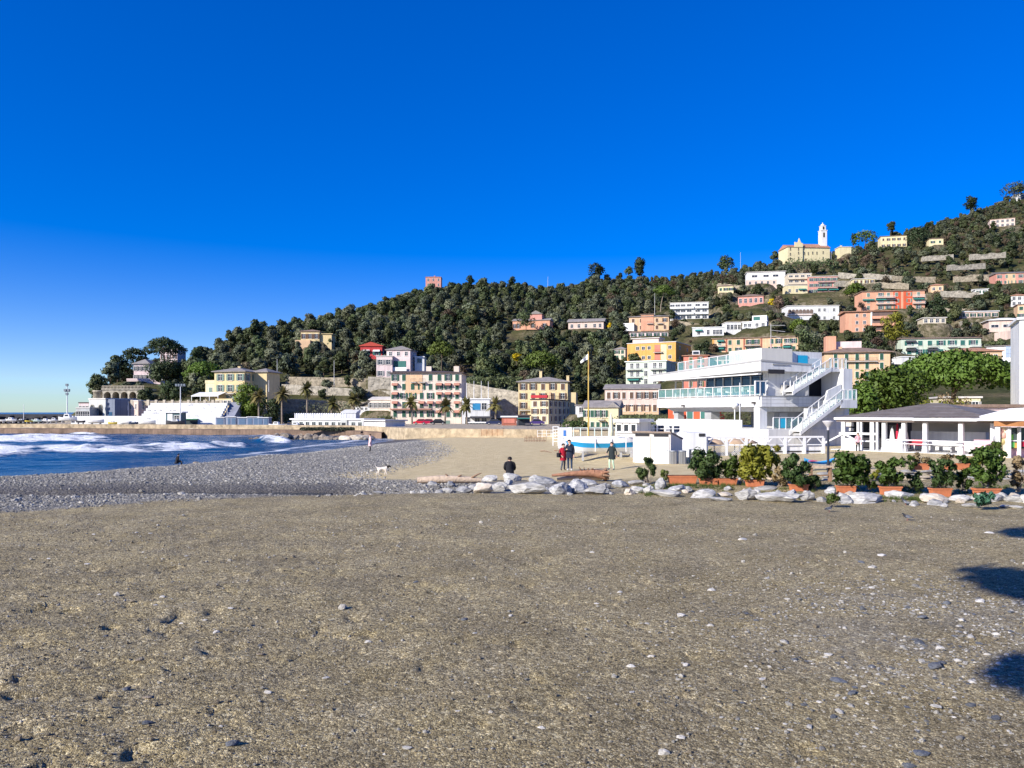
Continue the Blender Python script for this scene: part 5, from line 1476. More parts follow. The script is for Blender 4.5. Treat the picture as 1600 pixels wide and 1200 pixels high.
def single_trees():
    T = single_tree
    T('umbrella_pine', 'bright green umbrella pine directly behind the large hotel', 'tree', 690, 531, 583, 268, 46, L_PINE, nclump=26, per=60, size=.5, seed=401, trunk=.52)
    T('umbrella_pine', 'wide bright green umbrella pine above the cream apartments', 'tree', 846, 546, 592, 258, 62, L_PINE, nclump=30, per=70, size=.5, seed=402, trunk=.45)
    T('umbrella_pine', 'leaning umbrella pine beside the white modern apartment block', 'tree', 1038, 443, 484, 396, 38, L_PINE, nclump=22, per=50, size=.6, seed=403, trunk=.58, lean=6, barkm=BARKP)
    T('umbrella_pine', 'huge dark green umbrella pine right behind the pavilion', 'tree', 1490, 545, 668, 112, 208, L_BIG, nclump=90, per=150, size=.36, seed=404, trunk=.52, cr=.20, tr=.5, branches=9)
    T('holm_oak', 'broad low green tree between the stairs and the huge pine', 'tree', 1388, 574, 664, 106, 140, L_BIG, nclump=60, per=150, size=.34, seed=405, trunk=.10, cr=.28, dome=False)
    T('shrub_tree', 'dark bushy tree just behind the white stair tower', 'tree', 1345, 596, 668, 98, 66, L_BIG, nclump=30, per=130, size=.30, seed=406, trunk=.1, cr=.34, dome=False)
    T('maritime_pine', 'tall wind bent pine over the promontory villa', 'tree', 256, 525, 578, 312, 66, L_PINED, nclump=26, per=90, size=.5, seed=407, trunk=.38, cr=.28)
    T('maritime_pine', 'dark pine leaning seaward left of the tall promontory pine', 'tree', 209, 540, 588, 300, 50, L_PINED, nclump=20, per=90, size=.5, seed=408, trunk=.25, cr=.32)
    T('maritime_pine', 'lowest dark pine on the seaward edge of the promontory', 'tree', 191, 564, 606, 296, 46, L_PINED, nclump=20, per=60, size=.5, seed=409, trunk=.25, cr=.34, dome=False)
    T('maritime_pine', 'rounded dark pine right of the promontory villa', 'tree', 258, 562, 606, 276, 66, L_PINED, nclump=30, per=70, size=.5, seed=410, trunk=.2, cr=.34, dome=False)
    T('umbrella_pine', 'bright umbrella pine between the promontory villas and the yellow villa', 'tree', 318, 562, 606, 270, 66, L_BIG, nclump=28, per=70, size=.5, seed=411, trunk=.35)
    T('fir_tree', 'small blue green conifer pair on the promontory saddle', 'tree', 307, 542, 570, 330, 24, L_PINED, nclump=16, per=50, size=.5, seed=412, trunk=.1, cr=.4, dome=False)
    T('garden_tree', 'dark garden trees under the promontory terrace', 'tree', 268, 598, 632, 235, 54, L_OAK, nclump=24, per=70, size=.45, seed=413, trunk=.05, cr=.36, dome=False)
    T('garden_tree', 'dark leafy tree between the arcade and the grandstand', 'tree', 228, 606, 634, 232, 34, L_OAK, nclump=18, per=60, size=.45, seed=433, trunk=.05, cr=.4, dome=False)
    T('ficus_tree', 'dense round dark green tree in front of the yellow villa', 'tree', 390, 598, 668, 212, 60, L_BIG, nclump=44, per=110, size=.42, seed=414, trunk=.12, cr=.34, dome=False)
    T('garden_tree', 'dark hanging garden tree right of the round tree by the yellow villa', 'tree', 424, 622, 668, 212, 40, L_PINED, nclump=18, per=70, size=.4, seed=415, trunk=.1, cr=.4, dome=False)
    T('pine_tree', 'tallest dark pine clump breaking the central skyline', 'tree', 931, 410, 442, 556, 36, L_PINED, nclump=18, per=50, size=.8, seed=416, trunk=.15, cr=.38, dome=False)
    T('cypress_tree', 'dense pointed conifer standing on the central skyline', 'tree', 1000, 400, 432, 575, 20, L_PINED, nclump=24, per=50, size=.8, seed=417, trunk=.03, cr=.62, dome=False)
    T('skyline_tree', 'smaller conifer left of the pointed one on the skyline', 'tree', 982, 414, 434, 570, 18, L_OAK, nclump=12, per=50, size=.8, seed=434, trunk=.05, cr=.5, dome=False)
    T('skyline_tree', 'rounded tree standing on the skyline left of the church', 'tree', 1136, 401, 424, 618, 30, L_OAK, nclump=16, per=50, size=.9, seed=418, trunk=.1, cr=.4, dome=False)
    T('skyline_tree', 'round dark tree on the slope just left of the church', 'tree', 1212, 392, 415, 500, 22, L_OAK, nclump=14, per=50, size=.7, seed=419, trunk=.1, cr=.4, dome=False)
    T('cedar_tree', 'broad dark tree with spreading crown right of the cream hill house', 'tree', 1436, 352, 392, 520, 42, L_PINED, nclump=22, per=60, size=.75, seed=420, trunk=.3, cr=.36)
    T('umbrella_pine', 'broad green pine on the ridge between church and cream house', 'tree', 1352, 358, 388, 555, 44, L_BIG, nclump=18, per=50, size=.8, seed=421, trunk=.35, cr=.36)
    T('skyline_pine', 'dark pine leaning out of the right hand skyline', 'tree', 1517, 306, 336, 640, 24, L_PINED, nclump=14, per=50, size=.9, seed=422, trunk=.2, cr=.42, dome=False)
    T('cypress_tree', 'small dark cypress on the ridge right of the church annex', 'tree', 1334, 362, 384, 560, 9, L_PINED, nclump=12, per=40, size=.7, seed=423, trunk=.02, cr=.8, dome=False)
    T('skyline_tree', 'round tree on the ridge above the cream hill house', 'tree', 1392, 345, 366, 612, 20, L_OAK, nclump=12, per=45, size=.9, seed=424, trunk=.1, cr=.42, dome=False)
    T('skyline_tree', 'bushy tree at the very top of the right hand ridge', 'tree', 1585, 285, 310, 690, 44, L_OAK, nclump=16, per=50, size=1.0, seed=425, trunk=.1, cr=.4, dome=False)
    T('pepper_tree', 'tall feathery olive green tree right of the orange gabled house', 'tree', 1398, 484, 548, 288, 50, L_LIME, nclump=26, per=60, size=.5, seed=426, trunk=.2, cr=.32, dome=False)
    T('cedar_tree', 'dark layered cedar beside the pale slope right of the salmon block', 'tree', 1466, 462, 500, 330, 32, L_PINED, nclump=20, per=60, size=.55, seed=427, trunk=.1, cr=.4, dome=False)
    T('umbrella_pine', 'green pine beside the pink apartments below the church', 'tree', 1337, 441, 468, 400, 34, L_BIG, nclump=18, per=50, size=.6, seed=428, trunk=.3, cr=.36)
    T('garden_tree', 'round green tree in front of the white arcade villa', 'tree', 1250, 498, 530, 318, 38, L_BIG, nclump=20, per=60, size=.5, seed=429, trunk=.15, cr=.36, dome=False)
    T('garden_tree', 'dark green trees behind the beach club roof', 'tree', 1262, 512, 562, 262, 52, L_OAK, nclump=26, per=60, size=.5, seed=430, trunk=.1, cr=.34, dome=False)
    T('garden_tree', 'dark spreading trees before the orange hillside villa', 'tree', 822, 486, 520, 380, 36, L_OAK, nclump=18, per=50, size=.55, seed=431, trunk=.2, cr=.36, dome=False)
    T('mimosa_tree', 'small bright yellow mimosa right of the hotel wood', 'tree', 807, 552, 566, 283, 18, L_YEL, nclump=10, per=50, size=.4, seed=441, trunk=.2, cr=.4, dome=False)
    T('mimosa_tree', 'bright yellow mimosa beside the salmon pink house', 'tree', 1206, 465, 484, 395, 14, L_YEL, nclump=10, per=50, size=.5, seed=442, trunk=.2, cr=.45, dome=False)
    T('mimosa_tree', 'little yellow mimosa beside the pink bungalow', 'tree', 953, 505, 518, 385, 11, L_YEL, nclump=8, per=40, size=.5, seed=443, trunk=.2, cr=.45, dome=False)
    for i, (px, yt, yb, Y, wd, lab) in enumerate([(1268,406,428,470,22,'leafless brown tree right below the church nave'),(1300,404,424,474,22,'leafless brown tree below the bell tower'),(1352,402,424,455,22,'rounded bare brown tree right of the church terrace'),(1382,402,424,452,20,'rounded bare brown tree furthest right of the church terrace'),(1126,452,480,430,24,'bare tree above the white modern apartments'),(1488,612,655,92,60,'tangle of bare branching trunks behind the pavilion roof')]):
        T('bare_tree', lab, 'tree', px, yt, yb, Y, wd, L_BROWN if i < 5 else L_DRY, nclump=14, per=34, size=.4 if i < 5 else .16, seed=450+i, trunk=.25, cr=.36, barkm=BARKP, dome=False, branches=9)
    # palms on the promenade
    palms = [(405,618,664,'palm in front of the dense round tree'),(441,615,664,'palm between the round tree and the dark houses'),(480,607,667,'tallest palm at the left end of the beach restaurant'),(517,630,667,'thin palm in front of the beach restaurant'),(552,624,667,'palm near the right end of the beach restaurant'),(644,627,667,'palm before the left half of the large hotel'),(695,634,667,'palm before the right half of the large hotel'),(730,632,667,'palm between the large hotel and its annex'),(775,632,667,'shaggy dark palm right of the hotel annex')]
    for i, (px, yc, yb, lab) in enumerate(palms):
        Y = 200 if px < 600 else 206
        t = thing('palm_tree', lab, 'palm', (xat(px, Y), Y, zat(yb, Y)), rnd.uniform(0, 6), 'palms along the promenade')
        H = (yb-yc)/FPX*Y
        b = MB(); pts = []; rs = []
        for k in range(6):
            f = k/5; pts.append((.35*math.sin(i*2+f*1.3)*f, .2*f*math.cos(i), H*f)); rs.append(.28-.10*f)
        b.path(pts, rs, 8); b.build('trunk', BARKP, t)
        tip = Vector(pts[-1])
        b = MB(); g = random.Random(900+i)
        for k in range(46):
            az = g.uniform(0, 6.283); el = g.uniform(-.7, 1.25); Lf = g.uniform(2.3, 3.2)
            d = Vector((math.cos(az), math.sin(az), 0)); prev = tip.copy(); side = Vector((-d.y, d.x, 0))
            pl = []
            for s in range(6):
                f = s/5
                pl.append(tip + d*(Lf*math.cos(el)*f) + Vector((0, 0, Lf*math.sin(el)*f - 1.3*f*f*max(.2, math.cos(el)))))
            for s in range(5):
                wv = [.16, .42, .5, .42, .2, .02]
                p, q = pl[s], pl[s+1]; dz = Vector((0, 0, -.22))
                b.add([p, q, q+side*wv[s+1]+dz*wv[s+1], p+side*wv[s]+dz*wv[s]], [(0,1,2,3)])
                b.add([p, q, q-side*wv[s+1]+dz*wv[s+1], p-side*wv[s]+dz*wv[s]], [(3,2,1,0)])
        b.build('crown', L_PALM, t)
        b = MB()
        for k in range(26):
            az = g.uniform(0, 6.283); d = Vector((math.cos(az), math.sin(az), 0)); side = Vector((-d.y, d.x, 0))
            p = tip+d*.15+Vector((0,0,-.2)); q = tip+d*g.uniform(.5,.9)+Vector((0,0,-g.uniform(.9,1.9)))
            b.add([p-side*.08, p+side*.08, q+side*.22, q-side*.22], [(0,1,2,3)])
        b.build('dead_fronds', L_DRY, t)
    # hedges
    def hedge(label, px0, px1, yt, yb, Y, dep, m, seed, size=.3):
        x0, x1 = xat(px0, Y), xat(px1, Y); zb, zt = zat(yb, Y), zat(yt, Y); H = zt-zb
        n = max(3, int((x1-x0)/(H*.7))); g = random.Random(seed)
        cl = [((i+.5)/n*(x1-x0)+g.uniform(-.2,.2)*H, g.uniform(0, dep), H*g.uniform(.35,.6), H*.55, H*.55, H*.5) for i in range(n*2)] if n > 1 else []
        cl = [((k % n+.5)/n*(x1-x0), (k//n)*dep*.5, H*.45*g.uniform(.8,1.2), H*.6, H*.55, H*.55) for k in range(n*2)]
        V, F = leaf_cloud(cl, 90, size, seed)
        o = link('hedge', mesh_np('hedge', V, F, [m], False), None, (x0, Y, zb)); tag(o, label, 'hedge', kind='thing')
    hedge('dark evergreen hedge along the terrace under the church', 1230, 1308, 402, 420, 466, 4, L_OAK, 510, .6)
    hedge('dark garden hedge below the cream hill house', 1372, 1420, 385, 394, 530, 3, L_OAK, 511, .6)
    hedge('dark hedge along the top of the stone wall behind the annex', 728, 815, 588, 602, 254, 3, L_OAK, 501, .45)
    hedge('dark green hedge between the yellow house and the orange red house', 960, 1046, 646, 672, 128, 3, L_OAK, 502)
    hedge('green hedge of bushes left of the yellow house', 882, 914, 656, 676, 160, 3, L_SHRUB2, 503, .4)
    hedge('black green hedge in the shade under the beach club deck', 1122, 1192, 640, 680, 104, 3, L_OAK, 504)
    hedge('olive green hedge above the pavilion roof', 1440, 1520, 622, 660, 90, 2, L_LIME, 505, .25)
    hedge('bushes along the foot of the long beach restaurant', 470, 566, 668, 672, 168, 1, L_OLIVE, 506, .3)
    hedge('dark bushes at the hotel foot left of the red cars', 596, 612, 648, 668, 224, 2, L_OAK, 507, .4)
    hedge('dark shrubs along the pale slope wall above the restaurant', 470, 560, 626, 650, 243, 2, L_OLIVE, 508, .45)
    hedge('green garden bushes below the yellow villa', 408, 470, 640, 664, 218, 2, L_OAK, 509, .45)
# ------------------------------------------------------------------ the white beach club
GLASS = glass_mat('railing_glass', (.20,.42,.42), .06, .28)
CYAN = mat('cyan_panel', (.02,.40,.62), .4, .05)
BLUEG = glass_mat('blue_glazing', (.012,.06,.15), .06)
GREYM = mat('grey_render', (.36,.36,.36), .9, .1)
CREAM = mat('cream_render', (.68,.64,.55), .85, .06, .4, streak=.1)
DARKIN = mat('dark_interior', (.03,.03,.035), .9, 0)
WWALL = mat('white_render', (.68,.68,.67), .75, .09, .4, .08, 6, streak=.22)
CO = Vector((23.4, 72.0)); CA = math.atan2(.387, .925); CU = Vector((.922, .386)); CV = Vector((-.386, .922))
def cY(x, c): return 72 + CU.y*x + CV.y*c
def fl(px, c):
    k = (px-800)/FPX
    return (k*(72+CV.y*c) - 23.4 - CV.x*c)/(CU.x-k*CU.y)
def sl(px, x=0):
    k = (px-800)/FPX
    return (23.4+CU.x*x - k*(72+CU.y*x))/(k*CV.y-CV.x)
def cz(py, x, c): return EYE + (HZ-py)/FPX*cY(x, c)
club = thing('beach_club', 'white modern beach club on the right with deck, outside stairs and roof terrace', 'building', (CO.x, CO.y, 0), CA, None, 'thing')
SD = 17.4
b = MB(); b.box(0, 9.6, 0, SD, 4.02, 4.98); b.prism([(0.02, 4.01), (9.5, 4.01), (7.5, 3.55), (1.2, 3.55)], 1.5, SD-1.5, 'y'); b.build('deck', WWALL, club)
b = MB(); b.box(-.05, 9.6, -.05, SD, 4.985, 5.05); b.build('deck_edge', GREYM, club)
b = MB(); b.box(-.6, 12.4, -1.6, SD, .0, 1.92); b.build('plinth', WWALL, club)
for (x, y, m, r) in [(.55, .8, WWALL, .42), (1.6, 9.5, GREYM, .55), (1.6, 15.5, GREYM, .4), (7.5, 9.5, GREYM, .4)]:
    b = MB(); b.box(x-r, x+r, y-r, y+r, 1.93, 4.0 if y < 1 else 3.6); b.build('pillar', m, club)
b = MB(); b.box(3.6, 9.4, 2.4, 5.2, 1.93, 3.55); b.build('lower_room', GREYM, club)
b = MB(); b.box(4.2, 5.2, 2.3, 2.39, 1.94, 3.45); b.build('door', mat('grey_door', (.45,.45,.47), .6, .05), club)
b = MB(); b.box(-.3, -.18, 2.5, SD-.5, 1.93, 2.75); b.build('terrace_parapet', WWALL, club)
# deck railing: white posts, glass panes, top rail
def railing(pts, zoff, hgt, posts, parent, glass=True, rail=.05, gm=GLASS):
    """pts: start and end (x, y, z) of the floor line"""
    a, e = Vector(pts[0]), Vector(pts[1])
    b = MB(); b.bar(a+Vector((0,0,hgt)), e+Vector((0,0,hgt)), rail*1.4, rail); b.bar(a+Vector((0,0,.1)), e+Vector((0,0,.1)), rail, rail); b.build('rail', WHITE, parent)
    for i in range(posts+1):
        p = a+(e-a)*(i/posts)
        b = MB(); b.bar(p, p+Vector((0,0,hgt-.03)), rail*1.5, rail*1.5); b.build('post', WHITE, parent)
        if glass and i < posts:
            q = a+(e-a)*((i+1)/posts); d = (q-p).normalized()*.08
            b = MB(); p0 = p+d; q0 = q-d; nrm = (q-p).cross(Vector((0,0,1))).normalized()*.012
            vs = [p0+Vector((0,0,.14))-nrm, q0+Vector((0,0,.14))-nrm, q0+Vector((0,0,hgt-.08))-nrm, p0+Vector((0,0,hgt-.08))-nrm]
            vs += [v+nrm*2 for v in vs]
            b.add(vs, [(3,2,1,0),(4,5,6,7),(0,1,5,4),(1,2,6,5),(2,3,7,6),(3,0,4,7)]); b.build('glass_pane', gm, parent)
railing([(.08, .3, 5.05), (.08, SD-.1, 5.05)], 0, 1.0, 12, club)
# upper room with blue glazing, then an open gallery on posts
b = MB(); b.box(2.2, 2.3, 1.2, 11.2, 5.05, 7.1); b.build('glazing', BLUEG, club)
for i in range(8):
    y = 1.2+10*i/7
    b = MB(); b.box(2.08, 2.19, y-.06, y+.06, 5.05, 7.1); b.build('mullion', WHITE if i > 1 else GREYM, club)
b = MB(); b.box(2.32, 9.0, 9.0, 11.2, 5.06, 7.1); b.build('room_wall', GREYM, club)
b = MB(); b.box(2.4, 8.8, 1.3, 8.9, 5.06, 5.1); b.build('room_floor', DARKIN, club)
for y in (12.6, 14.0, 15.4, 16.8):
    b = MB(); b.box(2.0, 2.14, y-.07, y+.07, 5.05, 7.1); b.build('gallery_post', WHITE, club)
    b = MB(); b.box(8.0, 8.14, y-.07, y+.07, 5.05, 7.1); b.build('gallery_post', WHITE, club)
# roof: fascia rising towards the near corner
xr = fl(1262, 0)
b = MB()
def roofpt(x, y):
    return 8.28 - .60*max(0, y)/SD - .05*x
x0, x1, y0, y1 = -.5, xr, -.5, SD+.7
b.add([(x0,y0,7.35),(x1,y0,7.35),(x1,y1,7.1),(x0,y1,7.1),(x0,y0,roofpt(0,0)),(x1,y0,roofpt(x1,0)),(x1,y1,roofpt(x1,SD)),(x0,y1,roofpt(0,SD))], [(0,3,2,1),(4,5,6,7),(0,1,5,4),(1,2,6,5),(2,3,7,6),(3,0,4,7)])
ro = b.build('roof', WWALL, club)
b = MB()
b.add([(x0-.06,y0-.06,roofpt(0,0)-.03),(x1,y0-.06,roofpt(x1,0)-.03),(x1,y1,roofpt(x1,SD)-.03),(x0-.06,y1,roofpt(0,SD)-.03),(x0-.06,y0-.06,roofpt(0,0)+.12),(x1,y0-.06,roofpt(x1,0)+.12),(x1,y1,roofpt(x1,SD)+.12),(x0-.06,y1,roofpt(0,SD)+.12)], [(0,3,2,1),(4,5,6,7),(0,1,5,4),(1,2,6,5),(2,3,7,6),(3,0,4,7)])
b.build('drip_edge', GREYM, ro)
b = MB(); b.box(x0-.10, x0+.3, y0+.3, SD+.4, 7.02, 7.12); b.build('soffit_trim', WHITE, ro)
b = MB(); b.box(.8, 2.8, y0-.09, y0-.02, 7.95, 8.05); b.build('louvre', GREYM, ro)
b = MB(); b.box(.3, 2.2, y0-.1, y0-.01, 7.1, 7.5); b.build('vent_recess', DARKIN, ro)
railing([(.1, 2.5, roofpt(0, 2.5)+.12), (.1, 13.5, roofpt(0, 13.5)+.12)], 0, 1.0, 8, ro, True)
xa, xb = fl(1190, 3), fl(1238, 3)
b = MB(); b.box(xa, xb, 3, 8, 8.0, cz(543.5, xa, 3)); b.build('roof_block', CREAM, club)
xc, xd = fl(1237, 3.4)+.02, fl(1284, 3.4)
b = MB(); b.box(xc, xd, 3.4, 8, 7.2, cz(549, xc, 3.4)); b.build('upper_white_block', WWALL, club)
b = MB(); b.box(fl(1247, 3.3), fl(1262, 3.3), 3.3, 3.38, cz(568, 4, 3), cz(553, 4, 3)); b.build('blue_panel', CYAN, club)
b = MB(); b.box(fl(1262, 3.3)+.02, fl(1282, 3.3), 3.32, 3.38, cz(572, 5, 3), cz(558, 5, 3)); b.build('glass_screen', glass_mat('pale_glass', (.62,.70,.72), .2, .7), club)
# front wall of the upper floor
b = MB(); b.box(fl(1200, .4), fl(1264, .4), .4, 1.1, 5.06, 7.33); b.build('front_wall', WWALL, club)
b = MB(); b.box(fl(1181, -.0), fl(1196, -.0), .02, .08, 5.25, 6.35); b.build('wind_screen', BLUEG, club)
b = MB()
for px in (1180.5, 1188, 1196.5): b.box(fl(px, 0)-.05, fl(px, 0)+.05, -.02, .12, 5.06, 6.42)
b.box(fl(1180.5, 0), fl(1196.5, 0), -.02, .12, 6.36, 6.45); b.build('wind_screen_frame', WHITE, club)
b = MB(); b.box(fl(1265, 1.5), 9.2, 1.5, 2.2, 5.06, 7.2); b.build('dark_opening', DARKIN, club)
b = MB(); b.box(fl(1265, 2)-.6, 11.6, 2.21, 8.5, 4.99, 8.0); b.build('rear_volume', GREYM, club)
for z in (4.34, 4.68):
    b = MB(); b.box(-.012, -.002, .05, SD-.05, z-.012, z+.012); b.build('joint', CONC, club)
    b = MB(); b.box(.05, 9.5, -.012, -.002, z-.012, z+.012); b.build('joint', CONC, club)
for i in range(7):
    b = MB(); y = 1.2+i*2.5; b.box(-.010, -.002, y-.012, y+.012, 4.03, 4.97); b.build('joint', CONC, club)
for i in range(6):
    b = MB(); y = 1+i*2.8; b.box(x0-.012, x0-.002, y-.012, y+.012, 7.36, roofpt(0, y)-.05); b.build('joint', CONC, club)
for y, z in ((12.2, 4.1), (3.0, 4.15), (.9, 4.3)):
    b = MB(); b.box(-.35, -.03, y-.12, y+.12, z, z+.18); b.build('floodlight', IRON, club)
b = MB(); b.box(2.6, 3.7, -.05, .39, 5.3, 6.1); b.build('fan_unit', CONC, club)
b = MB(); b.lathe([(0,0),(.3,0),(.3,.03),(0,.031)], 14); o = b.build('fan_grille', IRON, club, (3.15, -.055, 5.7)); o.rotation_euler = (R(90), 0, 0)
# stairs
def stair(pxa, pya, pxb, pyb, c, wd, name, steps=14):
    xa, xb = fl(pxa, c), fl(pxb, c); za, zb = cz(pya, xa, c), cz(pyb, xb, c)
    st = MB()
    for i in range(steps):
        f0, f1 = i/steps, (i+1)/steps
        x0, x1 = xa+(xb-xa)*f0, xa+(xb-xa)*f1; z = za+(zb-za)*f1
        st.box(x0, x1+.04, c, c+wd, z-.10, z)
        st.box(x1, x1+.03, c+.02, c+wd-.02, z, z+(zb-za)/steps-.10)
    s = st.build(name, WWALL, club); s['kind'] = 'stuff'
    b = MB(); t = .34
    for cc in (c-.10, c+wd+.01):
        b.add([(xa-.2, cc, za-.25), (xb, cc, zb-.25), (xb, cc, zb+.12), (xa-.2, cc, za+.12), (xa-.2, cc+.09, za-.25), (xb, cc+.09, zb-.25), (xb, cc+.09, zb+.12), (xa-.2, cc+.09, za+.12)], [(0,1,2,3),(7,6,5,4),(0,4,5,1),(3,2,6,7),(0,3,7,4),(1,5,6,2)])
    b.build('stringer', WWALL, club)
    b = MB(); b.add([(xa, c, za-.27), (xb, c, zb-.27), (xb, c+wd, zb-.27), (xa, c+wd, za-.27)], [(0,1,2,3)]); b.build('soffit', GREYM, club)
    railing([(xa, c-.05, za), (xb, c-.05, zb)], 0, 1.0, 6, club)
    railing([(xa, c+wd+.05, za), (xb, c+wd+.05, zb)], 0, 1.0, 6, club, False)
    return xa, xb, za, zb
a1 = stair(1252, 676, 1316, 625, -2.9, 1.2, 'lower_stair', 16)
a2 = stair(1240, 613, 1298, 576, -1.5, 1.2, 'upper_stair', 14)
xl_, xr_ = fl(1300, -2.9), fl(1338, -2.9)
b = MB(); b.box(xl_+1.0, xr_, -3.0, .8, a1[3]-.75, a1[3]); b.build('middle_landing', WWALL, club)
railing([(fl(1318, -2.9), -2.95, a1[3]), (xr_-.05, -2.95, a1[3])], 0, 1.0, 3, club)
railing([(xr_-.05, -2.9, a1[3]), (xr_-.05, .7, a1[3])], 0, 1.0, 3, club)
b = MB(); b.box(a2[1]-.1, fl(1322, -1.5), -1.55, 1.4, a2[3]-.28, a2[3]); b.build('upper_landing', WWALL, club)
railing([(a2[1]-.1, -1.5, a2[3]), (fl(1322, -1.5), -1.5, a2[3])], 0, 1.0, 4, club)
b = MB(); b.box(fl(1314, -1.6), fl(1328, -1.6), -1.9, .9, a1[3], a2[3]); b.build('pier', WWALL, club)
b = MB(); xp = fl(1314, -1.7)
b.add([(xp-2.0,-1.75,a1[3]+.02),(xp-.01,-1.75,a1[3]+.02),(xp-.01,-1.75,a1[3]+1.55),(xp-1.7,-1.75,a1[3]+.9),(xp-2.0,-1.55,a1[3]+.02),(xp-.01,-1.55,a1[3]+.02),(xp-.01,-1.55,a1[3]+1.55),(xp-1.7,-1.55,a1[3]+.9)], [(0,1,2,3),(7,6,5,4),(3,2,6,7),(0,3,7,4),(0,4,5,1)])
b.build('wing_panel', WWALL, club)
b = MB(); b.box(fl(1262, -1.5), fl(1326, -1.5), -1.55, -1.0, .0, a1[3]-.8); b.build('stair_wall', WWALL, club)
for px in (1208, 1217.5, 1227.5, 1237, 1254):
    b = MB(); x = fl(px, -1.5); b.box(x-.04, x+.04, -1.56, -1.48, 1.93, 2.98); b.build('post', WHITE, club)
b = MB(); b.box(fl(1208, -1.5), fl(1254, -1.5), -1.57, -1.47, 2.98, 3.04); b.build('rail', WHITE, club)
for p0, p1, m in ((1209, 1217, GLASS), (1218, 1227, CYAN), (1228.5, 1236, GLASS), (1238, 1253, GLASS)):
    b = MB(); b.box(fl(p0, -1.5), fl(p1, -1.5), -1.53, -1.51, 2.05, 2.93); b.build('glass_pane', m, club)
# terrace furniture seen on the deck: white tables and chairs
def deck_table(x, y, i):
    t = thing('table', ['white table near the left end of the beach club deck', 'white table in the middle of the beach club deck', 'white table near the stairs end of the beach club deck'][i], 'table', (*(CO+CU*x+CV*y), 5.05), CA)
    b = MB(); b.tube((0,0,0), (0,0,.7), .05); b.lathe([(0,.70),(.45,.70),(.45,.74),(0,.741)], 14); b.build('top', WHITE, t)
    for k in range(4):
        a = k*math.pi/2+.5; c = thing('chair', 'white plastic chair at the table '+['near the left end', 'in the middle', 'near the stairs end'][i]+' of the deck', 'chair', (*(CO+CU*(x+.8*math.cos(a))+CV*(y+.8*math.sin(a))), 5.05), a+CA+math.pi/2, 'white chairs on the beach club deck')
        s = MB(); s.box(-.22,.22,-.22,.22,.42,.46); s.build('seat', WHITE, c)
        s = MB(); s.box(-.22,.22,-.25,-.21,.47,.88); s.build('backrest', WHITE, c)
        for sx in (-.19, .19):
            for sy in (-.19, .19):
                s = MB(); s.tube((sx,sy,0),(sx,sy,.42),.02,None,5); s.build('leg', WHITE, c)
for i, (x, y) in enumerate([(1.1, 10.2), (1.1, 7.0), (1.1, 3.6)]): deck_table(x, y, i)
# things on the club's forecourt
def pole_lamp(px, yt, yb, Y, label, globe=True):
    t = thing('lamp_post', label, 'street lamp', (xat(px, Y), Y, zat(yb, Y)))
    H = zat(yt, Y)-zat(yb, Y)
    b = MB(); b.tube((0,0,0), (0,0,H-.5), .06, .05); b.build('post', WHITE, t)
    b = MB(); b.lathe([(0,H-.55),(.12,H-.5),(.34,H-.25),(.34,H-.1),(.2,H+.05),(0,H+.08)], 14); b.build('globe', WHITE, t)
pole_lamp(1148, 630, 690, 66, 'white globe lamp under the edge of the beach club deck')
t = thing('flagpole', 'thin white pole standing before the beach club deck', 'flagpole', (xat(1156, 62), 62, .3)); b = MB(); b.tube((0,0,0), (0,0,zat(598, 62)-.3), .05, .03); b.build('pole', WHITE, t)
t = thing('antenna_mast', 'thin antenna mast with side arms above the beach club roof', 'antenna', (*(CO+CU*5.5+CV*5), 9.3)); b = MB(); H = zat(508, 80)-9.3; b.tube((0,0,0),(0,0,H),.05,.03)
for k, z in enumerate((.95,.8,.62)): b.tube((-.1,0,H*z),(1.5,.1,H*z-.15*k),.03,None,5)
b.build('mast', CONC, t)
for i, (pxa, pxb, Y, lab) in enumerate([(1002, 1076, 74, 'white tubular railing on the flat terrace behind the bathing cabins')]):
    t = thing('railing', lab, 'railing', (xat(pxa, Y), Y, 1.55))
    L = xat(pxb, Y)-xat(pxa, Y)
    b = MB()
    for z in (.35, .7, 1.02): b.bar((0,0,z),(L,0,z),.07,.07)
    b.build('rail', WHITE, t)
    for k in range(7):
        b = MB(); b.box(L*k/6-.08, L*k/6+.08, -.06, .06, 0, 1.2); b.build('post', WHITE, t)
    b = MB(); b.box(-1, L+1.2, .2, 6, -1.6, -.02); b.build('terrace', WWALL, t)
    for k in range(5):
        b = MB(); x = L*(k+.5)/6; b.box(x-.5, x+.4, .6, 1.2, 0, .5+.1*(k % 3)); b.build('bench', WHITE if k % 2 else mat('navy_cushion', (.03,.05,.10), .8, .1), t)
r, w, h, rz, A, zb = house('beach_hut', 'white wooden beach hut with two rows of dark square windows', 'hut', 962, 996, 660, 694, 72, 71, 4, WWALL, 'flat', 'white', 0, .25, floors=2, cols=3, ww=.42, wh=.6, bury=1, padr=2)
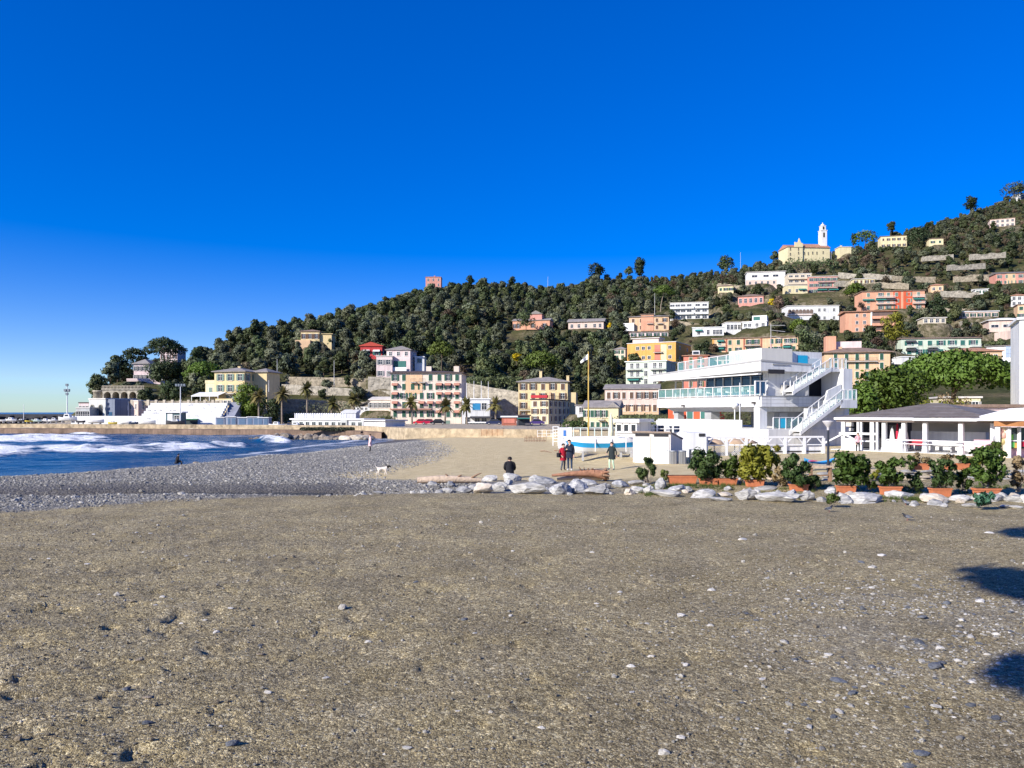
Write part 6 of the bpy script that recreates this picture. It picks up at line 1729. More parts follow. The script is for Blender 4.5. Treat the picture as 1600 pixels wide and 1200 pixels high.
# bathing cabins beside the sand
ang = math.atan2(-.37, .93)
cab = [(xat(990, 50.9), 50.9), (xat(1017, 50.5)+.05, 50.45)]
for i in range(2):
    px = (989, 1018)[i]; Y = (50.95, 50.0)[i]
    t = thing('bathing_cabin', ['white bathing cabin nearest the sand beside the flower boxes', 'white bathing cabin with shaded right side behind the left shrub'][i], 'beach cabin', (xat(px, Y), Y, .12), ang)
    wd = 1.24
    b = MB(); b.add([(0,0,-.3),(wd,0,-.3),(wd,4.6,-.3),(0,4.6,-.3),(0,0,2.02),(wd,0,2.02),(wd,4.6,1.45),(0,4.6,1.45)], [(0,3,2,1),(4,5,6,7),(0,1,5,4),(1,2,6,5),(2,3,7,6),(3,0,4,7)]); b.build('wall', mat('cabin_cream', (.63,.585,.54), .85, .06, .6, .1, 8, streak=.12), t)
    b = MB(); b.box(.09, 1.16, -.02, -.001, .0, 1.78); b.build('door_frame', CONC, t)
    b = MB(); b.add([(-.05,-.18,2.03),(wd+.04,-.18,2.03),(wd+.04,4.8,1.46),(-.05,4.8,1.46),(-.05,-.18,2.13),(wd+.04,-.18,2.13),(wd+.04,4.8,1.56),(-.05,4.8,1.56)], [(0,3,2,1),(4,5,6,7),(0,1,5,4),(1,2,6,5),(2,3,7,6),(3,0,4,7)]); b.build('roof', mat('cabin_roof', (.26,.20,.16), .9, .2), t)
    b = MB(); b.box(.13, 1.12, -.05, -.021, .04, 1.72); b.build('door', mat('cabin_door_white', (.74,.75,.74), .6, .03), t)
    b = MB(); b.box(.16, 1.09, -.03, -.002, 1.80, 1.95); b.build('vent', DARKIN, t)
    b = MB(); b.box(.98, 1.04, -.09, -.051, .85, .97); b.build('handle', GREYM, t)
t = thing('storage_wall', 'plain white storage cabin right of the two bathing cabins', 'beach cabin', (xat(1074, 57), 57, .2), 0)
b = MB(); b.box(0, xat(1104, 57)-xat(1074, 57), 0, 3, -.4, zat(676, 57)-.2); b.build('wall', WWALL, t)
b = MB(); b.box(-2.0, 1.6, .5, 4, -.4, zat(686, 57)-.2); b.build('low_wall', WWALL, t)
b = MB(); b.box(.85, 1.3, -.05, -.002, 1.5, 1.72); b.build('vent', DARKIN, t)
for i, (px, lab) in enumerate([(1052, 'grey ribbed metal bin in the shade of the bathing cabins'), (1066, 'grey ribbed metal bin in the middle of the three'), (1083, 'grey ribbed bin with a round white sign')]):
    Y = 49.5 if i < 2 else 51
    t = thing('bin', lab, 'bin', (xat(px, Y), Y, .1))
    b = MB(); b.lathe([(0,0),(.24,0),(.24,.85),(.27,.86),(.27,.92),(0,.95)], 16); b.build('drum', mat('zinc', (.30,.32,.35), .45, .15, 1, metal=.4), t)
    b = MB()
    for k in range(16):
        a = 6.283*k/16; b.bar((.245*math.cos(a), .245*math.sin(a), .03), (.245*math.cos(a), .245*math.sin(a), .83), .03, .03)
    o = b.build('ribs', GREYM, t); o['kind'] = 'stuff'
    if i == 2:
        b = MB(); b.lathe([(0,0),(.17,0),(.17,.02),(0,.021)], 16); o = b.build('sign_disc', WHITE, t, (0,-.28,.78)); o.rotation_euler = (R(90), 0, 0)
# white timber frame with braces, lattice and thatch parasols behind
t = thing('timber_fence', 'white timber frame fence with diagonal braces below the beach club', 'fence', (xat(1104, 58), 58, .1), math.atan2(1.5, 9))
Lf = 9.6
bays = 6
b = MB(); b.box(0, Lf, -.05, .05, 1.42, 1.56); b.box(0, Lf, -.04, .04, .85, .93); b.build('beam', WHITE, t)
for i in range(bays+1):
    x = Lf*i/bays; b = MB(); b.box(x-.09, x+.09, -.09, .09, -.3, 1.41); b.build('post', WHITE, t)
    for s in (-1, 1):
        if 0 <= x+s*.5 <= Lf: b = MB(); b.bar((x+s*.08, 0, .95), (x+s*.52, 0, 1.40), .07, .08); b.build('brace', WHITE, t)
for k, (a, c) in enumerate([(.2, 1.45), (1.75, 3.05), (3.4, 4.6)]):
    b = MB()
    for q in range(9):
        f = a+(c-a)*q/8
        b.bar((f, -.06, .02), (min(c, f+.8), -.06, min(.8, .02+(c-f))), .03, .02); b.bar((f, -.08, .02), (max(a, f-.8), -.08, min(.8, .02+(f-a)))if f-a > .05 else (f, -.08, .05), .03, .02)
    o = b.build('lattice', WHITE, t); o['kind'] = 'stuff'
b = MB(); b.box(4.7, Lf, .1, .2, -.3, .8); b.build('board', WWALL, t)
for k in range(3): 
    b = MB(); b.box(4.9+1.6*k, 6.2+1.6*k, .04, .09, .34, .42); b.build('slot', DARKIN, t)
THATCH = mat('thatch', (.42,.30,.20), .95, .3, 2, .5, 10)
for i, (px, lab) in enumerate([(1116, 'left thatched parasol behind the white timber fence'), (1148, 'middle thatched parasol behind the white timber fence'), (1163, 'right thatched parasol behind the white timber fence')]):
    Y = 60.5+i*.8
    p = thing('parasol', lab, 'parasol', (xat(px, Y), Y, .2))
    b = MB(); b.tube((0,0,0),(0,0,1.2),.04); b.build('pole', BARK, p)
    b = MB(); b.lathe([(1.05,.78),(1.08,.84),(.6,1.08),(0,1.22)], 18); b.lathe([(1.05,.78),(.5,.98),(0,1.1)], 18); b.build('canopy', THATCH, p)
# ------------------------------------------------------------------ pavilion
PA = Vector((xat(1312, 66), 66)); PB = Vector((xat(1556, 56), 56)); PL_ = (PB-PA).length; PR = math.atan2(PB.y-PA.y, PB.x-PA.x)
pv = thing('pavilion', 'open white pavilion with a low dark hipped roof and square columns', 'pavilion', (PA.x, PA.y, 0), PR, None, 'thing')
pu = (PB-PA).normalized(); pn = Vector((-pu.y, pu.x))
def pvx(px, c=0):
    k = (px-800)/FPX; o = PA+pn*c
    return (k*o.y-o.x)/(pu.x-k*pu.y)
EZ = 2.86
b = MB(); D = 9.0
xa, xm, xb = pvx(1312), pvx(1434), pvx(1556)
b.add([(xa,-.6,EZ+.20),(xb,-.6,EZ+.20),(xb,D,EZ+.20),(xa,D,EZ+.20),(pvx(1452,4.2),4.2,4.25),(pvx(1470,4.2),4.2,4.25)], [(0,1,5,4),(1,2,5),(2,3,4,5),(3,0,4),(3,2,1,0)])
rf = b.build('roof', ROOF_M['slate'], pv)
b = MB()
for i in range(9):
    f = (i+1)/10; z = EZ+.20+f*(4.25-EZ-.2)
    p0 = (xa+(pvx(1452,4.2)-xa)*f, -.6+4.8*f-.03, z+.01); p1 = (xb+(pvx(1470,4.2)-xb)*f, -.6+4.8*f-.03, z+.01)
    b.bar(p0, p1, .05, .025)
o = b.build('shingle_courses', ROOF_M['dark'], rf); o['kind'] = 'stuff'
b = MB(); b.box(xa-.1, xm, -.72, -.60, EZ, EZ+.2); b.box(xm+.002, xb+.1, -.80, -.60, EZ-.03, EZ+.17); b.box(xb-.02, xb+.1, -.59, D, EZ, EZ+.19); b.box(xa-.1, xa, -.59, D, EZ, EZ+.19); b.build('fascia', WHITE, rf)
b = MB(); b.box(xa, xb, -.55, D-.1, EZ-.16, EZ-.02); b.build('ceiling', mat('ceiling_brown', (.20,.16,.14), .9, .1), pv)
b = MB(); b.box(xa-.2, xb+.2, -1.0, D, -.3, .36); b.build('floor_slab', WWALL, pv)
for px in (1382, 1413, 1446, 1502, 1552):
    x = pvx(px, -.2); b = MB(); b.box(x-.15, x+.15, -.35, -.05, .37, EZ-.17); b.build('column', WHITE, pv)
    b = MB(); b.box(x-.19, x+.19, -.39, -.01, .365, .6); b.build('column_base', WHITE, pv)
bx0 = pvx(1423, 4)
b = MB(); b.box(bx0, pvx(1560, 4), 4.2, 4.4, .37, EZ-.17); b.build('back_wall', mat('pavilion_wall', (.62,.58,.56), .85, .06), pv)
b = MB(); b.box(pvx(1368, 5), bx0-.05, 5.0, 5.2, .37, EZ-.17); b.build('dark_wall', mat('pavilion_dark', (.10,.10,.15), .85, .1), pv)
b = MB(); b.box(pvx(1390, 5), pvx(1401, 5), 4.93, 4.99, .4, 2.4); b.build('door', mat('grey_door2', (.35,.35,.36), .7, .1), pv)
for p0, p1 in ((1423, 1443), (1451, 1497), (1506, 1540)):
    b = MB(); b.box(pvx(p0, 2.6), pvx(p1, 2.6), 2.6, 3.2, .37, 1.95); b.build('partition', WWALL, pv)
b = MB(); b.box(pvx(1386, -.5), pvx(1552, -.5), -.62, -.55, 1.25, 1.33); b.box(pvx(1386, -.5), pvx(1552, -.5), -.62, -.55, .98, 1.03); b.build('rail', WHITE, pv)
for p0, p1 in ((1384, 1411),):
    b = MB(); b.box(pvx(p0, -.5), pvx(p1, -.5), -.6, -.5, .37, 1.2); b.build('low_panel', WWALL, pv)
# left bay: white timber frames and two open shutters
for px in (1318, 1341, 1346, 1363, 1371):
    x = pvx(px, -.4); wd = .16 if px in (1363, 1318) else .08
    b = MB(); b.box(x-wd, x+wd, -.5, -.3, .37, EZ-.17); b.build('frame_post', WHITE, pv)
b = MB(); b.box(pvx(1312, -.4), pvx(1372, -.4), -.52, -.42, 1.62, 1.80); b.box(pvx(1340, -.4), pvx(1372, -.4), -.52, -.42, 1.05, 1.15); b.build('frame_beam', WHITE, pv)
for s in (-1, 1):
    b = MB(); x = pvx(1318, -.6); b.bar((x, -.6, 1.7), (x+s*1.7, -.6, .85), .09, .13); b.build('brace', WHITE, pv)
b = MB(); b.box(pvx(1314, -.5), pvx(1341, -.5), -.42, -.32, .37, 1.3); b.build('low_panel', WWALL, pv)
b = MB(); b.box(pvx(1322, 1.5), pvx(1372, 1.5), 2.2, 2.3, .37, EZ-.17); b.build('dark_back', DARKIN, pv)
for (p0, p1, z0, z1) in ((1321, 1333, 2.25, 2.6), (1326, 1333, 1.85, 2.1)):
    b = MB(); b.box(pvx(p0, 2), pvx(p1, 2), 2.05, 2.18, z0, z1); b.build('shelf_box', CREAM, pv)
for i, (px, lab) in enumerate([(1402, 'closed red sun umbrella hanging in the pavilion'), ]):
    t = thing('umbrella', lab, 'umbrella', (*(PA+pu*pvx(px, 1)+pn*1.0), .37)); b = MB(); b.tube((0,0,0),(0,0,2.2),.03); b.build('pole', WHITE, t)
    b = MB(); b.lathe([(.02,.25),(.10,.3),(.12,1.2),(.07,2.1),(0,2.25)], 10); b.build('canopy', mat('umbrella_red', (.60,.03,.07), .8, .1), t)
for i, (px, lab) in enumerate([(1394, 'closed white umbrella left of the red one'), (1407, 'closed pale grey umbrella right of the red one'), (1415, 'closed white umbrella beside the pavilion column')]):
    t = thing('umbrella', lab, 'umbrella', (*(PA+pu*pvx(px, .6)+pn*.6), .37)); b = MB(); b.tube((0,0,0),(0,0,1.9),.03); b.build('pole', WHITE, t)
    b = MB(); b.lathe([(.05,.2),(.30,.25),(.26,.8),(.12,1.6),(.05,1.9),(0,2.0)], 10); b.build('canopy', [AWN['white'], mat('umbrella_grey', (.5,.56,.58), .8, .05), AWN['white']][i], t)
t = thing('bench', 'dark red bench seat behind the pavilion rail', 'bench', (*(PA+pu*pvx(1433, .6)+pn*.6), .37), PR); b = MB(); b.box(-.8,.8,-.2,.2,.5,.62); b.box(-.8,.8,.16,.2,.63,.95); b.build('seat', mat('red_vinyl', (.35,.03,.05), .6, .1), t)
b = MB()
for x in (-.7, .7): b.box(x-.04, x+.04, -.15, .15, 0, .5)
b.build('leg', GREYM, t)
t = thing('kayak', 'white boat hull lying on the pavilion floor against the partition', 'boat', (*(PA+pu*pvx(1473, .9)+pn*.9), .8), PR)
def hull(b, L, wd, hh, mi=0, n=14, rocker=.12):
    sec = []
    for i in range(n+1):
        f = i/n*2-1; s = max(0.02, (1-abs(f)**2.6)); k = rocker*f*f
        sec.append([(f*L/2, -wd/2*s, hh+k), (f*L/2, -wd/2*s*.8, hh*.4+k*.6), (f*L/2, 0, k*.5), (f*L/2, wd/2*s*.8, hh*.4+k*.6), (f*L/2, wd/2*s, hh+k)])
    vs = [p for q in sec for p in q]
    fs = [(i*5+j, i*5+j+1, (i+1)*5+j+1, (i+1)*5+j) for i in range(n) for j in range(4)]
    b.add(vs, fs, mi, True)
b = MB(); hull(b, 2.6, .7, .35); b.add([(-1.2,-.25,.33),(1.2,-.25,.33),(1.2,.25,.33),(-1.2,.25,.33)], [(0,1,2,3)]); b.build('hull', WHITE, t)
b = MB(); b.box(-.8,-.7,-.3,.3,-.43,.05); b.box(.7,.8,-.3,.3,-.43,.05); b.build('trestle', GREYM, t)
# ice cream stall at the right edge
st = thing('stall', 'pale beach stall with a curved brown fascia and white canopy at the right edge', 'stall', (xat(1553, 54), 54, .3), 0, None, 'thing')
def sx(px, c=0): return xat(px, 54+c)-xat(1553, 54)
def sz(py, c=0): return zat(py, 54+c)-.3
SW = sx(1640)
b = MB(); b.box(sx(1575), SW, .4, 4, -.3, sz(690)); b.build('counter', mat('stall_pink', (.72,.45,.50), .8, .06), st)
b = MB()
n = 10
for i in range(n):
    pa, pb = 1553+87*i/n, 1553+87*(i+1)/n
    ca, cb = [(-.9*math.sin(min(1, max(0, (p-1553)/40))*math.pi/2)) for p in (pa, pb)]
    b.add([(sx(pa), ca, sz(666)), (sx(pb), cb, sz(666)), (sx(pb), cb, sz(658)), (sx(pa), ca, sz(658)), (sx(pa), ca+.3, sz(658)), (sx(pb), cb+.3, sz(658))], [(0,1,2,3),(3,2,5,4)])
b.build('fascia', mat('fascia_brown', (.36,.16,.06), .7, .15), st)
b = MB(); b.add([(sx(1556),-.8,sz(657.5)),(SW,-1,sz(657.5)),(SW,4,sz(657.5)),(sx(1556),4,sz(657.5)),(sx(1592),1,sz(638)),(SW,1.2,sz(636))], [(0,1,5,4),(1,2,5),(2,3,4,5),(3,0,4)]); b.build('canopy', AWN['white'], st)
for p0, p1 in ((1556, 1560), (1573, 1577), (1590.5, 1592.5)):
    b = MB(); b.box(sx(p0), sx(p1), -.2, .1, -.3, sz(667)); b.build('post', WHITE, st)
b = MB(); b.box(sx(1577), SW, .15, .22, sz(701), sz(668)); b.build('window_pane', glass_mat('stall_glass', (.04,.07,.07), .08), st)
b = MB(); b.box(sx(1577), SW, .05, .14, sz(689.5), sz(688)); b.build('window_bar', WHITE, st)
b = MB(); b.box(sx(1560), sx(1573), .1, .2, -.3, sz(667)); b.build('side_wall', mat('stall_cream', (.78,.66,.45), .8, .08), st)
for i, (px, py, c_) in enumerate([(1564, 674, (.7,.35,.28)), (1569, 680, (.72,.42,.34)), (1566, 690, (.75,.6,.25)), (1557, 686, (.3,.3,.32))]):
    b = MB(); b.lathe([(0,0),(.24,0),(.22,.05),(0,.09)], 9); o = b.build('poster_disc', mat('ice_%d' % i, c_, .7, .2), st, (sx(px), .09, sz(py))); o.rotation_euler = (R(90), 0, 0)
for i, (px, py, c_) in enumerate([(1581, 683, (.15,.5,.05)), (1583, 695, (.1,.45,.1)), (1598, 694, (.6,.02,.06)), (1590, 696, (.5,.3,.08))]):
    b = MB(); b.box(-.16, .16, 0, .05, -.18, .18); b.build('goods_box', mat('goods_%d' % i, c_, .7, .2), st, (sx(px), .08, sz(py)))
# street lamp before the pavilion, dark post and funnel lamp
t = thing('street_lamp', 'dark post street lamp with a wide funnel head before the stairs', 'street lamp', (xat(1294, 42), 42, .1))
b = MB(); b.tube((0,0,0),(0,0,zat(672, 42)-.1),.075,.065); b.build('post', mat('lamp_post_dark', (.025,.03,.045), .5, .1), t)
zt = zat(672, 42)-.1
b = MB(); b.lathe([(.07,zt),(.07,zt+.15),(.11,zt+.2),(.30,zt+.46),(.31,zt+.5),(.05,zt+.52),(0,zt+.52)], 16); b.build('lamp_head', mat('lamp_head', (.52,.50,.52), .35, .1), t)
t = thing('wind_surfboard', 'blue and pink surfboard lying behind the dark lamp post', 'surfboard', (xat(1281, 44), 44, .55), R(12))
b = MB(); hull(b, 2.0, .55, .10, 0, 12, .25); hull(b, 1.98, .54, -.02, 0, 12, .25); b.build('hull', mat('board_blue', (.04,.28,.60), .35, .1), t)
b = MB(); b.box(-.8,-.35,-.26,.26,.16,.20); b.build('pink_patch', mat('board_pink', (.65,.06,.20), .4, .1), t)
b = MB()
for x in (-.6, .6): b.box(x-.04, x+.04, -.2, .2, -.55, .03)
b.build('trestle', BARKP, t)
# ------------------------------------------------------------------ boulders, stones, driftwood
import bmesh
def gz(x, Y): return float(ground_z(x, Y, False))
def rock_mesh(name, seed, m, sub=3, rough=.3, flat=.0):
    bm = bmesh.new(); bmesh.ops.create_icosphere(bm, subdivisions=sub, radius=.5)
    g = random.Random(seed); off = Vector((g.uniform(0, 50), g.uniform(0, 50), g.uniform(0, 50)))
    planes = [(Vector((g.gauss(0, 1), g.gauss(0, 1), g.gauss(0, .8))).normalized(), g.uniform(.24, .42)) for _ in range(13)]
    for v in bm.verts:
        d = v.co.normalized()
        p = v.co*(1+rough*mnoise.noise(d*1.6+off)*1.3)
        for n, dd in planes:
            k = p.dot(n)-dd
            if k > 0: p -= n*k*.85
        p *= 1+.10*mnoise.noise(d*5+off)+.05*mnoise.noise(d*11+off)
        v.co = p
    me = bpy.data.meshes.new(name); bm.to_mesh(me); bm.free()
    for p in me.polygons: p.use_smooth = False
    me.materials.append(m); return me
def rock_mat(name, c0, c1, c2, rough=.85):
    m = bpy.data.materials.new(name); m.use_nodes = True
    n, l = m.node_tree.nodes, m.node_tree.links; p = n['Principled BSDF']; p.inputs['Roughness'].default_value = rough; p.inputs['Specular IOR Level'].default_value = .25
    tc = n.new('ShaderNodeTexCoord'); oi = n.new('ShaderNodeObjectInfo')
    ad = n.new('ShaderNodeVectorMath'); ad.operation = 'MULTIPLY_ADD'
    l.new(tc.outputs['Object'], ad.inputs[0]); ad.inputs[1].default_value = (1.6, 1.6, 3.2)
    cb = n.new('ShaderNodeCombineXYZ')
    for i in range(3):
        mm = n.new('ShaderNodeMath'); mm.operation = 'MULTIPLY'; mm.inputs[1].default_value = 37+i*11; l.new(oi.outputs['Random'], mm.inputs[0]); l.new(mm.outputs[0], cb.inputs[i])
    l.new(cb.outputs[0], ad.inputs[2])
    nz = n.new('ShaderNodeTexNoise'); nz.inputs['Scale'].default_value = 2.2; nz.inputs['Detail'].default_value = 9; nz.inputs['Roughness'].default_value = .7; nz.inputs['Distortion'].default_value = .6
    l.new(ad.outputs[0], nz.inputs['Vector'])
    r = n.new('ShaderNodeValToRGB'); e = r.color_ramp.elements
    e[0].position, e[0].color = .30, (*c0, 1); e[1].position, e[1].color = .62, (*c2, 1); q = e.new(.46); q.color = (*c1, 1)
    l.new(nz.outputs['Fac'], r.inputs[0])
    hv = n.new('ShaderNodeHueSaturation'); mr = n.new('ShaderNodeMapRange'); mr.inputs[3].default_value = .78; mr.inputs[4].default_value = 1.15
    l.new(oi.outputs['Random'], mr.inputs[0]); l.new(mr.outputs[0], hv.inputs['Value']); l.new(r.outputs[0], hv.inputs['Color'])
    l.new(hv.outputs[0], p.inputs['Base Color'])
    bp = n.new('ShaderNodeBump'); bp.inputs['Strength'].default_value = .7; bp.inputs['Distance'].default_value = .08; l.new(nz.outputs['Fac'], bp.inputs['Height']); l.new(bp.outputs[0], p.inputs['Normal'])
    return m
RK_W = rock_mat('rock_white', (.17,.165,.16), (.36,.35,.33), (.56,.545,.51))
RK_G = rock_mat('rock_grey', (.14,.145,.15), (.30,.30,.30), (.52,.51,.49))
RK_T = rock_mat('rock_tan', (.30,.24,.18), (.50,.43,.34), (.64,.58,.48))
RK_S = rock_mat('rock_sea', (.07,.055,.045), (.20,.165,.13), (.36,.31,.25))
RW = [rock_mesh('boulder_white', 10+i, RK_W) for i in range(4)]; RG = [rock_mesh('boulder_grey', 20+i, RK_G) for i in range(4)]
RT = [rock_mesh('boulder_tan', 30+i, RK_T) for i in range(2)]; RS = [rock_mesh('boulder_sea', 40+i, RK_S) for i in range(3)]
B = [  # centre px, centre py, width, height (px), kind, own label
 (662,763,12,6,'g',0),(686,763,13,7,'w','small white stone at the left end of the boulder row'),(700,761,18,10,'w',0),(724,760,26,12,'g','grey boulder just right of the small white stones, below the pale log'),
 (754,759,36,17,'t','large tan boulder at the right end of the pale driftwood log'),(780,753,22,20,'w','upright white boulder left of the man in black'),(766,744,28,12,'w','white boulder in the back row above the tan one'),
 (800,744,26,13,'w','pale boulder the man in black sits behind'),(826,760,74,19,'w','biggest white boulder of the row, long and smooth'),(852,748,36,13,'g',0),(834,746,20,10,'g',0),(878,760,36,21,'g','tall grey boulder right of the biggest white one'),
 (906,758,38,21,'g','blocky grey boulder below the couple'),(932,763,30,13,'w',0),(920,751,30,10,'g','dark grey slab below the root of the driftwood trunk'),(890,769,11,5,'w',0),(944,757,26,10,'w',0),
 (972,755,30,10,'g',0),(996,753,30,10,'w',0),(998,763,22,10,'w',0),(1015,763,18,13,'w','squarish white block at the foot of the first shrub'),(1032,757,20,17,'g','pointed grey stone left of the long planter'),
 (1046,768,42,14,'w','long low white boulder in front of the long planter'),(1064,762,34,13,'g',0),(1076,762,15,12,'g',0),(1104,768,38,17,'w','lumpy white boulder in front of the pair of planters'),(1130,778,34,8,'w',0),(1134,771,22,7,'t',0),
 (1170,771,36,19,'w','rounded mottled boulder in front of the lime green shrub'),(1200,763,40,7,'w',0),(1216,773,62,21,'w','broad flat faced white boulder between two planters'),(1240,770,20,15,'g',0),(1264,773,26,15,'w','white boulder right of the flat faced one, left of the lamp post'),
 (1285,777,18,10,'w',0),(1323,775,24,19,'g','bluish grey boulder right of the bright grass tuft'),(1361,776,60,17,'w','long cracked white boulder behind the pigeons'),(1409,771,46,12,'w',0),(1431,783,18,9,'w','small white stone beside the standing pigeon'),
 (1452,772,20,9,'g',0),(1466,776,42,15,'t','tan boulder below the third planter from the right'),(1505,774,32,11,'w',0),(1477,787,17,6,'w',0),(1520,786,25,9,'w','white wedge shaped stone left of the blue green plant'),(1554,775,42,13,'w','pale boulder below the rightmost planter'),
 (1573,788,20,6,'g',0),(1592,776,40,13,'w','last white boulder at the right edge'),(1592,789,20,6,'w',0),(1625,778,40,14,'w',0),(644,766,8,4,'w',0),(566,766,12,5,'w','white stone alone on the gravel left of the boulder row'),(592,765,16,7,'w','second white stone alone left of the boulder row')]
ORD = 'first second third fourth fifth sixth seventh eighth ninth tenth eleventh twelfth thirteenth fourteenth fifteenth sixteenth seventeenth eighteenth nineteenth twentieth'.split()
nth = {'w': 0, 'g': 0, 't': 0}
for i, (px, py, w, h, k, lab) in enumerate(sorted(B)):
    if not lab: lab = ORD[nth[k]]+' '+{'w': 'plain white', 'g': 'plain grey', 't': 'plain tan'}[k]+' gap filling boulder from the left end of the row'; nth[k] += 1
    yb = py+h/2; Y = 3.45*1200/(yb-644); x = xat(px, Y); wd = w/FPX*Y; hh = h/FPX*Y
    me = {'w': RW, 'g': RG, 't': RT}[k][i % (2 if k == 't' else 4)]
    o = link('boulder', me, None, (x, Y+wd*.25, float(ground_z(x, Y, False))+hh*.34), rnd.uniform(-.5, .5)+(math.pi if i % 3 else 0), (wd*1.22, min(wd, 1.4)*.8, hh*1.28))
    tag(o, lab or {'w': 'plain white boulder filling a gap in the boulder row', 'g': 'plain grey boulder filling a gap in the boulder row', 't': 'small tan boulder filling a gap in the boulder row'}[k], 'boulder', 'boulders edging the flower bed')
for i in range(46):
    f = (i+.5)/46; px = 650+990*f+rnd.uniform(-8, 8); yb = np.interp(px, [650, 850, 1000, 1300, 1640], [766, 769, 771, 783, 791])+rnd.uniform(-14, 1); Y = 3.42*1200/(yb-644); x = xat(px, Y); wd = rnd.uniform(.18, .62)
    o = link('boulder', [RW, RG, RG, RT][i % 4][i % 2], None, (x, Y, gz(x, Y)+wd*.12), rnd.uniform(0, 6), (wd*1.3, wd, wd*.72))
    tag(o, 'small loose stone wedged among the larger boulders of the row', 'stone', 'small stones among the boulders')
SB = [(392,690,16,8),(404,688,16,9),(418,686,18,9),(432,684,18,10),(446,683,18,10),(462,686,14,11),(471,686,13,11),(482,685,15,12),(495,686,14,12),(505,687,13,12),(516,688,17,11),(526,688,15,10),(541,686,22,9),(558,684,20,8),(575,683,22,6)]
for i, (px, py, w, h) in enumerate(SB):
    Y = 148-abs(px-480)*.03; wd = w/FPX*Y*1.25
    o = link('boulder', (RS if px < 530 else RT)[i % (3 if px < 530 else 2)], None, (xat(px, Y), Y, zat(py, Y)-.1), rnd.uniform(0, 6), (wd*1.1, wd, h/FPX*Y*1.5))
    tag(o, ['leftmost sea boulder washed by the breaking wave', 'second sea boulder from the left in the surf', 'third sea boulder from the left in the surf', 'fourth sea boulder from the left in the surf', 'fifth sea boulder from the left below the quay', 'sixth sea boulder from the left below the quay', 'seventh sea boulder from the left below the quay', 'eighth sea boulder from the left below the quay', 'ninth sea boulder from the left below the quay', 'tenth sea boulder from the left below the quay', 'eleventh sea boulder from the left below the quay', 'twelfth sea boulder from the left below the quay', 'third pale rock from the right end of the sea boulders', 'second pale rock from the right end of the sea boulders', 'rightmost pale rock at the end of the sea boulders'][i], 'boulder', 'boulders in the surf below the quay')

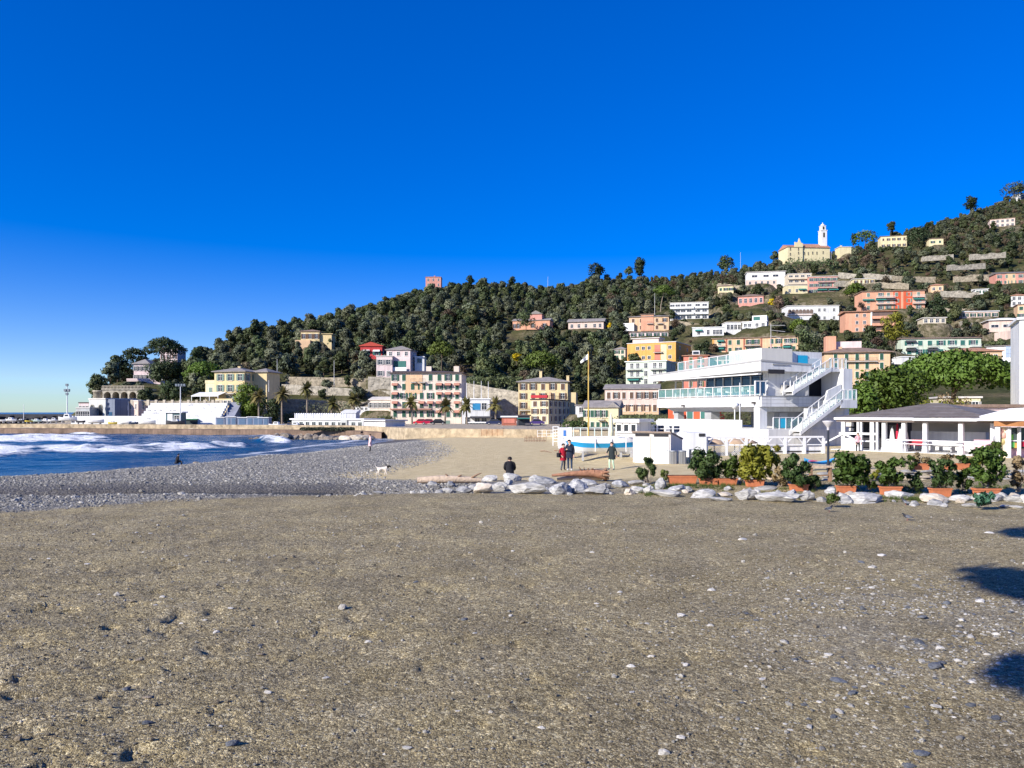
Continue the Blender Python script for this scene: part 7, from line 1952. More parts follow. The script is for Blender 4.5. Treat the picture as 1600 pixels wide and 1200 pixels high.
# pebbles that can be picked out one by one
ST_W = rock_mat('pebble_pale', (.42,.39,.33), (.62,.59,.53), (.75,.73,.69)); ST_D = rock_mat('pebble_slate', (.07,.075,.085), (.13,.14,.155), (.22,.23,.25), .6); ST_B = rock_mat('pebble_brown', (.16,.12,.08), (.26,.21,.15), (.36,.31,.24))
PW = [rock_mesh('pebble', 60+i, ST_W, 2) for i in range(4)]; PD = [rock_mesh('pebble_slate', 70+i, ST_D, 2) for i in range(3)]; PB_ = [rock_mesh('pebble_brown', 80+i, ST_B, 2) for i in range(2)]
STN = [(147,834,8,4,'w',0),(76,873,8,4,'w',0),(136,880,9,4,'w',0),(213,832,6,3,'w',0),(235,833,7,3,'w',0),(223,864,5,3,'w',0),(291,869,7,3,'w',0),(254,931,13,6,'w','chalky stone with a shadow in the middle of the left gravel'),(243,946,8,4,'w',0),(283,972,9,4,'w',0),(320,969,8,4,'w',0),(338,988,13,9,'w','rounded pale stone between scuffed gravel ridges'),(361,954,12,4,'w',0),(155,927,7,3,'w',0),(219,1028,14,8,'b','light brown stone just above the grey and brown pair'),(198,1077,16,10,'d','grey stone in the scuffed gravel, left of the brown one'),(233,1085,20,9,'b','flat brown stone casting a long shadow, lower left'),(230,1128,18,10,'d','grey stone below the brown stone, lower left'),(363,1161,27,13,'d','dark slate stone lying alone near the bottom, lower left'),(165,994,12,6,'d',0),(419,1078,15,10,'w','white stone right of the grey stones, lower left'),(407,1005,12,6,'d',0),(409,1019,15,8,'b',0),(345,1129,10,6,'w',0),(509,1056,13,5,'w',0),(486,1101,12,5,'b',0),(801,858,6,5,'w',0),(925,862,10,4,'w',0),(1018,900,7,4,'w',0),(968,924,10,6,'w',0),(932,943,9,3,'w',0),(798,961,9,7,'w','pale stone with a sharp shadow in the centre of the gravel'),(742,991,9,5,'w',0),(726,968,14,7,'d',0),(650,909,12,5,'d',0),(575,1000,14,8,'w','grey white stone left of the centre with a dark shadow'),(1011,973,9,6,'w',0),(985,1040,15,9,'w','egg pale stone below the cream one, right of the centre'),(987,1082,11,4,'w',0),(1072,1036,14,10,'w','mottled pale stone right of the egg pale one'),(715,1114,9,4,'w',0),(845,1138,14,6,'w','flat cream stone near the bottom centre'),(636,1170,17,8,'w','flat cream stone left of the bottom centre'),(1037,1173,24,16,'w','largest white stone at the bottom right of centre'),(1064,1150,16,13,'w','pale stone just above the largest white one'),(1111,922,14,9,'w','pale rounded stone right of centre, upper gravel'),(1064,960,14,11,'w','cream stone with shadow between two pale stones'),(1110,977,13,7,'w',0),(1198,904,11,4,'w',0),(1284,911,8,4,'w',0),(1325,920,10,4,'w',0),(1378,867,18,6,'w','long white stone lying alone on the right gravel'),(1160,841,18,4,'w',0),(1189,965,9,4,'w',0),(1191,1057,15,5,'w',0),(1390,1077,11,5,'w',0),(1463,1097,19,9,'w','pale stone in the pebbly patch, lower right'),(1518,1097,20,10,'d',0),(1294,1021,15,8,'w',0),(1271,1030,10,5,'w',0),(1242,1027,14,8,'d',0),(1362,1036,20,9,'d','bluish slate stone right of the pale pair'),(1310,1059,28,4,'d',0),(1256,1096,13,7,'d',0),(1302,1114,17,9,'d',0),(1348,951,10,14,'d',0),(1480,943,16,10,'d','upright grey stone left of the large shadow'),(1469,1012,17,8,'w',0),(1498,977,14,7,'w',0),(1437,1003,22,7,'d',0),(1556,1116,24,8,'d',0),(1440,1172,30,9,'d','flat slate stone at the bottom edge, lower right'),(1420,1192,24,12,'d',0),(1545,832,15,6,'w','crumpled white scrap of stone near the right edge'),(1127,1120,8,5,'w',0),(1340,1143,8,5,'w',0),(1235,1137,11,4,'w',0),(600,1180,7,5,'w',0)]
for i, (px, py, w, h, k, lab) in enumerate(STN):
    Y = 3.5*1200/(py+h*.3-644); x = xat(px, Y); wd = w/FPX*Y
    ll = {'w': PW, 'd': PD, 'b': PB_}[k]; hh = max(h/FPX*Y*.62, wd*.24)
    o = link('stone', ll[i % len(ll)], None, (x, Y, float(ground_z(x, Y))+hh*.2), rnd.uniform(-.6, .6), (wd*1.1, wd*.8, hh*1.15))
    tag(o, lab or {'w': 'small pale stone lying on the brown gravel', 'd': 'small grey slate chip lying on the brown gravel', 'b': 'small brown stone lying on the brown gravel'}[k], 'stone', 'loose stones on the gravel')

# uncountable gravel and shingle
def scat_points(n, fpx, fY, seed):
    g = np.random.default_rng(seed); return g, fpx(g, n), fY(g, n)
def rnd_rot(g, n):
    r = g.random((n, 3))*6.28; r[:, 0] = (g.random(n)-.5)*.7; r[:, 1] = (g.random(n)-.5)*.7; return r
GRV = [rock_mat('gravel_brown', (.08,.064,.042), (.22,.18,.12), (.40,.34,.24)), rock_mat('gravel_pale', (.26,.24,.2), (.42,.39,.33), (.62,.60,.54)), rock_mat('gravel_grey', (.15,.142,.125), (.27,.255,.22), (.42,.40,.355))]
gm = [rock_mesh('gravel_grain', 90+i, GRV[0], 1) for i in range(4)] + [rock_mesh('gravel_grain_pale', 96, GRV[1], 1), rock_mesh('gravel_grain_grey', 97, GRV[2], 1)]
g = np.random.default_rng(5)
n = 60000
Yv = np.exp(g.uniform(math.log(6.6), math.log(26), n)); pxv = g.uniform(-60, 1660, n); xv = (pxv-800)/FPX*Yv
den = .55+.45*vnoise(xv*.7, Yv*.7, 301, 3)
k = g.random(n) < den; xv, Yv = xv[k], Yv[k]; n = len(xv)
s = .0125*np.exp(g.normal(0, .5, n))*(1+Yv*.04)
zv = ground_z(xv, Yv)
scatter('gravel', np.stack([xv, Yv, zv+s*.15], -1), np.stack([s*1.25, s, s*.75], -1), rnd_rot(g, n), gm, 'loose brown gravel grains over the near beach', 'gravel')
n = 5200
a = g.normal(size=(n, 2)); pick = g.random(n) < .55
xv = np.where(pick, 5.9+a[:, 0]*1.9, 8.2+a[:, 0]*1.7); Yv = np.where(pick, 11.3+a[:, 1]*1.7, 13.6+a[:, 1]*1.5)
k = (Yv > 7) & (vnoise(xv*.8, Yv*.8, 311, 3) > -.25); xv, Yv = xv[k], Yv[k]; n = len(xv)
s = .028*np.exp(g.normal(0, .5, n)); zv = ground_z(xv, Yv)
pm = [rock_mesh('shingle_pale', 101, ST_W, 2), rock_mesh('shingle_grey', 102, GRV[2], 2), rock_mesh('shingle_grey', 103, GRV[1], 2), rock_mesh('shingle_slate', 104, ST_D, 2)]
scatter('pebbles', np.stack([xv, Yv, zv+s*.12], -1), np.stack([s*1.5, s*1.1, s*.55], -1), rnd_rot(g, n)*np.array([.4, .4, 1]), pm, 'patch of mixed pale and slate pebbles on the right gravel', 'pebbles')
n = 120000
Yv = np.exp(g.uniform(math.log(24), math.log(115), n)); pxv = g.uniform(-40, 760, n); xv = (pxv-800)/FPX*Yv
zz_ = ground_z(xv, Yv)
k = (Yv > near_gravel_edge(xv)-1.0) & (xv < sand_left(Yv)+.8+1.5*g.random(n)) & (zz_ > SEA_Z+.05)
k |= (Yv > 33.4) & (Yv < 39.5) & (xv > -14) & (xv < 4) & (g.random(n) < .8)
xv, Yv, zz_ = xv[k], Yv[k], zz_[k]; n = len(xv)
pm2 = [rock_mesh('beach_stone_grey', 111, GRV[2], 2), rock_mesh('beach_stone_grey', 112, GRV[2], 2), rock_mesh('beach_stone_pale', 113, GRV[1], 2), rock_mesh('beach_stone_dark', 114, rock_mat('shingle_dark', (.11,.105,.10), (.18,.172,.158), (.28,.27,.245)), 2), rock_mesh('beach_stone_pale', 115, GRV[1], 2), rock_mesh('beach_stone_grey', 116, GRV[2], 2)]
k = (np.abs(Yv-35.3) > 1.3) | (xv > -7) | (g.random(n) < np.where(xv > -17, .05, .15)); xv, Yv, zz_ = xv[k], Yv[k], zz_[k]; n = len(xv)
k = g.random(n) < .12+.88*sstep(-.8, 2.5, Yv-near_gravel_edge(xv)); xv, Yv, zz_ = xv[k], Yv[k], zz_[k]; n = len(xv)
s = .042*np.exp(g.normal(0, .45, n))*(1+Yv*.007)
scatter('shingle', np.stack([xv, Yv, zz_+s*.1], -1), np.stack([s*1.4, s*1.1, s*.65], -1), rnd_rot(g, n), pm2, 'grey shingle of rounded stones covering the beach towards the sea', 'shingle')

# driftwood
WOOD = mat('driftwood', (.52,.40,.29), .9, .25, 2.5, .5, 9); WOODD = mat('driftwood_dark', (.26,.16,.10), .9, .35, 2.5, .6, 8); RUSTW = mat('driftwood_red', (.34,.17,.10), .9, .3, 3, .5, 8)
def taper_path(b, pts, rs, n=9): b.path([Vector(p) for p in pts], rs, n)
Y = 37.6
t = thing('driftwood_log', 'pale bleached driftwood log lying left of the boulders', 'log', (xat(652, Y), Y, .0))
L = xat(752, Y)-xat(652, Y); b = MB(); taper_path(b, [(0,0,.17),(.35*L,.05,.22),(.7*L,.1,.2),(L,.1,.16)], [.15,.19,.17,.11], 10); b.build('trunk', WOOD, t)
for i, (f, dx, dz) in enumerate([(.5, -.2, .2), (.62, .25, .16), (.85, .5, .25)]):
    b = MB(); taper_path(b, [(f*L,.05,.28),(f*L+dx*.6,.0,.28+dz*.7),(f*L+dx,-.05,.28+dz)], [.06,.04,.015], 6); b.build('branch_stub', WOODD, t)
Y = 38.8
t = thing('driftwood_log', 'brown driftwood trunk with a gnarled root end in front of the couple', 'log', (xat(862, Y), Y, .1))
L = xat(950, Y)-xat(862, Y); b = MB(); taper_path(b, [(0,0,.2),(.4*L,0,.3),(.75*L,0,.32),(.95*L,0,.22)], [.06,.13,.2,.24], 10); b.build('trunk', RUSTW, t)
b = MB(); taper_path(b, [(.1*L,.3,.0),(.5*L,.3,.1),(.9*L,.2,.1)], [.08,.14,.15], 8); b.build('second_stem', WOOD, t)
for i in range(10):
    a = i*.63; b = MB(); taper_path(b, [(.88*L,0,.25),(.95*L+.12*math.cos(a),.3*math.sin(a*1.7),.25+.22*math.sin(a)),(1.0*L+.05*math.cos(a*2),.45*math.sin(a*1.7),.2+.36*math.sin(a))], [.13,.09,.035], 6); b.build('root', WOODD if i % 2 else RUSTW, t)
for i in range(4):
    b = MB(); taper_path(b, [(.55*L+i*.12,0,.4),(.5*L+i*.2,-.1,.55),(.48*L+i*.26,-.1,.66-.04*i)], [.05,.035,.015], 5); b.build('branch_stub', WOODD, t)
for i, (px0, py0, px1, py1, lab) in enumerate([(1180,752,1240,764,'thin bleached branch lying left of the dark shrub planter'),(844,700,862,703,'dark bent stick on the sand left of the couple'),(866,699,882,702,'dark stick on the sand beside the red coat woman')]):
    Y0, Y1 = [3.5*1200/(p-644) for p in (py0+.01, py1)]
    t = thing('stick', lab, 'branch', (xat(px0, Y0), Y0, float(ground_z(xat(px0, Y0), Y0))+.03)); d = Vector((xat(px1, Y1)-xat(px0, Y0), Y1-Y0, float(ground_z(xat(px1, Y1), Y1)-ground_z(xat(px0, Y0), Y0))))
    b = MB(); taper_path(b, [(0,0,0), d*.35+Vector((0,0,.08)), d*.7+Vector((0,.1,.05)), d], [.05,.045,.035,.02], 6); b.build('stem', WOOD if i == 0 else WOODD, t)
    if i == 0:
        for k in range(6):
            b = MB(); p = d*(.15+.13*k); taper_path(b, [p, p+Vector((.15*(-1)**k,-.1,.16)), p+Vector((.3*(-1)**k,-.2,.2))], [.03,.02,.008], 5); b.build('twig', WOOD, t)

# ------------------------------------------------------------------ flower bed
TERRA = mat('terracotta', (.50,.17,.075), .85, .14, 5, .1, 10); SOIL = mat('soil', (.05,.035,.025), .95, .2)
def planter_box(parent, w, h, d):
    b = MB(); t = .035; s = .86
    for z0, z1, f0, f1 in ((0, h*.82, s, .96), (h*.82, h, 1.04, 1.06)):
        b.add([(-w/2*f0,-d/2*f0,z0),(w/2*f0,-d/2*f0,z0),(w/2*f0,d/2*f0,z0),(-w/2*f0,d/2*f0,z0),(-w/2*f1,-d/2*f1,z1),(w/2*f1,-d/2*f1,z1),(w/2*f1,d/2*f1,z1),(-w/2*f1,d/2*f1,z1)], [(0,3,2,1),(4,5,6,7),(0,1,5,4),(1,2,6,5),(2,3,7,6),(3,0,4,7)])
    b.build('pot', TERRA, parent)
    b = MB(); b.box(-w/2+t, w/2-t, -d/2+t, d/2-t, h, h+.012); b.build('soil', SOIL, parent)
def shrub(parent, w, d, z0, H, m, seed, n=12, size=.085, per=130, x=0, stems=7, up=None):
    g = random.Random(seed)
    cl = []
    for i in range(n):
        a = g.uniform(0, 6.28); r = math.sqrt(g.random()); zz = g.uniform(.12, .9); rr = w/2*.88*(1-.35*abs(zz-.5))
        s = w*.125*g.uniform(.55, 1.5); cl.append((x+math.cos(a)*r*rr, math.sin(a)*r*d/2*.7, z0+zz*H, s, s, s*1.1))
    V, F = leaf_cloud(cl, per, size, seed, (.35, 1.05), 0, .3, 2.1)
    link('foliage', soften(mesh_np('foliage', V, F, [m], False)), parent)
    b = MB()
    for i in range(stems):
        c = cl[i % len(cl)]; b.path([Vector((x+g.uniform(-.12,.12), g.uniform(-.06,.06), z0-.02)), Vector(((c[0]+x)/2+g.uniform(-.05,.05), c[1]/2, (z0+c[2])/2)), Vector(c[:3])], [.022,.016,.008], 5)
    b.build('stems', BARKP, parent)
PLN = [(1066,742.5,755.5,46,1066,0,0,None,'long terracotta trough left of the dark shrub, with bricks behind'),(1107,747,757.5,29,1098,58,706,L_SHRUB2,'terracotta planter with wide dark oleander, left of a pair'),(1136,747,757.5,30,1134,40,712,L_SHRUB,'terracotta planter with dark green shrub, right of a pair'),
 (1179,749,759.5,28,1183,66,696,L_LIME,'terracotta planter with a tall yellow green shrub'),(1248,752,762.5,28,1246,48,707,L_SHRUB2,'terracotta planter with a dark upright shrub left of the lamp post'),(1322,752.5,764,28,1328,64,705,L_SHRUB,'terracotta planter with a wide dense laurel right of the lamp post'),
 (1391,753,766,31,1394,50,704,L_SHRUB,'terracotta planter with a laurel in front of the pavilion columns'),(1469,755,768,31,1470,48,706,L_SHRUB2,'terracotta planter with a small branching shrub right of centre'),(1541,755.5,770.5,38,1541,66,693,L_SHRUB,'rightmost big terracotta planter with the largest dark shrub')]
for i, (px, yt, yb, w, spx, sw, st_, m, lab) in enumerate(PLN):
    Y = 3.32*1200/(yb-644); x = xat(px, Y); zb = float(ground_z(x, Y, False)); wd = w/FPX*Y; hh = (yb-yt)/FPX*Y
    t = thing('potted_shrub' if m else 'planter', lab, 'potted plant' if m else 'planter', (x, Y, zb), rnd.uniform(-.05, .05), 'terracotta planters along the boulder row')
    planter_box(t, wd, hh, .36)
    if m: shrub(t, sw/FPX*Y*.98, sw/FPX*Y*.7, hh, (yb-st_)/FPX*Y-hh, m, 700+i, 34 if sw > 55 else 24, .10 if m is not L_SHRUB2 else .085, 66, (spx-px)/FPX*Y, up=None)
for i, (px, yt, yb, w, lab) in enumerate([(1438,727,737,26,'terracotta pot with reddish seedlings on the slab wall, left of three'),(1481,727.5,736,18,'brownish pot in the middle of the slab wall top'),(1504,728.5,736.5,17,'small terracotta pot right of three on the slab wall')]):
    Y = 38.4; t = thing('potted_plant', lab, 'potted plant', (xat(px, Y), Y, .62), 0, 'pots on the stacked slab wall'); planter_box(t, w/FPX*Y, .32, .3)
    shrub(t, w/FPX*Y*1.3, .4, .32, .45, [L_DRY, L_DRY, L_SHRUB][i], 730+i, 8, .07, 70)
def bedplant(name, label, px, yt, yb, w, m, seed, size=.085, n=14, per=100, Y=None):
    Y = Y or 3.32*1200/(yb-644); x = xat(px, Y); t = thing(name, label, 'shrub', (x, Y, zat(yb, Y)))
    shrub(t, w/FPX*Y, w/FPX*Y*.7, 0, (yb-yt)/FPX*Y, m, seed, n, size, per)
bedplant('shrub', 'loose leggy shrub in front of the white bathing cabins', 1012, 711, 754, 32, L_SHRUB2, 740, .085, 13, 70)
bedplant('shrub', 'ragged low growth between the first shrub and the long trough', 1036, 734, 756, 20, L_GRASS, 741, .08, 8, 60)
bedplant('shrub', 'yellow tipped shrub leaning over the right side of the lime one', 1203, 697, 722, 36, L_LIME, 742, .09, 8, 80, 39.5)
bedplant('shrub', 'bushy crown rising behind the rightmost planter', 1552, 689, 722, 34, L_SHRUB, 743, .09, 12, 100, 40)
bedplant('shrub', 'reddish dry shrub at the right edge of the flower bed', 1592, 712, 768, 36, L_DRY, 744, .08, 14, 70)
bedplant('shrub', 'small green shrub left of the pot with reddish seedlings', 1424, 712, 735, 22, L_SHRUB, 745, .08, 8, 80, 38)
bedplant('shrub', 'tangle of green and brown growth on the slab wall between pots', 1522, 716, 738, 34, L_LIME, 746, .08, 10, 80, 38.8)
bedplant('shrub', 'pale yellow green growth between two laurel planters', 1362, 722, 748, 24, L_LIME, 747, .08, 8, 70, 37.2)
for a in [('dark leafy shrub filling the gap left of the lime green one',1158,708,757,24,L_SHRUB,761),('thin shrub with bare stems between the lime and the dark shrub planters',1219,728,760,26,L_DRY,762),('low dark growth beside the timber bench',1272,738,762,22,L_SHRUB2,763),('low leafy growth between the wide laurel and the next planter',1358,730,764,22,L_SHRUB,764),('low green growth under the pot with seedlings',1430,738,764,26,L_SHRUB2,765),('small upright shrub between the last two planters',1506,732,766,24,L_SHRUB,766)]:
    bedplant('shrub', a[0], a[1], a[2], a[3], a[4], a[5], a[6], .1, 9, 60)
bedplant('grass_tuft', 'bright green leafy tuft between boulders under the lamp post', 1301, 770, 785, 24, L_GRASS, 748, .08, 8, 90)
bedplant('ground_plant', 'blue green trailing plant between the right hand boulders', 1537, 772, 788, 34, leaf_mat('leaf_agave', (.04,.12,.07), (.10,.22,.14), .3, .2, 3), 749, .08, 10, 90)
g = np.random.default_rng(9); n = 5200
xv = g.uniform(5.5, 24, n); Yv = np.where(g.random(n) < .6, 32.6-(xv-5)*.17+g.normal(0, .45, n), 34.6-(xv-5)*.05+g.normal(0, .5, n))
k = vnoise(xv*.7, Yv*.7, 321, 3) > .0; xv, Yv = xv[k], Yv[k]; n = len(xv)
tuft = MB()
for i in range(9):
    a = i*2.4; d = Vector((math.cos(a), math.sin(a), 0))*(.02+.01*i); s = Vector((-math.sin(a), math.cos(a), 0))*.006
    p = d*.3; q = d*1.6+Vector((0, 0, .16-.008*i)); tuft.add([p-s, p+s, q], [(0, 1, 2)])
tm = tuft.mesh('tuft', L_GRASS)
s = g.uniform(.6, 1.4, n); rr = np.zeros((n, 3)); rr[:, 2] = g.random(n)*6.28
scatter('grass', np.stack([xv, Yv, ground_z(xv, Yv, False)], -1), np.stack([s, s, s*.9], -1), rr, [tm], 'sparse grass growing between boulders and planters', 'grass')

# stacked slab wall, stone by stone
t = thing('slab_wall', 'low wall of stacked pale stone slabs behind the planters', 'stone wall', (xat(1150, 38.2), 38.2, .10), 0, None, 'thing')
slab = [rock_mesh('slab', 120+i, [RK_T, RK_W, RK_T, RK_G][i], 2, .1) for i in range(4)]
L = xat(1610, 38.2)-xat(1150, 38.2); r_ = random.Random(4)
for row in range(4):
    x = r_.uniform(0, .3)
    while x < L:
        w_ = r_.uniform(.35, 1.0); hgt = .145
        f = x/L
        if row < (1 if f < .25 else 3 if f < .5 else 4) and r_.random() < .93:
            o = link('stone', slab[r_.randrange(4)], t, (x+w_/2, r_.uniform(-.08, .08), .04+row*.135), r_.choice((0, math.pi))+r_.uniform(-.06, .06), (w_*1.18, r_.uniform(.42, .6), hgt*r_.uniform(1.2, 1.5)))
        x += w_*r_.uniform(.98, 1.06)
t = thing('timber_bench', 'weathered timber bench frame standing in the flower bed left of the pavilion planter', 'bench', (xat(1283, 37), 37, .12))
b = MB(); b.box(-.55,.5,-.2,.2,.72,.80); b.build('seat', WOOD, t)
for x_ in (-.5, .42): b = MB(); b.box(x_-.04, x_+.04, -.15, .15, 0, .719); b.build('leg', WOODD, t)
b = MB(); b.box(-.46, .38, -.03, .03, .3, .36); b.build('stretcher', WOODD, t)
for i in range(5):
    o = tag(link('brick', rock_mesh('brick_%d' % i, 140+i, mat('brick', (.36,.15,.06), .9, .2, 4), 1, .05), None, (xat(1047+i*9, 36.9), 36.9, .28+.12*(i % 2)), .1*i, (.26, .2, .15)), ['orange brick lying left behind the long trough', 'second orange brick behind the long trough', 'middle orange brick behind the long trough', 'fourth orange brick behind the long trough', 'right orange brick behind the long trough'][i], 'brick', 'bricks behind the long trough', 'thing')
# ------------------------------------------------------------------ people
SKIN = mat('skin', (.55,.34,.25), .6, .05); 
def skinned(name, verts, edges, radii, seg_mats, mats, parent, levels=1, root=0):
    """one continuous surface grown round a skeleton; faces take the material of the nearest bone"""
    me = bpy.data.meshes.new(name); me.from_pydata(verts, edges, [])
    o = bpy.data.objects.new(name, me); COL.objects.link(o)
    md = o.modifiers.new('skin', 'SKIN'); md.use_smooth_shade = True
    o.modifiers.new('sub', 'SUBSURF').levels = levels
    sv = me.skin_vertices[0].data
    for i, r in enumerate(radii):
        sv[i].radius = r if isinstance(r, tuple) else (r, r)
        sv[i].use_root = (i == root)
    dg = bpy.context.evaluated_depsgraph_get(); dg.update()
    out = bpy.data.meshes.new_from_object(o.evaluated_get(dg))
    bpy.data.objects.remove(o); bpy.data.meshes.remove(me)
    out.name = name; out.materials.clear()
    for m in mats: out.materials.append(m)
    V = [Vector(v) for v in verts]
    for p in out.polygons:
        c = p.center; best = 1e9; bi = 0
        for k, (a, b) in enumerate(edges):
            d = V[b]-V[a]; t = max(0, min(1, (c-V[a]).dot(d)/max(d.length_squared, 1e-9))); q = (V[a]+d*t-c).length_squared
            if q < best: best = q; bi = k
        p.material_index = seg_mats[bi]; p.use_smooth = True
    return link(name, out, parent)

STAND = dict(pel=(0,0,.95), wai=(0,.0,1.10), che=(0,.0,1.30), nek=(0,.0,1.47), nk2=(0,-.015,1.54), hd=(0,-.02,1.62), top=(0,-.01,1.70),
  shL=(-.17,0,1.42), elL=(-.23,.03,1.14), wrL=(-.24,-.06,.90), shR=(.17,0,1.42), elR=(.23,.03,1.14), wrR=(.24,-.06,.90),
  hiL=(-.09,0,.90), knL=(-.10,-.02,.49), anL=(-.10,.03,.09), toL=(-.11,-.14,.04), hiR=(.09,0,.90), knR=(.10,-.02,.49), anR=(.10,.03,.09), toR=(.11,-.14,.04))
RAD = dict(pel=.135, wai=.125, che=.15, nek=.075, nk2=.055, hd=.095, top=.075, sh=.072, el=.05, wr=.036, hi=.098, kn=.066, an=.048, to=.042)
def person(label, x, Y, z, rz, pose, cols, H=1.72, hair='hair', coat=None, group=None, hat=None, bag=None, scarf=None, chunky=1.0):
    J = dict(STAND); J.update(pose); k = H/1.75
    names = ['pel','wai','che','nek','nk2','hd','top','shL','elL','wrL','shR','elR','wrR','hiL','knL','anL','toL','hiR','knR','anR','toR']
    V = [Vector(J[n])*k for n in names]; idx = {n: i for i, n in enumerate(names)}
    rad = [(RAD.get(n) or RAD[n[:2]])*k*(chunky if n in ('pel','wai','che') or n[:2] in ('sh','el') else 1) for n in names]
    E = [('pel','wai',1),('wai','che',1),('che','nek',1),('nek','nk2',0),('nk2','hd',0),('hd','top',0),('nek','shL',1),('shL','elL',1),('elL','wrL',1),('nek','shR',1),('shR','elR',1),('elR','wrR',1),
         ('pel','hiL',2),('hiL','knL',2),('knL','anL',2),('anL','toL',3),('pel','hiR',2),('hiR','knR',2),('knR','anR',2),('anR','toR',3)]
    edges = [(idx[a], idx[b]) for a, b, m in E]; sm = [m for a, b, m in E]
    # hands: palm, four fingers and a thumb
    for s in 'LR':
        w = V[idx['wr'+s]]; e = V[idx['el'+s]]; d = (w-e).normalized()
        side = d.cross(Vector((0,1,0)) if abs(d.y) < .9 else Vector((1,0,0))).normalized()
        palm = w+d*.075*k; V.append(palm); rad.append((.036*k, .020*k)); pi = len(V)-1; edges.append((idx['wr'+s], pi)); sm.append(0)
        for f in range(4):
            off = side*((f-1.5)*.021*k); Lf = (.062, .075, .070, .055)[f]*k
            V.append(palm+off+d*.03*k); rad.append(.010*k); edges.append((pi, len(V)-1)); sm.append(0)
            V.append(palm+off+d*(.03*k+Lf)+Vector((0,-.012,0))); rad.append(.008*k); edges.append((len(V)-2, len(V)-1)); sm.append(0)
        V.append(palm+side*(.045*k)-d*.02*k); rad.append(.012*k); edges.append((pi, len(V)-1)); sm.append(0)
        V.append(palm+side*(.062*k)+d*.025*k); rad.append(.009*k); edges.append((len(V)-2, len(V)-1)); sm.append(0)
    root = thing('person', label, 'person', (x, Y, z), rz, group)
    mats = [SKIN, cols[0], cols[1], cols[2]]
    skinned('body', [tuple(v) for v in V], edges, rad, sm, mats, root)
    hd = V[idx['hd']]; tp = V[idx['top']]; up = (tp-hd).normalized()
    fwd = Vector(pose.get('look', (0,-1,0))).normalized()
    b = MB()
    nz = hd+fwd*.105*k; b.add([nz+Vector((0,0,.03))*k, nz+fwd*.022*k-Vector((0,0,.01))*k, nz+Vector((.014,0,-.014))*k, nz+Vector((-.014,0,-.014))*k], [(0,1,2),(0,3,1),(1,3,2)]); b.build('nose', SKIN, root)
    sd_ = fwd.cross(Vector((0,0,1))).normalized()
    for q in (-1, 1):
        b = MB(); c = hd+fwd*.092*k+sd_*.032*k*q+Vector((0,0,.02))*k; b.lathe([(0,-.010),(.010,0),(0,.010)], 6); b.build('eye', mat('eye_dark', (.02,.015,.01), .3, 0), root, c)
        b = MB(); c = hd+sd_*.098*k*q; b.lathe([(0,-.028),(.016,-.01),(.016,.015),(0,.028)], 6); b.build('ear', SKIN, root, c)
    # hair or hat: a cap over the crown and the back of the head
    HM = cols[3]
    b = MB(); n = 12; rows = []
    for i in range(6):
        a = i/5*1.9
        for j in range(n):
            th = 2*math.pi*j/n
            v = Vector((math.sin(a)*math.cos(th), math.sin(a)*math.sin(th), math.cos(a)))
            front = (v.x*fwd.x+v.y*fwd.y)
            if a > 1.15 and front > .2: v = Vector((v.x*.8, v.y*.8, .36))
            rows.append(hd+Vector((0,0,.035*k))+Vector((v.x*.118, v.y*.124, v.z*.118))*k)
    b.add(rows, [(i*n+j, i*n+(j+1) % n, (i+1)*n+(j+1) % n, (i+1)*n+j) for i in range(5) for j in range(n)], 0, True)
    b.build('hat' if hat else 'hair', hat or HM, root)
    if coat:     # an open-bottomed coat: rings down from the shoulders
        mcol, hem, flare = coat[:3]
        wa, ch, pl = V[idx['wai']], V[idx['che']], V[idx['pel']]
        b = MB(); n = 14; rings = [(V[idx['nek']], .075, .075), (V[idx['nek']]-Vector((0,0,.05))*k, .165, .10), (ch, .215, .145), (wa, .20, .145), (pl, .215, .155), (Vector((pl.x, pl.y, hem*k)), .215+flare, .16+flare)]
        if coat[3:] : rings[-1] = (Vector(coat[3])*k, .215+flare, .16+flare)
        vs = []
        for c, rx, ry in rings:
            for j in range(n):
                th = 2*math.pi*j/n; wob_ = 1+.03*math.sin(3*th+c.z*9)
                vs.append(c+Vector((math.cos(th)*rx*k*wob_, math.sin(th)*ry*k*wob_, 0)))
        b.add(vs, [(i*n+j, (i+1)*n+j, (i+1)*n+(j+1) % n, i*n+(j+1) % n) for i in range(len(rings)-1) for j in range(n)], 0, True)
        b.build('coat', mcol, root)
    if scarf:
        b = MB(); c = V[idx['nk2']]; b.lathe([(.06,-.07),(.10,-.04),(.105,0),(.07,.035)], 12); b.build('scarf', scarf, root, c)
    if bag:
        b = MB(); b.box(-.09,.09,-.13,.13,-.15,.12); o = b.build('bag', bag[0], root, Vector(bag[1])*k)
        b = MB(); b.path([Vector((0,-.1,.12)), Vector((.1,0,.4)), Vector((0,.1,.12))], [.012,.012,.012], 5); b.build('strap', bag[0], o)
    return root
CL = lambda n, c: mat('cloth_'+n, c, .9, .12, 6, .15, 12)
RED, BLACK, NAVY, JEANS, DKGREEN, PINK, GREYP, MINT = CL('red', (.36,.012,.03)), CL('black', (.012,.012,.016)), CL('navy', (.016,.022,.040)), CL('jeans', (.020,.040,.085)), CL('dark_green', (.02,.028,.030)), CL('pink', (.72,.48,.48)), CL('grey', (.10,.11,.13)), CL('mint', (.46,.62,.45))
SHOE = CL('shoes', (.03,.028,.028)); SHOEW = CL('shoes_white', (.6,.58,.56)); HAIRD = mat('hair_dark', (.018,.013,.010), .6, .2, 8); HAIRB = mat('hair_brown', (.07,.04,.025), .6, .2, 8)
def gz(x, Y): return float(ground_z(x, Y))
Yp = 46.5
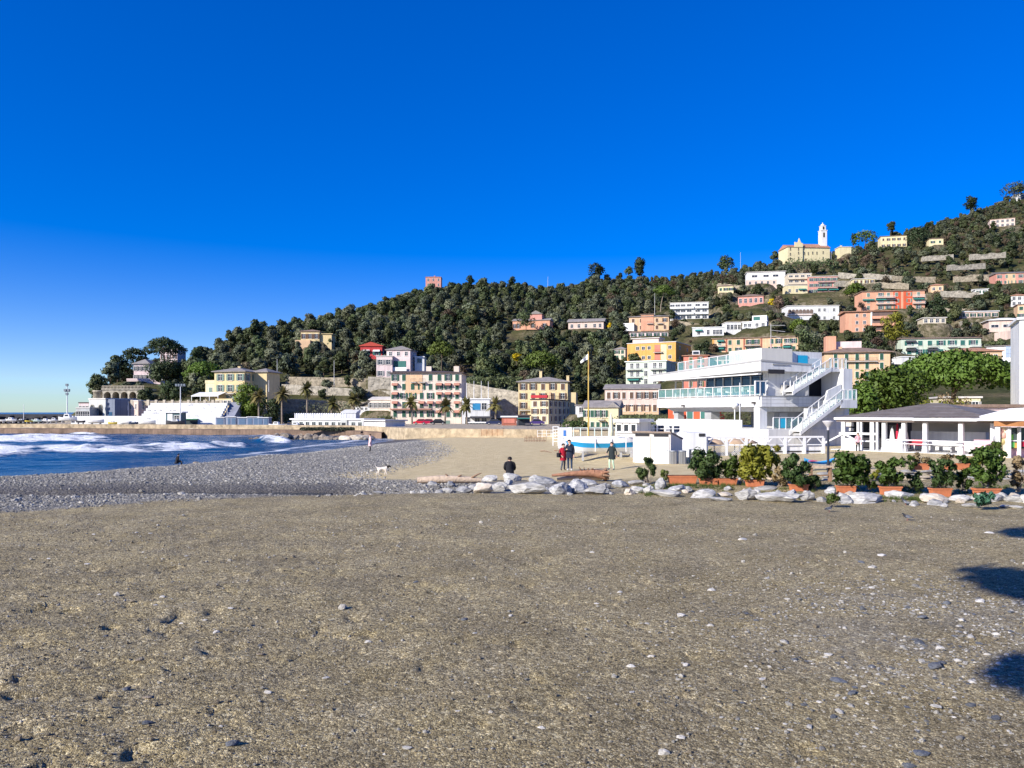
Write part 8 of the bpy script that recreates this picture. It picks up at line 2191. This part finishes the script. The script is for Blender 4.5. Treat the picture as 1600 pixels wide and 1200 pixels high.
x = xat(880, Yp); person('person in a red coat leaning close to the taller person in black', x, Yp, gz(x, Yp), R(28), dict(elR=(.24,-.10,1.16), wrR=(.12,-.26,1.10), top=(.03,-.03,1.70), knL=(-.12,-.10,.50), anL=(-.16,.02,.09), toL=(-.19,-.14,.04), elL=(-.25,.05,1.15), wrL=(-.20,-.12,.98)), [RED, GREYP, SHOE, HAIRD], 1.62, coat=(RED, .66, .02), bag=(BLACK, (-.30,.05,1.02)), scarf=CL('beige', (.5,.36,.28)))
x = xat(890.5, Yp-.3); person('tall person in a long black coat and beanie beside the red coat', x, Yp-.3, gz(x, Yp-.3), R(-18), dict(elL=(-.26,-.12,1.15), wrL=(-.14,-.28,1.20), hd=(-.03,-.05,1.62), top=(-.035,-.045,1.70)), [NAVY, JEANS, SHOEW, HAIRD], 1.86, coat=(NAVY, .72, .03), hat=BLACK, chunky=1.15)
Yp = 46; x = xat(956, Yp); person('person in a dark knee length coat and pale green trousers walking', x, Yp, gz(x, Yp), R(-40), dict(knL=(-.10,-.12,.50), anL=(-.10,-.10,.10), toL=(-.11,-.28,.06), anR=(.10,.12,.10), toR=(.11,-.04,.04), elR=(.27,.08,1.18), wrR=(.26,.12,.95), elL=(-.26,-.10,1.16), wrL=(-.20,-.28,1.05)), [DKGREEN, MINT, GREYP, HAIRD], 1.68, coat=(DKGREEN, .70, .03))
SIT = dict(pel=(0,0,.42), wai=(0,-.03,.58), che=(0,-.08,.78), nek=(0,-.12,.94), nk2=(0,-.15,1.00), hd=(0,-.18,1.08), top=(0,-.18,1.16), shL=(-.18,-.10,.89), elL=(-.27,-.14,.62), wrL=(-.20,-.36,.52), shR=(.18,-.10,.89), elR=(.27,-.14,.62), wrR=(.20,-.36,.52), hiL=(-.10,-.02,.40), knL=(-.14,-.42,.50), anL=(-.13,-.44,.09), toL=(-.14,-.60,.04), hiR=(.10,-.02,.40), knR=(.14,-.42,.50), anR=(.13,-.44,.09), toR=(.14,-.60,.04))
Yp = 41; x = xat(796.5, Yp); person('person in a black jacket seen from behind, sitting beyond the boulders', x, Yp, zat(748, Yp)-.12, R(180), dict(SIT, shL=(-.21,-.09,.90), shR=(.21,-.09,.90)), [BLACK, NAVY, SHOE, HAIRD], 1.84, coat=(BLACK, .30, .04, (0,.02,.30)), chunky=1.35)
Yp = 75; x = xat(578.5, Yp); person('person in a pale pink coat and black boots alone on the shingle', x, Yp, gz(x, Yp), R(-70), {}, [PINK, BLACK, BLACK, HAIRD], 1.68, coat=(PINK, .55, .04))
Yp = 73; x = xat(276, Yp); person('person in black crouching at the water edge with a fishing basket', x, Yp, zat(729, Yp), R(120), dict(SIT), [BLACK, BLACK, CL('pale_boot', (.5,.5,.42)), HAIRD], 1.75, coat=(BLACK, .28, .05, (0,.02,.28)), hat=BLACK, chunky=1.3)
Yp = 135; x = xat(792, Yp); person('person in dark clothes sitting below the quay wall', x, Yp, zat(683.5, Yp), R(20), dict(SIT), [NAVY, CL('pale_blue', (.3,.38,.5)), SHOEW, HAIRD], 1.7, chunky=1.2)
Yp = 134.5; x = xat(787, Yp); person('person standing beside the seated one below the quay wall', x, Yp, zat(683.5, Yp), R(-20), {}, [GREYP, NAVY, SHOE, HAIRD], 1.6)
Yp = 150; x = xat(565, Yp); person('person in black sitting on the end of the quay rocks', x, Yp, zat(681.5, Yp), R(40), dict(SIT), [BLACK, BLACK, SHOE, HAIRD], 1.75, chunky=1.3)
p_ = PA+pu*pvx(1340.5, -1.6)-pn*1.6; person('person in a pink top standing at the left bay of the pavilion', p_.x, p_.y, zat(712, p_.y)+.2, R(-20), {}, [CL('pink_top', (.6,.32,.36)), BLACK, SHOE, HAIRB], 1.66)
t = thing('fishing_basket', 'pale fishing basket on the shingle right of the crouching person', 'basket', (xat(306, 72), 72, zat(728, 72)))
b = MB(); b.lathe([(0,0),(.22,0),(.26,.32),(.28,.33),(.20,.30),(0,.28)], 12); b.build('basket', mat('wicker', (.55,.45,.34), .9, .2, 9), t); b = MB(); b.lathe([(.27,.33),(.25,.37),(0,.42)], 12); b.build('lid', mat('basket_lid', (.25,.2,.16), .9, .2, 9), t)
# dog
x = xat(598, 43); DX = x
dg_ = thing('dog', 'white dog with a dark head walking right on the sand', 'dog', (x, 43, gz(x, 43)), R(6))
DV = [(-.22,0,.36),(-.05,0,.35),(.16,0,.36),(.26,0,.43),(.33,0,.49),(.40,0,.48),(.47,0,.45),   # rump, belly, chest, neck, head, muzzle
      (-.30,0,.40),(-.38,.0,.48),(-.43,0,.58),
      (-.22,-.06,.26),(-.18,-.07,.19),(-.25,-.07,.11),(-.24,-.07,.02),(-.20,-.07,.015), (-.24,.06,.26),(-.24,.07,.19),(-.33,.07,.12),(-.34,.07,.02),(-.30,.07,.015),
      (.17,-.06,.25),(.20,-.07,.14),(.24,-.07,.02),(.28,-.07,.015), (.15,.06,.25),(.13,.07,.14),(.10,.07,.02),(.14,.07,.015)]
DE = [(0,1,0),(1,2,0),(2,3,0),(3,4,1),(4,5,1),(5,6,1),(0,7,0),(7,8,0),(8,9,0),(0,10,0),(10,11,0),(11,12,0),(12,13,0),(13,14,0),(0,15,0),(15,16,0),(16,17,0),(17,18,0),(18,19,0),(2,20,0),(20,21,0),(21,22,0),(22,23,0),(2,24,0),(24,25,0),(25,26,0),(26,27,0)]
DR = [.10,.085,.115,.075,.062,.045,.03,.035,.022,.014,.055,.04,.024,.02,.02,.055,.04,.024,.02,.02,.045,.028,.02,.02,.045,.028,.02,.02]
skinned('body', DV, [(a, b_) for a, b_, m in DE], DR, [m for a, b_, m in DE], [mat('fur_white', (.66,.60,.52), .95, .12, 9), mat('fur_dark', (.03,.025,.022), .95, .1, 9)], dg_)
for s in (-1, 1):
    b = MB(); b.add([(.31,.045*s,.53),(.36,.05*s,.53),(.335,.085*s,.45),(.335,.05*s,.5)], [(0,1,2),(1,3,2),(0,2,3)]); b.build('ear', MATS['fur_dark'], dg_)
# pigeons
PG = mat('pigeon_grey', (.10,.11,.13), .7, .3, 20); PGD = mat('pigeon_dark', (.03,.032,.04), .6, .3, 20); PGL = mat('pigeon_wing', (.24,.25,.28), .7, .3, 30)
for px, py, rz, lab, up in [(1295,800,20,'dark pigeon pecking furthest left on the gravel',0),(1358,785,30,'dark pigeon in front of the long cracked boulder',0),(1415,788,160,'grey pigeon standing upright beside the small white stone',1),(1418,812,175,'grey barred pigeon walking nearest on the gravel',0)]:
    Y = 3.48*1200/(py-644); x = xat(px, Y)
    t = thing('pigeon', lab, 'pigeon', (x, Y, gz(x, Y)), R(rz), 'pigeons on the gravel'); h_ = .05*up
    v = [(0,0,.13),(.08,0,.15+h_),(.12,0,.20+h_*1.5),(.145,0,.235+h_*1.6),(.185,0,.23+h_*1.6),(-.09,0,.12-h_),(-.19,0,.10-h_*1.5)]
    skinned('body', v, [(0,1),(1,2),(2,3),(3,4),(0,5),(5,6)], [(.062,.058),(.052,.055),.03,.026,.006,(.045,.035),(.030,.008)], [0,1,1,1,0,1], [PG, PGD], t)
    for s in (-1, 1):
        b = MB(); b.add([(.07,.055*s,.17),(-.02,.072*s,.165),(-.15,.045*s,.13),(-.13,.03*s,.10),(-.01,.068*s,.10),(.06,.055*s,.12),(-.02,.05*s,.13)], [(0,1,6),(1,2,6),(2,3,6),(3,4,6),(4,5,6),(5,0,6)]); b.build('wing', PGL, t)
        b = MB(); b.tube((0,.025*s,.09),(.0,.03*s,.0),.004,.003,5); b.tube((0,.03*s,.004),(.04,.035*s,.004),.003,.002,5); b.build('leg', mat('pigeon_leg', (.4,.12,.1), .7, 0), t)

# ------------------------------------------------------------------ beach boat, flag, frames behind the couple
t = thing('boat', 'white wooden rowing boat with a broad blue stripe standing on the sand', 'boat', (xat(939, 57), 57, zat(709, 57)), R(-3))
BL = (xat(991, 57)-xat(890, 57)); hb = 1.15
def big_hull(b, L, W_, Ht, bands):
    n = 18; cols_ = []
    for i in range(n+1):
        f = i/n*2-1
        s = max(.03, (1-abs(min(f, 0)/1.0)**2.4)) if f < 0 else max(.45, 1-.55*f**3)
        sheer = Ht*(1+.12*f*f); rise = .30*max(0, -f-.45)**1.5*1.6
        ring = []
        for u in (0, .16, .40, .50, .70, .78, 1.0):
            y = W_/2*s*(1-(1-u)**2.2); z = rise+(sheer-rise)*u
            ring.append((f*L/2-(.12*L*(u-.3) if f < -.8 else 0)*(-f-.8)*5, -y, z))
        cols_.append(ring)
    k = len(cols_[0])
    for side in (1, -1):
        vs = [(p[0], p[1]*side, p[2]) for r_ in cols_ for p in r_]
        for i in range(n):
            for j in range(k-1):
                q = (i*k+j, (i+1)*k+j, (i+1)*k+j+1, i*k+j+1)
                b.add([vs[a] for a in q], [(0,1,2,3) if side == 1 else (3,2,1,0)], bands[j], True)
    tr_ = cols_[-1]; b.add([(p[0], p[1], p[2]) for p in tr_]+[(p[0], -p[1], p[2]) for p in tr_[::-1]], [tuple(range(2*k))], 0)
b = MB(); big_hull(b, BL, 1.7, hb, [0, 0, 1, 2, 0, 0]); b.build('hull', [mat('boat_white', (.80,.80,.80), .4, .05), mat('boat_blue', (.02,.33,.68), .4, .08), mat('boat_teal', (.02,.26,.50), .4, .08)], t)
b = MB()
for y in (-.62, .62): b.bar((-.42*BL, y*.6, hb*1.08), (.49*BL, y, hb*1.12), .08, .06)
b.build('gunwale', WHITE, t)
for i in range(3): b = MB(); b.box(-.25*BL+i*.25*BL, -.25*BL+i*.25*BL+.22, -.7, .7, hb*.8, hb*.84); b.build('thwart', WOOD, t)
for px in (929, 953.5, 976): b = MB(); xx = xat(px, 57)-xat(939, 57); b.box(xx-.03, xx+.03, -.93, -.86, .2, hb*1.0); b.build('rub_strip', WHITE, t)
for f in (-.28, .3, .46): b = MB(); b.box(f*BL-.06, f*BL+.06, -.7, .7, -.5, .12); b.build('trestle', GREYM, t)
t = thing('flagpole', 'tall yellowish flagpole flying a white pennant behind the boat', 'flagpole', (xat(919.5, 62), 62, zat(707, 62)))
H = zat(551, 62)-zat(707, 62); b = MB(); b.tube((0,0,0),(0,0,H),.075,.04); b.lathe([(0,H),(.07,H+.03),(0,H+.1)], 8); b.build('pole', mat('pole_ochre', (.55,.38,.10), .6, .12), t)
b = MB(); n = 8; top = []; bot = []
for i in range(n+1):
    f = i/n; y = .10*math.sin(f*7); top.append((-.04-f*.62, y, H-.08-.62*f)); bot.append((-.04-f*.58, y+.02, H-.52-.34*f))
b.add(top+bot, [(i, i+1, n+2+i, n+1+i) for i in range(n)]); b.build('pennant', mat('flag_white', (.78,.78,.76), .9, .05), t)
b = MB(); b.box(-.06, .1, -.012, .012, H-1.35, H-.7); b.build('furled_flag', mat('flag_dark', (.12,.04,.03), .9, .1), t)
t = thing('umbrella', 'closed cream striped sun umbrella beside the white beach hut', 'umbrella', (xat(955, 60), 60, zat(706, 60)))
H = zat(645, 60)-zat(706, 60); b = MB(); b.tube((0,0,0),(0,0,H),.03); b.build('pole', WHITE, t); b = MB(); b.lathe([(.05,.9),(.16,1.0),(.19,1.6),(.14,2.4),(.06,H-.15),(0,H)], 10); b.build('canopy', mat('umbrella_cream', (.62,.60,.42), .85, .15, 3), t)
def frame(label, px0, px1, yt, yb, Y, nposts, colm, name='frame', rails=(1.0, .5)):
    t = thing(name, label, 'frame', (xat(px0, Y), Y, zat(yb, Y))); L = xat(px1, Y)-xat(px0, Y); H = zat(yt, Y)-zat(yb, Y)
    for i in range(nposts): b = MB(); x = L*i/(nposts-1); b.box(x-.035, x+.035, -.035, .035, 0, H); b.build('post', colm, t)
    b = MB()
    for r_ in rails: b.box(0, L, -.03, .03, H*r_-.05, H*r_)
    b.build('rail', colm, t); return t
frame('white and pale green open frame rack behind the boat', 896, 962, 668, 706, 66, 7, mat('mint_paint', (.62,.74,.68), .6, .05), rails=(1.0, .62))
frame('white ladder rack left of the blue poster', 864, 872, 666, 697, 62, 2, WHITE, 'ladder', rails=(1, .85, .7, .55, .4, .25))
t = thing('changing_screen', 'white changing screen with a blue poster behind the couple', 'screen', (xat(873, 61), 61, zat(697, 61))); L = xat(894, 61)-xat(873, 61); H = zat(668, 61)-zat(697, 61)
b = MB(); b.box(0, L, 0, .8, -.2, H); b.build('panel', mat('screen_grey', (.60,.60,.62), .8, .06), t); b = MB(); b.box(L*.35, L*.52, -.03, -.002, H*.42, H*.85); b.build('poster', mat('poster_blue', (.06,.20,.55), .6, .15, 4), t)
b = MB(); b.box(L*.72, L*.98, -.04, -.003, -.1, H*1.02); b.build('door', WHITE, t)
for i, (px, py, lab) in enumerate([(905, 690, 'red kayak stacked left on the racks behind the boat'), (919, 688, 'brighter red kayak stacked right on the racks behind the boat')]):
    t = thing('kayak', lab, 'kayak', (xat(px, 64-i*.6), 64-i*.6, zat(py+3, 64)), R(8)); b = MB(); hull(b, 1.7, .5, .22, 0, 12, .1); b.add([(-.7,-.16,.21),(.7,-.16,.21),(.7,.16,.21),(-.7,.16,.21)], [(0,1,2,3)]); b.build('hull', [mat('kayak_red', (.55,.025,.05), .45, .08), mat('kayak_red2', (.62,.03,.03), .45, .08)][i], t)
    b = MB(); b.box(-.5,-.42,-.2,.2,-.75,.05); b.box(.42,.5,-.2,.2,-.75,.05); b.build('stand', GREYM, t)
t = thing('picket_fence', 'short fence of brown sticks on the sand below the quay', 'fence', (xat(820, 108), 108, zat(691, 108))); L = xat(853, 108)-xat(820, 108)
for i in range(14):
    b = MB(); x = L*i/13; b.tube((x,0,-.1),(x+.05*math.sin(i*3),0,.75+.2*math.sin(i*2.1)),.045,.035,5); b.build('picket', WOODD, t)
b = MB(); b.bar((0,-.05,.6),(L,-.05,.62),.04,.06); b.bar((0,-.05,.25),(L,-.05,.25),.04,.06); b.build('rail', WOODD, t)
t = thing('net_fence', 'orange mesh fence along the quay wall by the seated pair', 'fence', (xat(752, 131), 131, zat(681, 131))); L = xat(786, 131)-xat(752, 131)
for i in range(5): b = MB(); x = L*i/4; b.tube((x,0,-.1),(x,0,1.15),.05,None,5); b.build('post', WOODD, t)
b = MB()
for i in range(30): b.bar((L*i/29,-.03,.1),(L*i/29,-.03,1.05),.03,.03)
for k in range(6): b.bar((0,-.03,.1+k*.19),(L,-.03,.1+k*.19),.03,.03)
o = b.build('mesh_panel', mat('net_orange', (.55,.28,.13), .8, .2), t); o['kind'] = 'stuff'
frame('long white railing on the promenade right of the stick fence', 840, 868, 672, 683, 112, 5, WHITE, 'railing', rails=(1.0, .55, .15))
# ------------------------------------------------------------------ left quay: boats, masts, breakwater
def small_boat(px, py, lpx, Y, label, col, cab=0, tilt=0, dark=None):
    t = thing('boat', label, 'boat', (xat(px, Y), Y, zat(py, Y)), R(rnd.uniform(-12, 12)+tilt)); L = lpx/FPX*Y*1.05
    b = MB(); hull(b, L, L*.36, L*.20, 0, 12, L*.06); m = mat('gelcoat_'+col[0], col[1], .4, .06); b.build('hull', m, t)
    b = MB(); z = L*.19; b.add([(-L*.44,-L*.08,z),(-L*.2,-L*.15,z),(L*.2,-L*.15,z),(L*.44,-L*.06,z),(L*.44,L*.06,z),(L*.2,L*.15,z),(-L*.2,L*.15,z),(-L*.44,L*.08,z)], [tuple(range(8))]); b.build('deck', dark or CONC, t)
    if cab:
        b = MB(); b.prism([(-L*.2,z),(L*.18,z),(L*.12,z+L*.2*cab),(-L*.12,z+L*.22*cab)], -L*.12, L*.12, 'y'); c = b.build('cabin', WHITE, t)
        b = MB(); b.box(-L*.10, L*.08, -L*.125, -L*.121, z+L*.09*cab, z+L*.17*cab); b.build('cabin_window', PANE, c)
    b = MB()
    for f in (-.25, .25): b.box(L*f-.08, L*f+.08, -L*.12, L*.12, -.35, L*.03)
    b.build('cradle', GREYM, t); return t
GW, GY_, GB = ('white', (.74,.74,.73)), ('yellow', (.70,.55,.10)), ('navy', (.03,.05,.10))
GT, GC = ('mint', (.55,.68,.62)), ('charcoal', (.08,.08,.09))
for a in [(2,659,15,203,'white dinghy at the left edge of the quay',GW,0),(17,659,18,204,'white motorboat second from the left on the quay',GW,.8),(33,659,14,203,'dark covered dinghy left of the yellow boat',GC,.5),(45,659.5,11,202,'small yellow boat among the white ones on the far left quay',GY_,0),(57,659.5,15,203,'pale mint boat right of the small yellow one',GT,.7),(71,659.5,15,204,'white motorboat right of the pale mint one',GW,.8),(84,659,15,203,'white cabin boat in the middle of the quay row',GW,1.0),(106,658.5,28,202,'largest white cabin cruiser below the light mast',GW,1.0),(126,660.5,14,201,'dark rubber boat right of the largest cruiser',GC,0),(150,661.5,24,200,'long white boat in front of the harbour wall',GW,0),(176,663,15,198,'bright yellow boat before the harbour wall',GY_,.5),(197,662.5,18,199,'white open boat right of the bright yellow one',GW,0),(209,663,15,198,'dark blue boat before the grandstand corner',GB,.4),(230,663.5,26,197,'white boat lying tilted at the foot of the grandstand',GW,0),(274,664,28,188,'dark and white boat beside the ticket booth',GC,.6),(432,668.5,24,180,'white boat with dark canopy right of the blue cabins',GW,.9),(462,669,26,179,'white and navy boat left of the long restaurant',GB,.7)]:
    small_boat(*a)
def mast(px, yt, yb, Y, label, kind):
    t = thing('floodlight_mast' if kind else 'mast', label, 'light mast' if kind else 'mast', (xat(px, Y), Y, zat(yb, Y))); H = zat(yt, Y)-zat(yb, Y)
    b = MB(); b.tube((0,0,0),(0,0,H),.17 if kind else .09,.10 if kind else .05,8); b.build('pole', WHITE, t)
    if kind == 1:
        for k, (dx, dz) in enumerate([(-.45,-1.6),(.45,-1.6),(0,-2.6),(.0,-.2)]): b = MB(); b.box(dx-.3, dx+.3, -.35, .1, H+dz, H+dz+.6); b.build('floodlight', mat('floodlight_grey', (.16,.19,.22), .5, .1), t)
        b = MB(); b.box(-.7,.7,-.06,.06,H-1.75,H-1.6); b.build('crossarm', GREYM, t)
    if kind == 2:
        b = MB(); b.box(-1.2,1.2,-.06,.06,H-.12,H); b.build('crossarm', GREYM, t)
        for dx in (-1.0,-.35,.35,1.0): b = MB(); b.box(dx-.22, dx+.22, -.3, .05, H+.01, H+.5); b.build('floodlight', MATS['floodlight_grey'], t)
mast(105, 602, 655, 205, 'tall white light mast with floodlights above the harbour boats', 1); mast(282, 603, 664, 190, 'white floodlight mast with a wide crossarm in front of the grandstand', 2)
mast(355, 628, 666, 189, 'plain white mast at the right end of the grandstand', 0); mast(37, 632, 660, 206, 'thin sailboat mast on the far left quay', 0); mast(433, 561, 606, 250, 'thin pale pole in the dark wood right of the yellow villa', 0); mast(522, 563, 610, 262, 'thin pole standing above the stone terrace walls', 0); mast(843, 578, 590, 262, 'white post just above the cream apartment roof', 0)
mast(856, 432, 450, 520, 'thin antenna on the wooded skyline', 0); mast(1157, 394, 420, 610, 'tall thin antenna pole on the skyline left of the church', 0); mast(1023, 458, 495, 390, 'white pole beside the leaning umbrella pine', 0); mast(420, 594, 612, 226, 'pale pole beside the yellow villa terrace', 0)
b = MB(); g = random.Random(3); Yb = 310
for i in range(150):
    x = xat(-120, Yb)+(xat(113, Yb)-xat(-120, Yb))*g.random(); s_ = g.uniform(1.2, 2.6); z = g.uniform(-2.2, 1.5)
    vs = [(x+s_*a+g.uniform(-.3,.3), Yb+g.uniform(-2, 2)+s_*b_, z+s_*.7*c+g.uniform(-.2,.2)) for c in (-.5, .5) for a, b_ in ((-.5,-.5),(.5,-.5),(.5,.5),(-.5,.5))]
    b.add(vs, [(0,3,2,1),(4,5,6,7),(0,1,5,4),(1,2,6,5),(2,3,7,6),(3,0,4,7)])
b.box(xat(-130, Yb), xat(112, Yb), Yb+2, Yb+7, -4, 2.7)
o = b.build('breakwater', mat('breakwater_stone', (.05,.05,.055), .9, .3, .5, .5, 2)); o['kind'] = 'structure'

# ------------------------------------------------------------------ cars on the promenade
def car(px, Y, label, col, rz):
    t = thing('parked_car', label, 'car', (xat(px, Y), Y, .36), rz, 'cars parked on the promenade')
    m = mat('car_'+col[0], col[1], .3, .02, spec=.5)
    b = MB(); b.prism([(-2,.25),(-1.95,.75),(-1.2,.86),(1.3,.88),(1.95,.72),(2.0,.25)], -.82, .82, 'y'); b.prism([(-1.25,.861),(-.7,1.40),(.75,1.42),(1.5,.881)], -.70, .70, 'y'); b.build('body', m, t)
    b = MB(); b.prism([(-1.05,.93),(-.64,1.33),(.70,1.35),(1.28,.94)], -.712, -.703, 'y'); b.prism([(-1.05,.93),(-.64,1.33),(.70,1.35),(1.28,.94)], .703, .712, 'y'); b.build('side_window', PANE, t)
    b = MB(); b.add([(-1.20,-.6,.90),(-1.20,.6,.90),(-.745,.6,1.38),(-.745,-.6,1.38)], [(0,1,2,3)]); b.build('windscreen', PANE, t, (-.02,0,.0))
    for x in (-1.25, 1.25):
        for y in (-.8, .8):
            b = MB(); b.tube((x,y-.1,.31),(x,y+.1,.31),.31,None,12); w_ = b.build('wheel', mat('tyre', (.02,.02,.02), .8, 0), t)
            b = MB(); b.tube((x,y-.112,.31),(x,y+.112,.31),.18,None,10); b.build('rim', GREYM, w_)
    for y in (-.55, .55): b = MB(); b.box(-2.02,-1.965,y-.15,y+.15,.55,.68); b.build('headlight', WHITE, t)
for a in [(658,196,'bright red car parked left before the large hotel',('red', (.55,.015,.03)),.05),(670,196,'darker red car parked right of the bright red one',('crimson', (.42,.01,.05)),3.2),(684,196,'black car between the red cars and the white one',('black', (.015,.015,.018)),.1),(607,196,'dark car at the left corner of the hotel',('graphite', (.04,.045,.05)),0),(772,190,'dark blue car parked right of the hotel annex',('navy', (.02,.03,.08)),0),(798,190,'white car in front of the rust red shop',('white', (.7,.7,.7)),.1),(838,190,'violet blue car nearest on the promenade',('violet', (.08,.05,.2)),.1)]:
    car(*a)
# ------------------------------------------------------------------ the tree behind the viewer whose shade falls on the gravel
def shade_tree():
    t = thing('pine_tree', 'big spreading pine behind the viewpoint shading the right gravel', 'tree', (6, -3, 1.85))
    kx, ky = -SUN_DIR.x/SUN_DIR.z, -SUN_DIR.y/SUN_DIR.z
    tg = [(11.1, 14.3, 13, 1.5, 3.4), (12.8, 14.6, 12.5, 2.0, 3.4), (14.5, 15.6, 13, 2.4, 2.4), (15.3, 22.6, 13.2, 1.1, 1.0), (17.2, 23.2, 13.2, 1.7, 1.3), (7.3, 10.3, 12.6, .8, .5), (8.6, 10.4, 12.4, 1.1, .8), (10.2, 9.8, 12.2, 1.7, 1.4), (18.5, 18.5, 13, 2.2, 2.0), (15, 11, 11.8, 2.2, 2)]
    cl = []; g = random.Random(8); limbs_ = [([(0,0,-1.5),(.2,.1,4),(.3,.2,8.2)], [.42,.36,.3])]
    for gx_, gy_, hgt, rx, ry in tg:
        c = Vector((gx_-kx*hgt-6, gy_-ky*hgt+3, hgt-1.85))
        for i in range(7): cl.append((c.x+g.uniform(-.5,.5)*rx, c.y+g.uniform(-.5,.5)*ry, c.z+g.uniform(-.25,.25), rx*.55, ry*.55, .45))
        m = Vector((.3,.2,8.2)).lerp(c, .5)+Vector((0,0,.4)); limbs_.append(([(.3,.2,8.0), tuple(m), tuple(c)], [.18,.11,.04]))
    V, F = leaf_cloud(cl, 520, .26, 801, (.1, 1.0)); link('crown', mesh_np('crown', V, F, [L_PINED], False), t)
    tv, tf = trunk_np(limbs_, 8); link('trunk', mesh_np('trunk', tv, tf, [BARK], True), t)
shade_tree()
flatten(); build_hill(); place_wood(); single_trees()
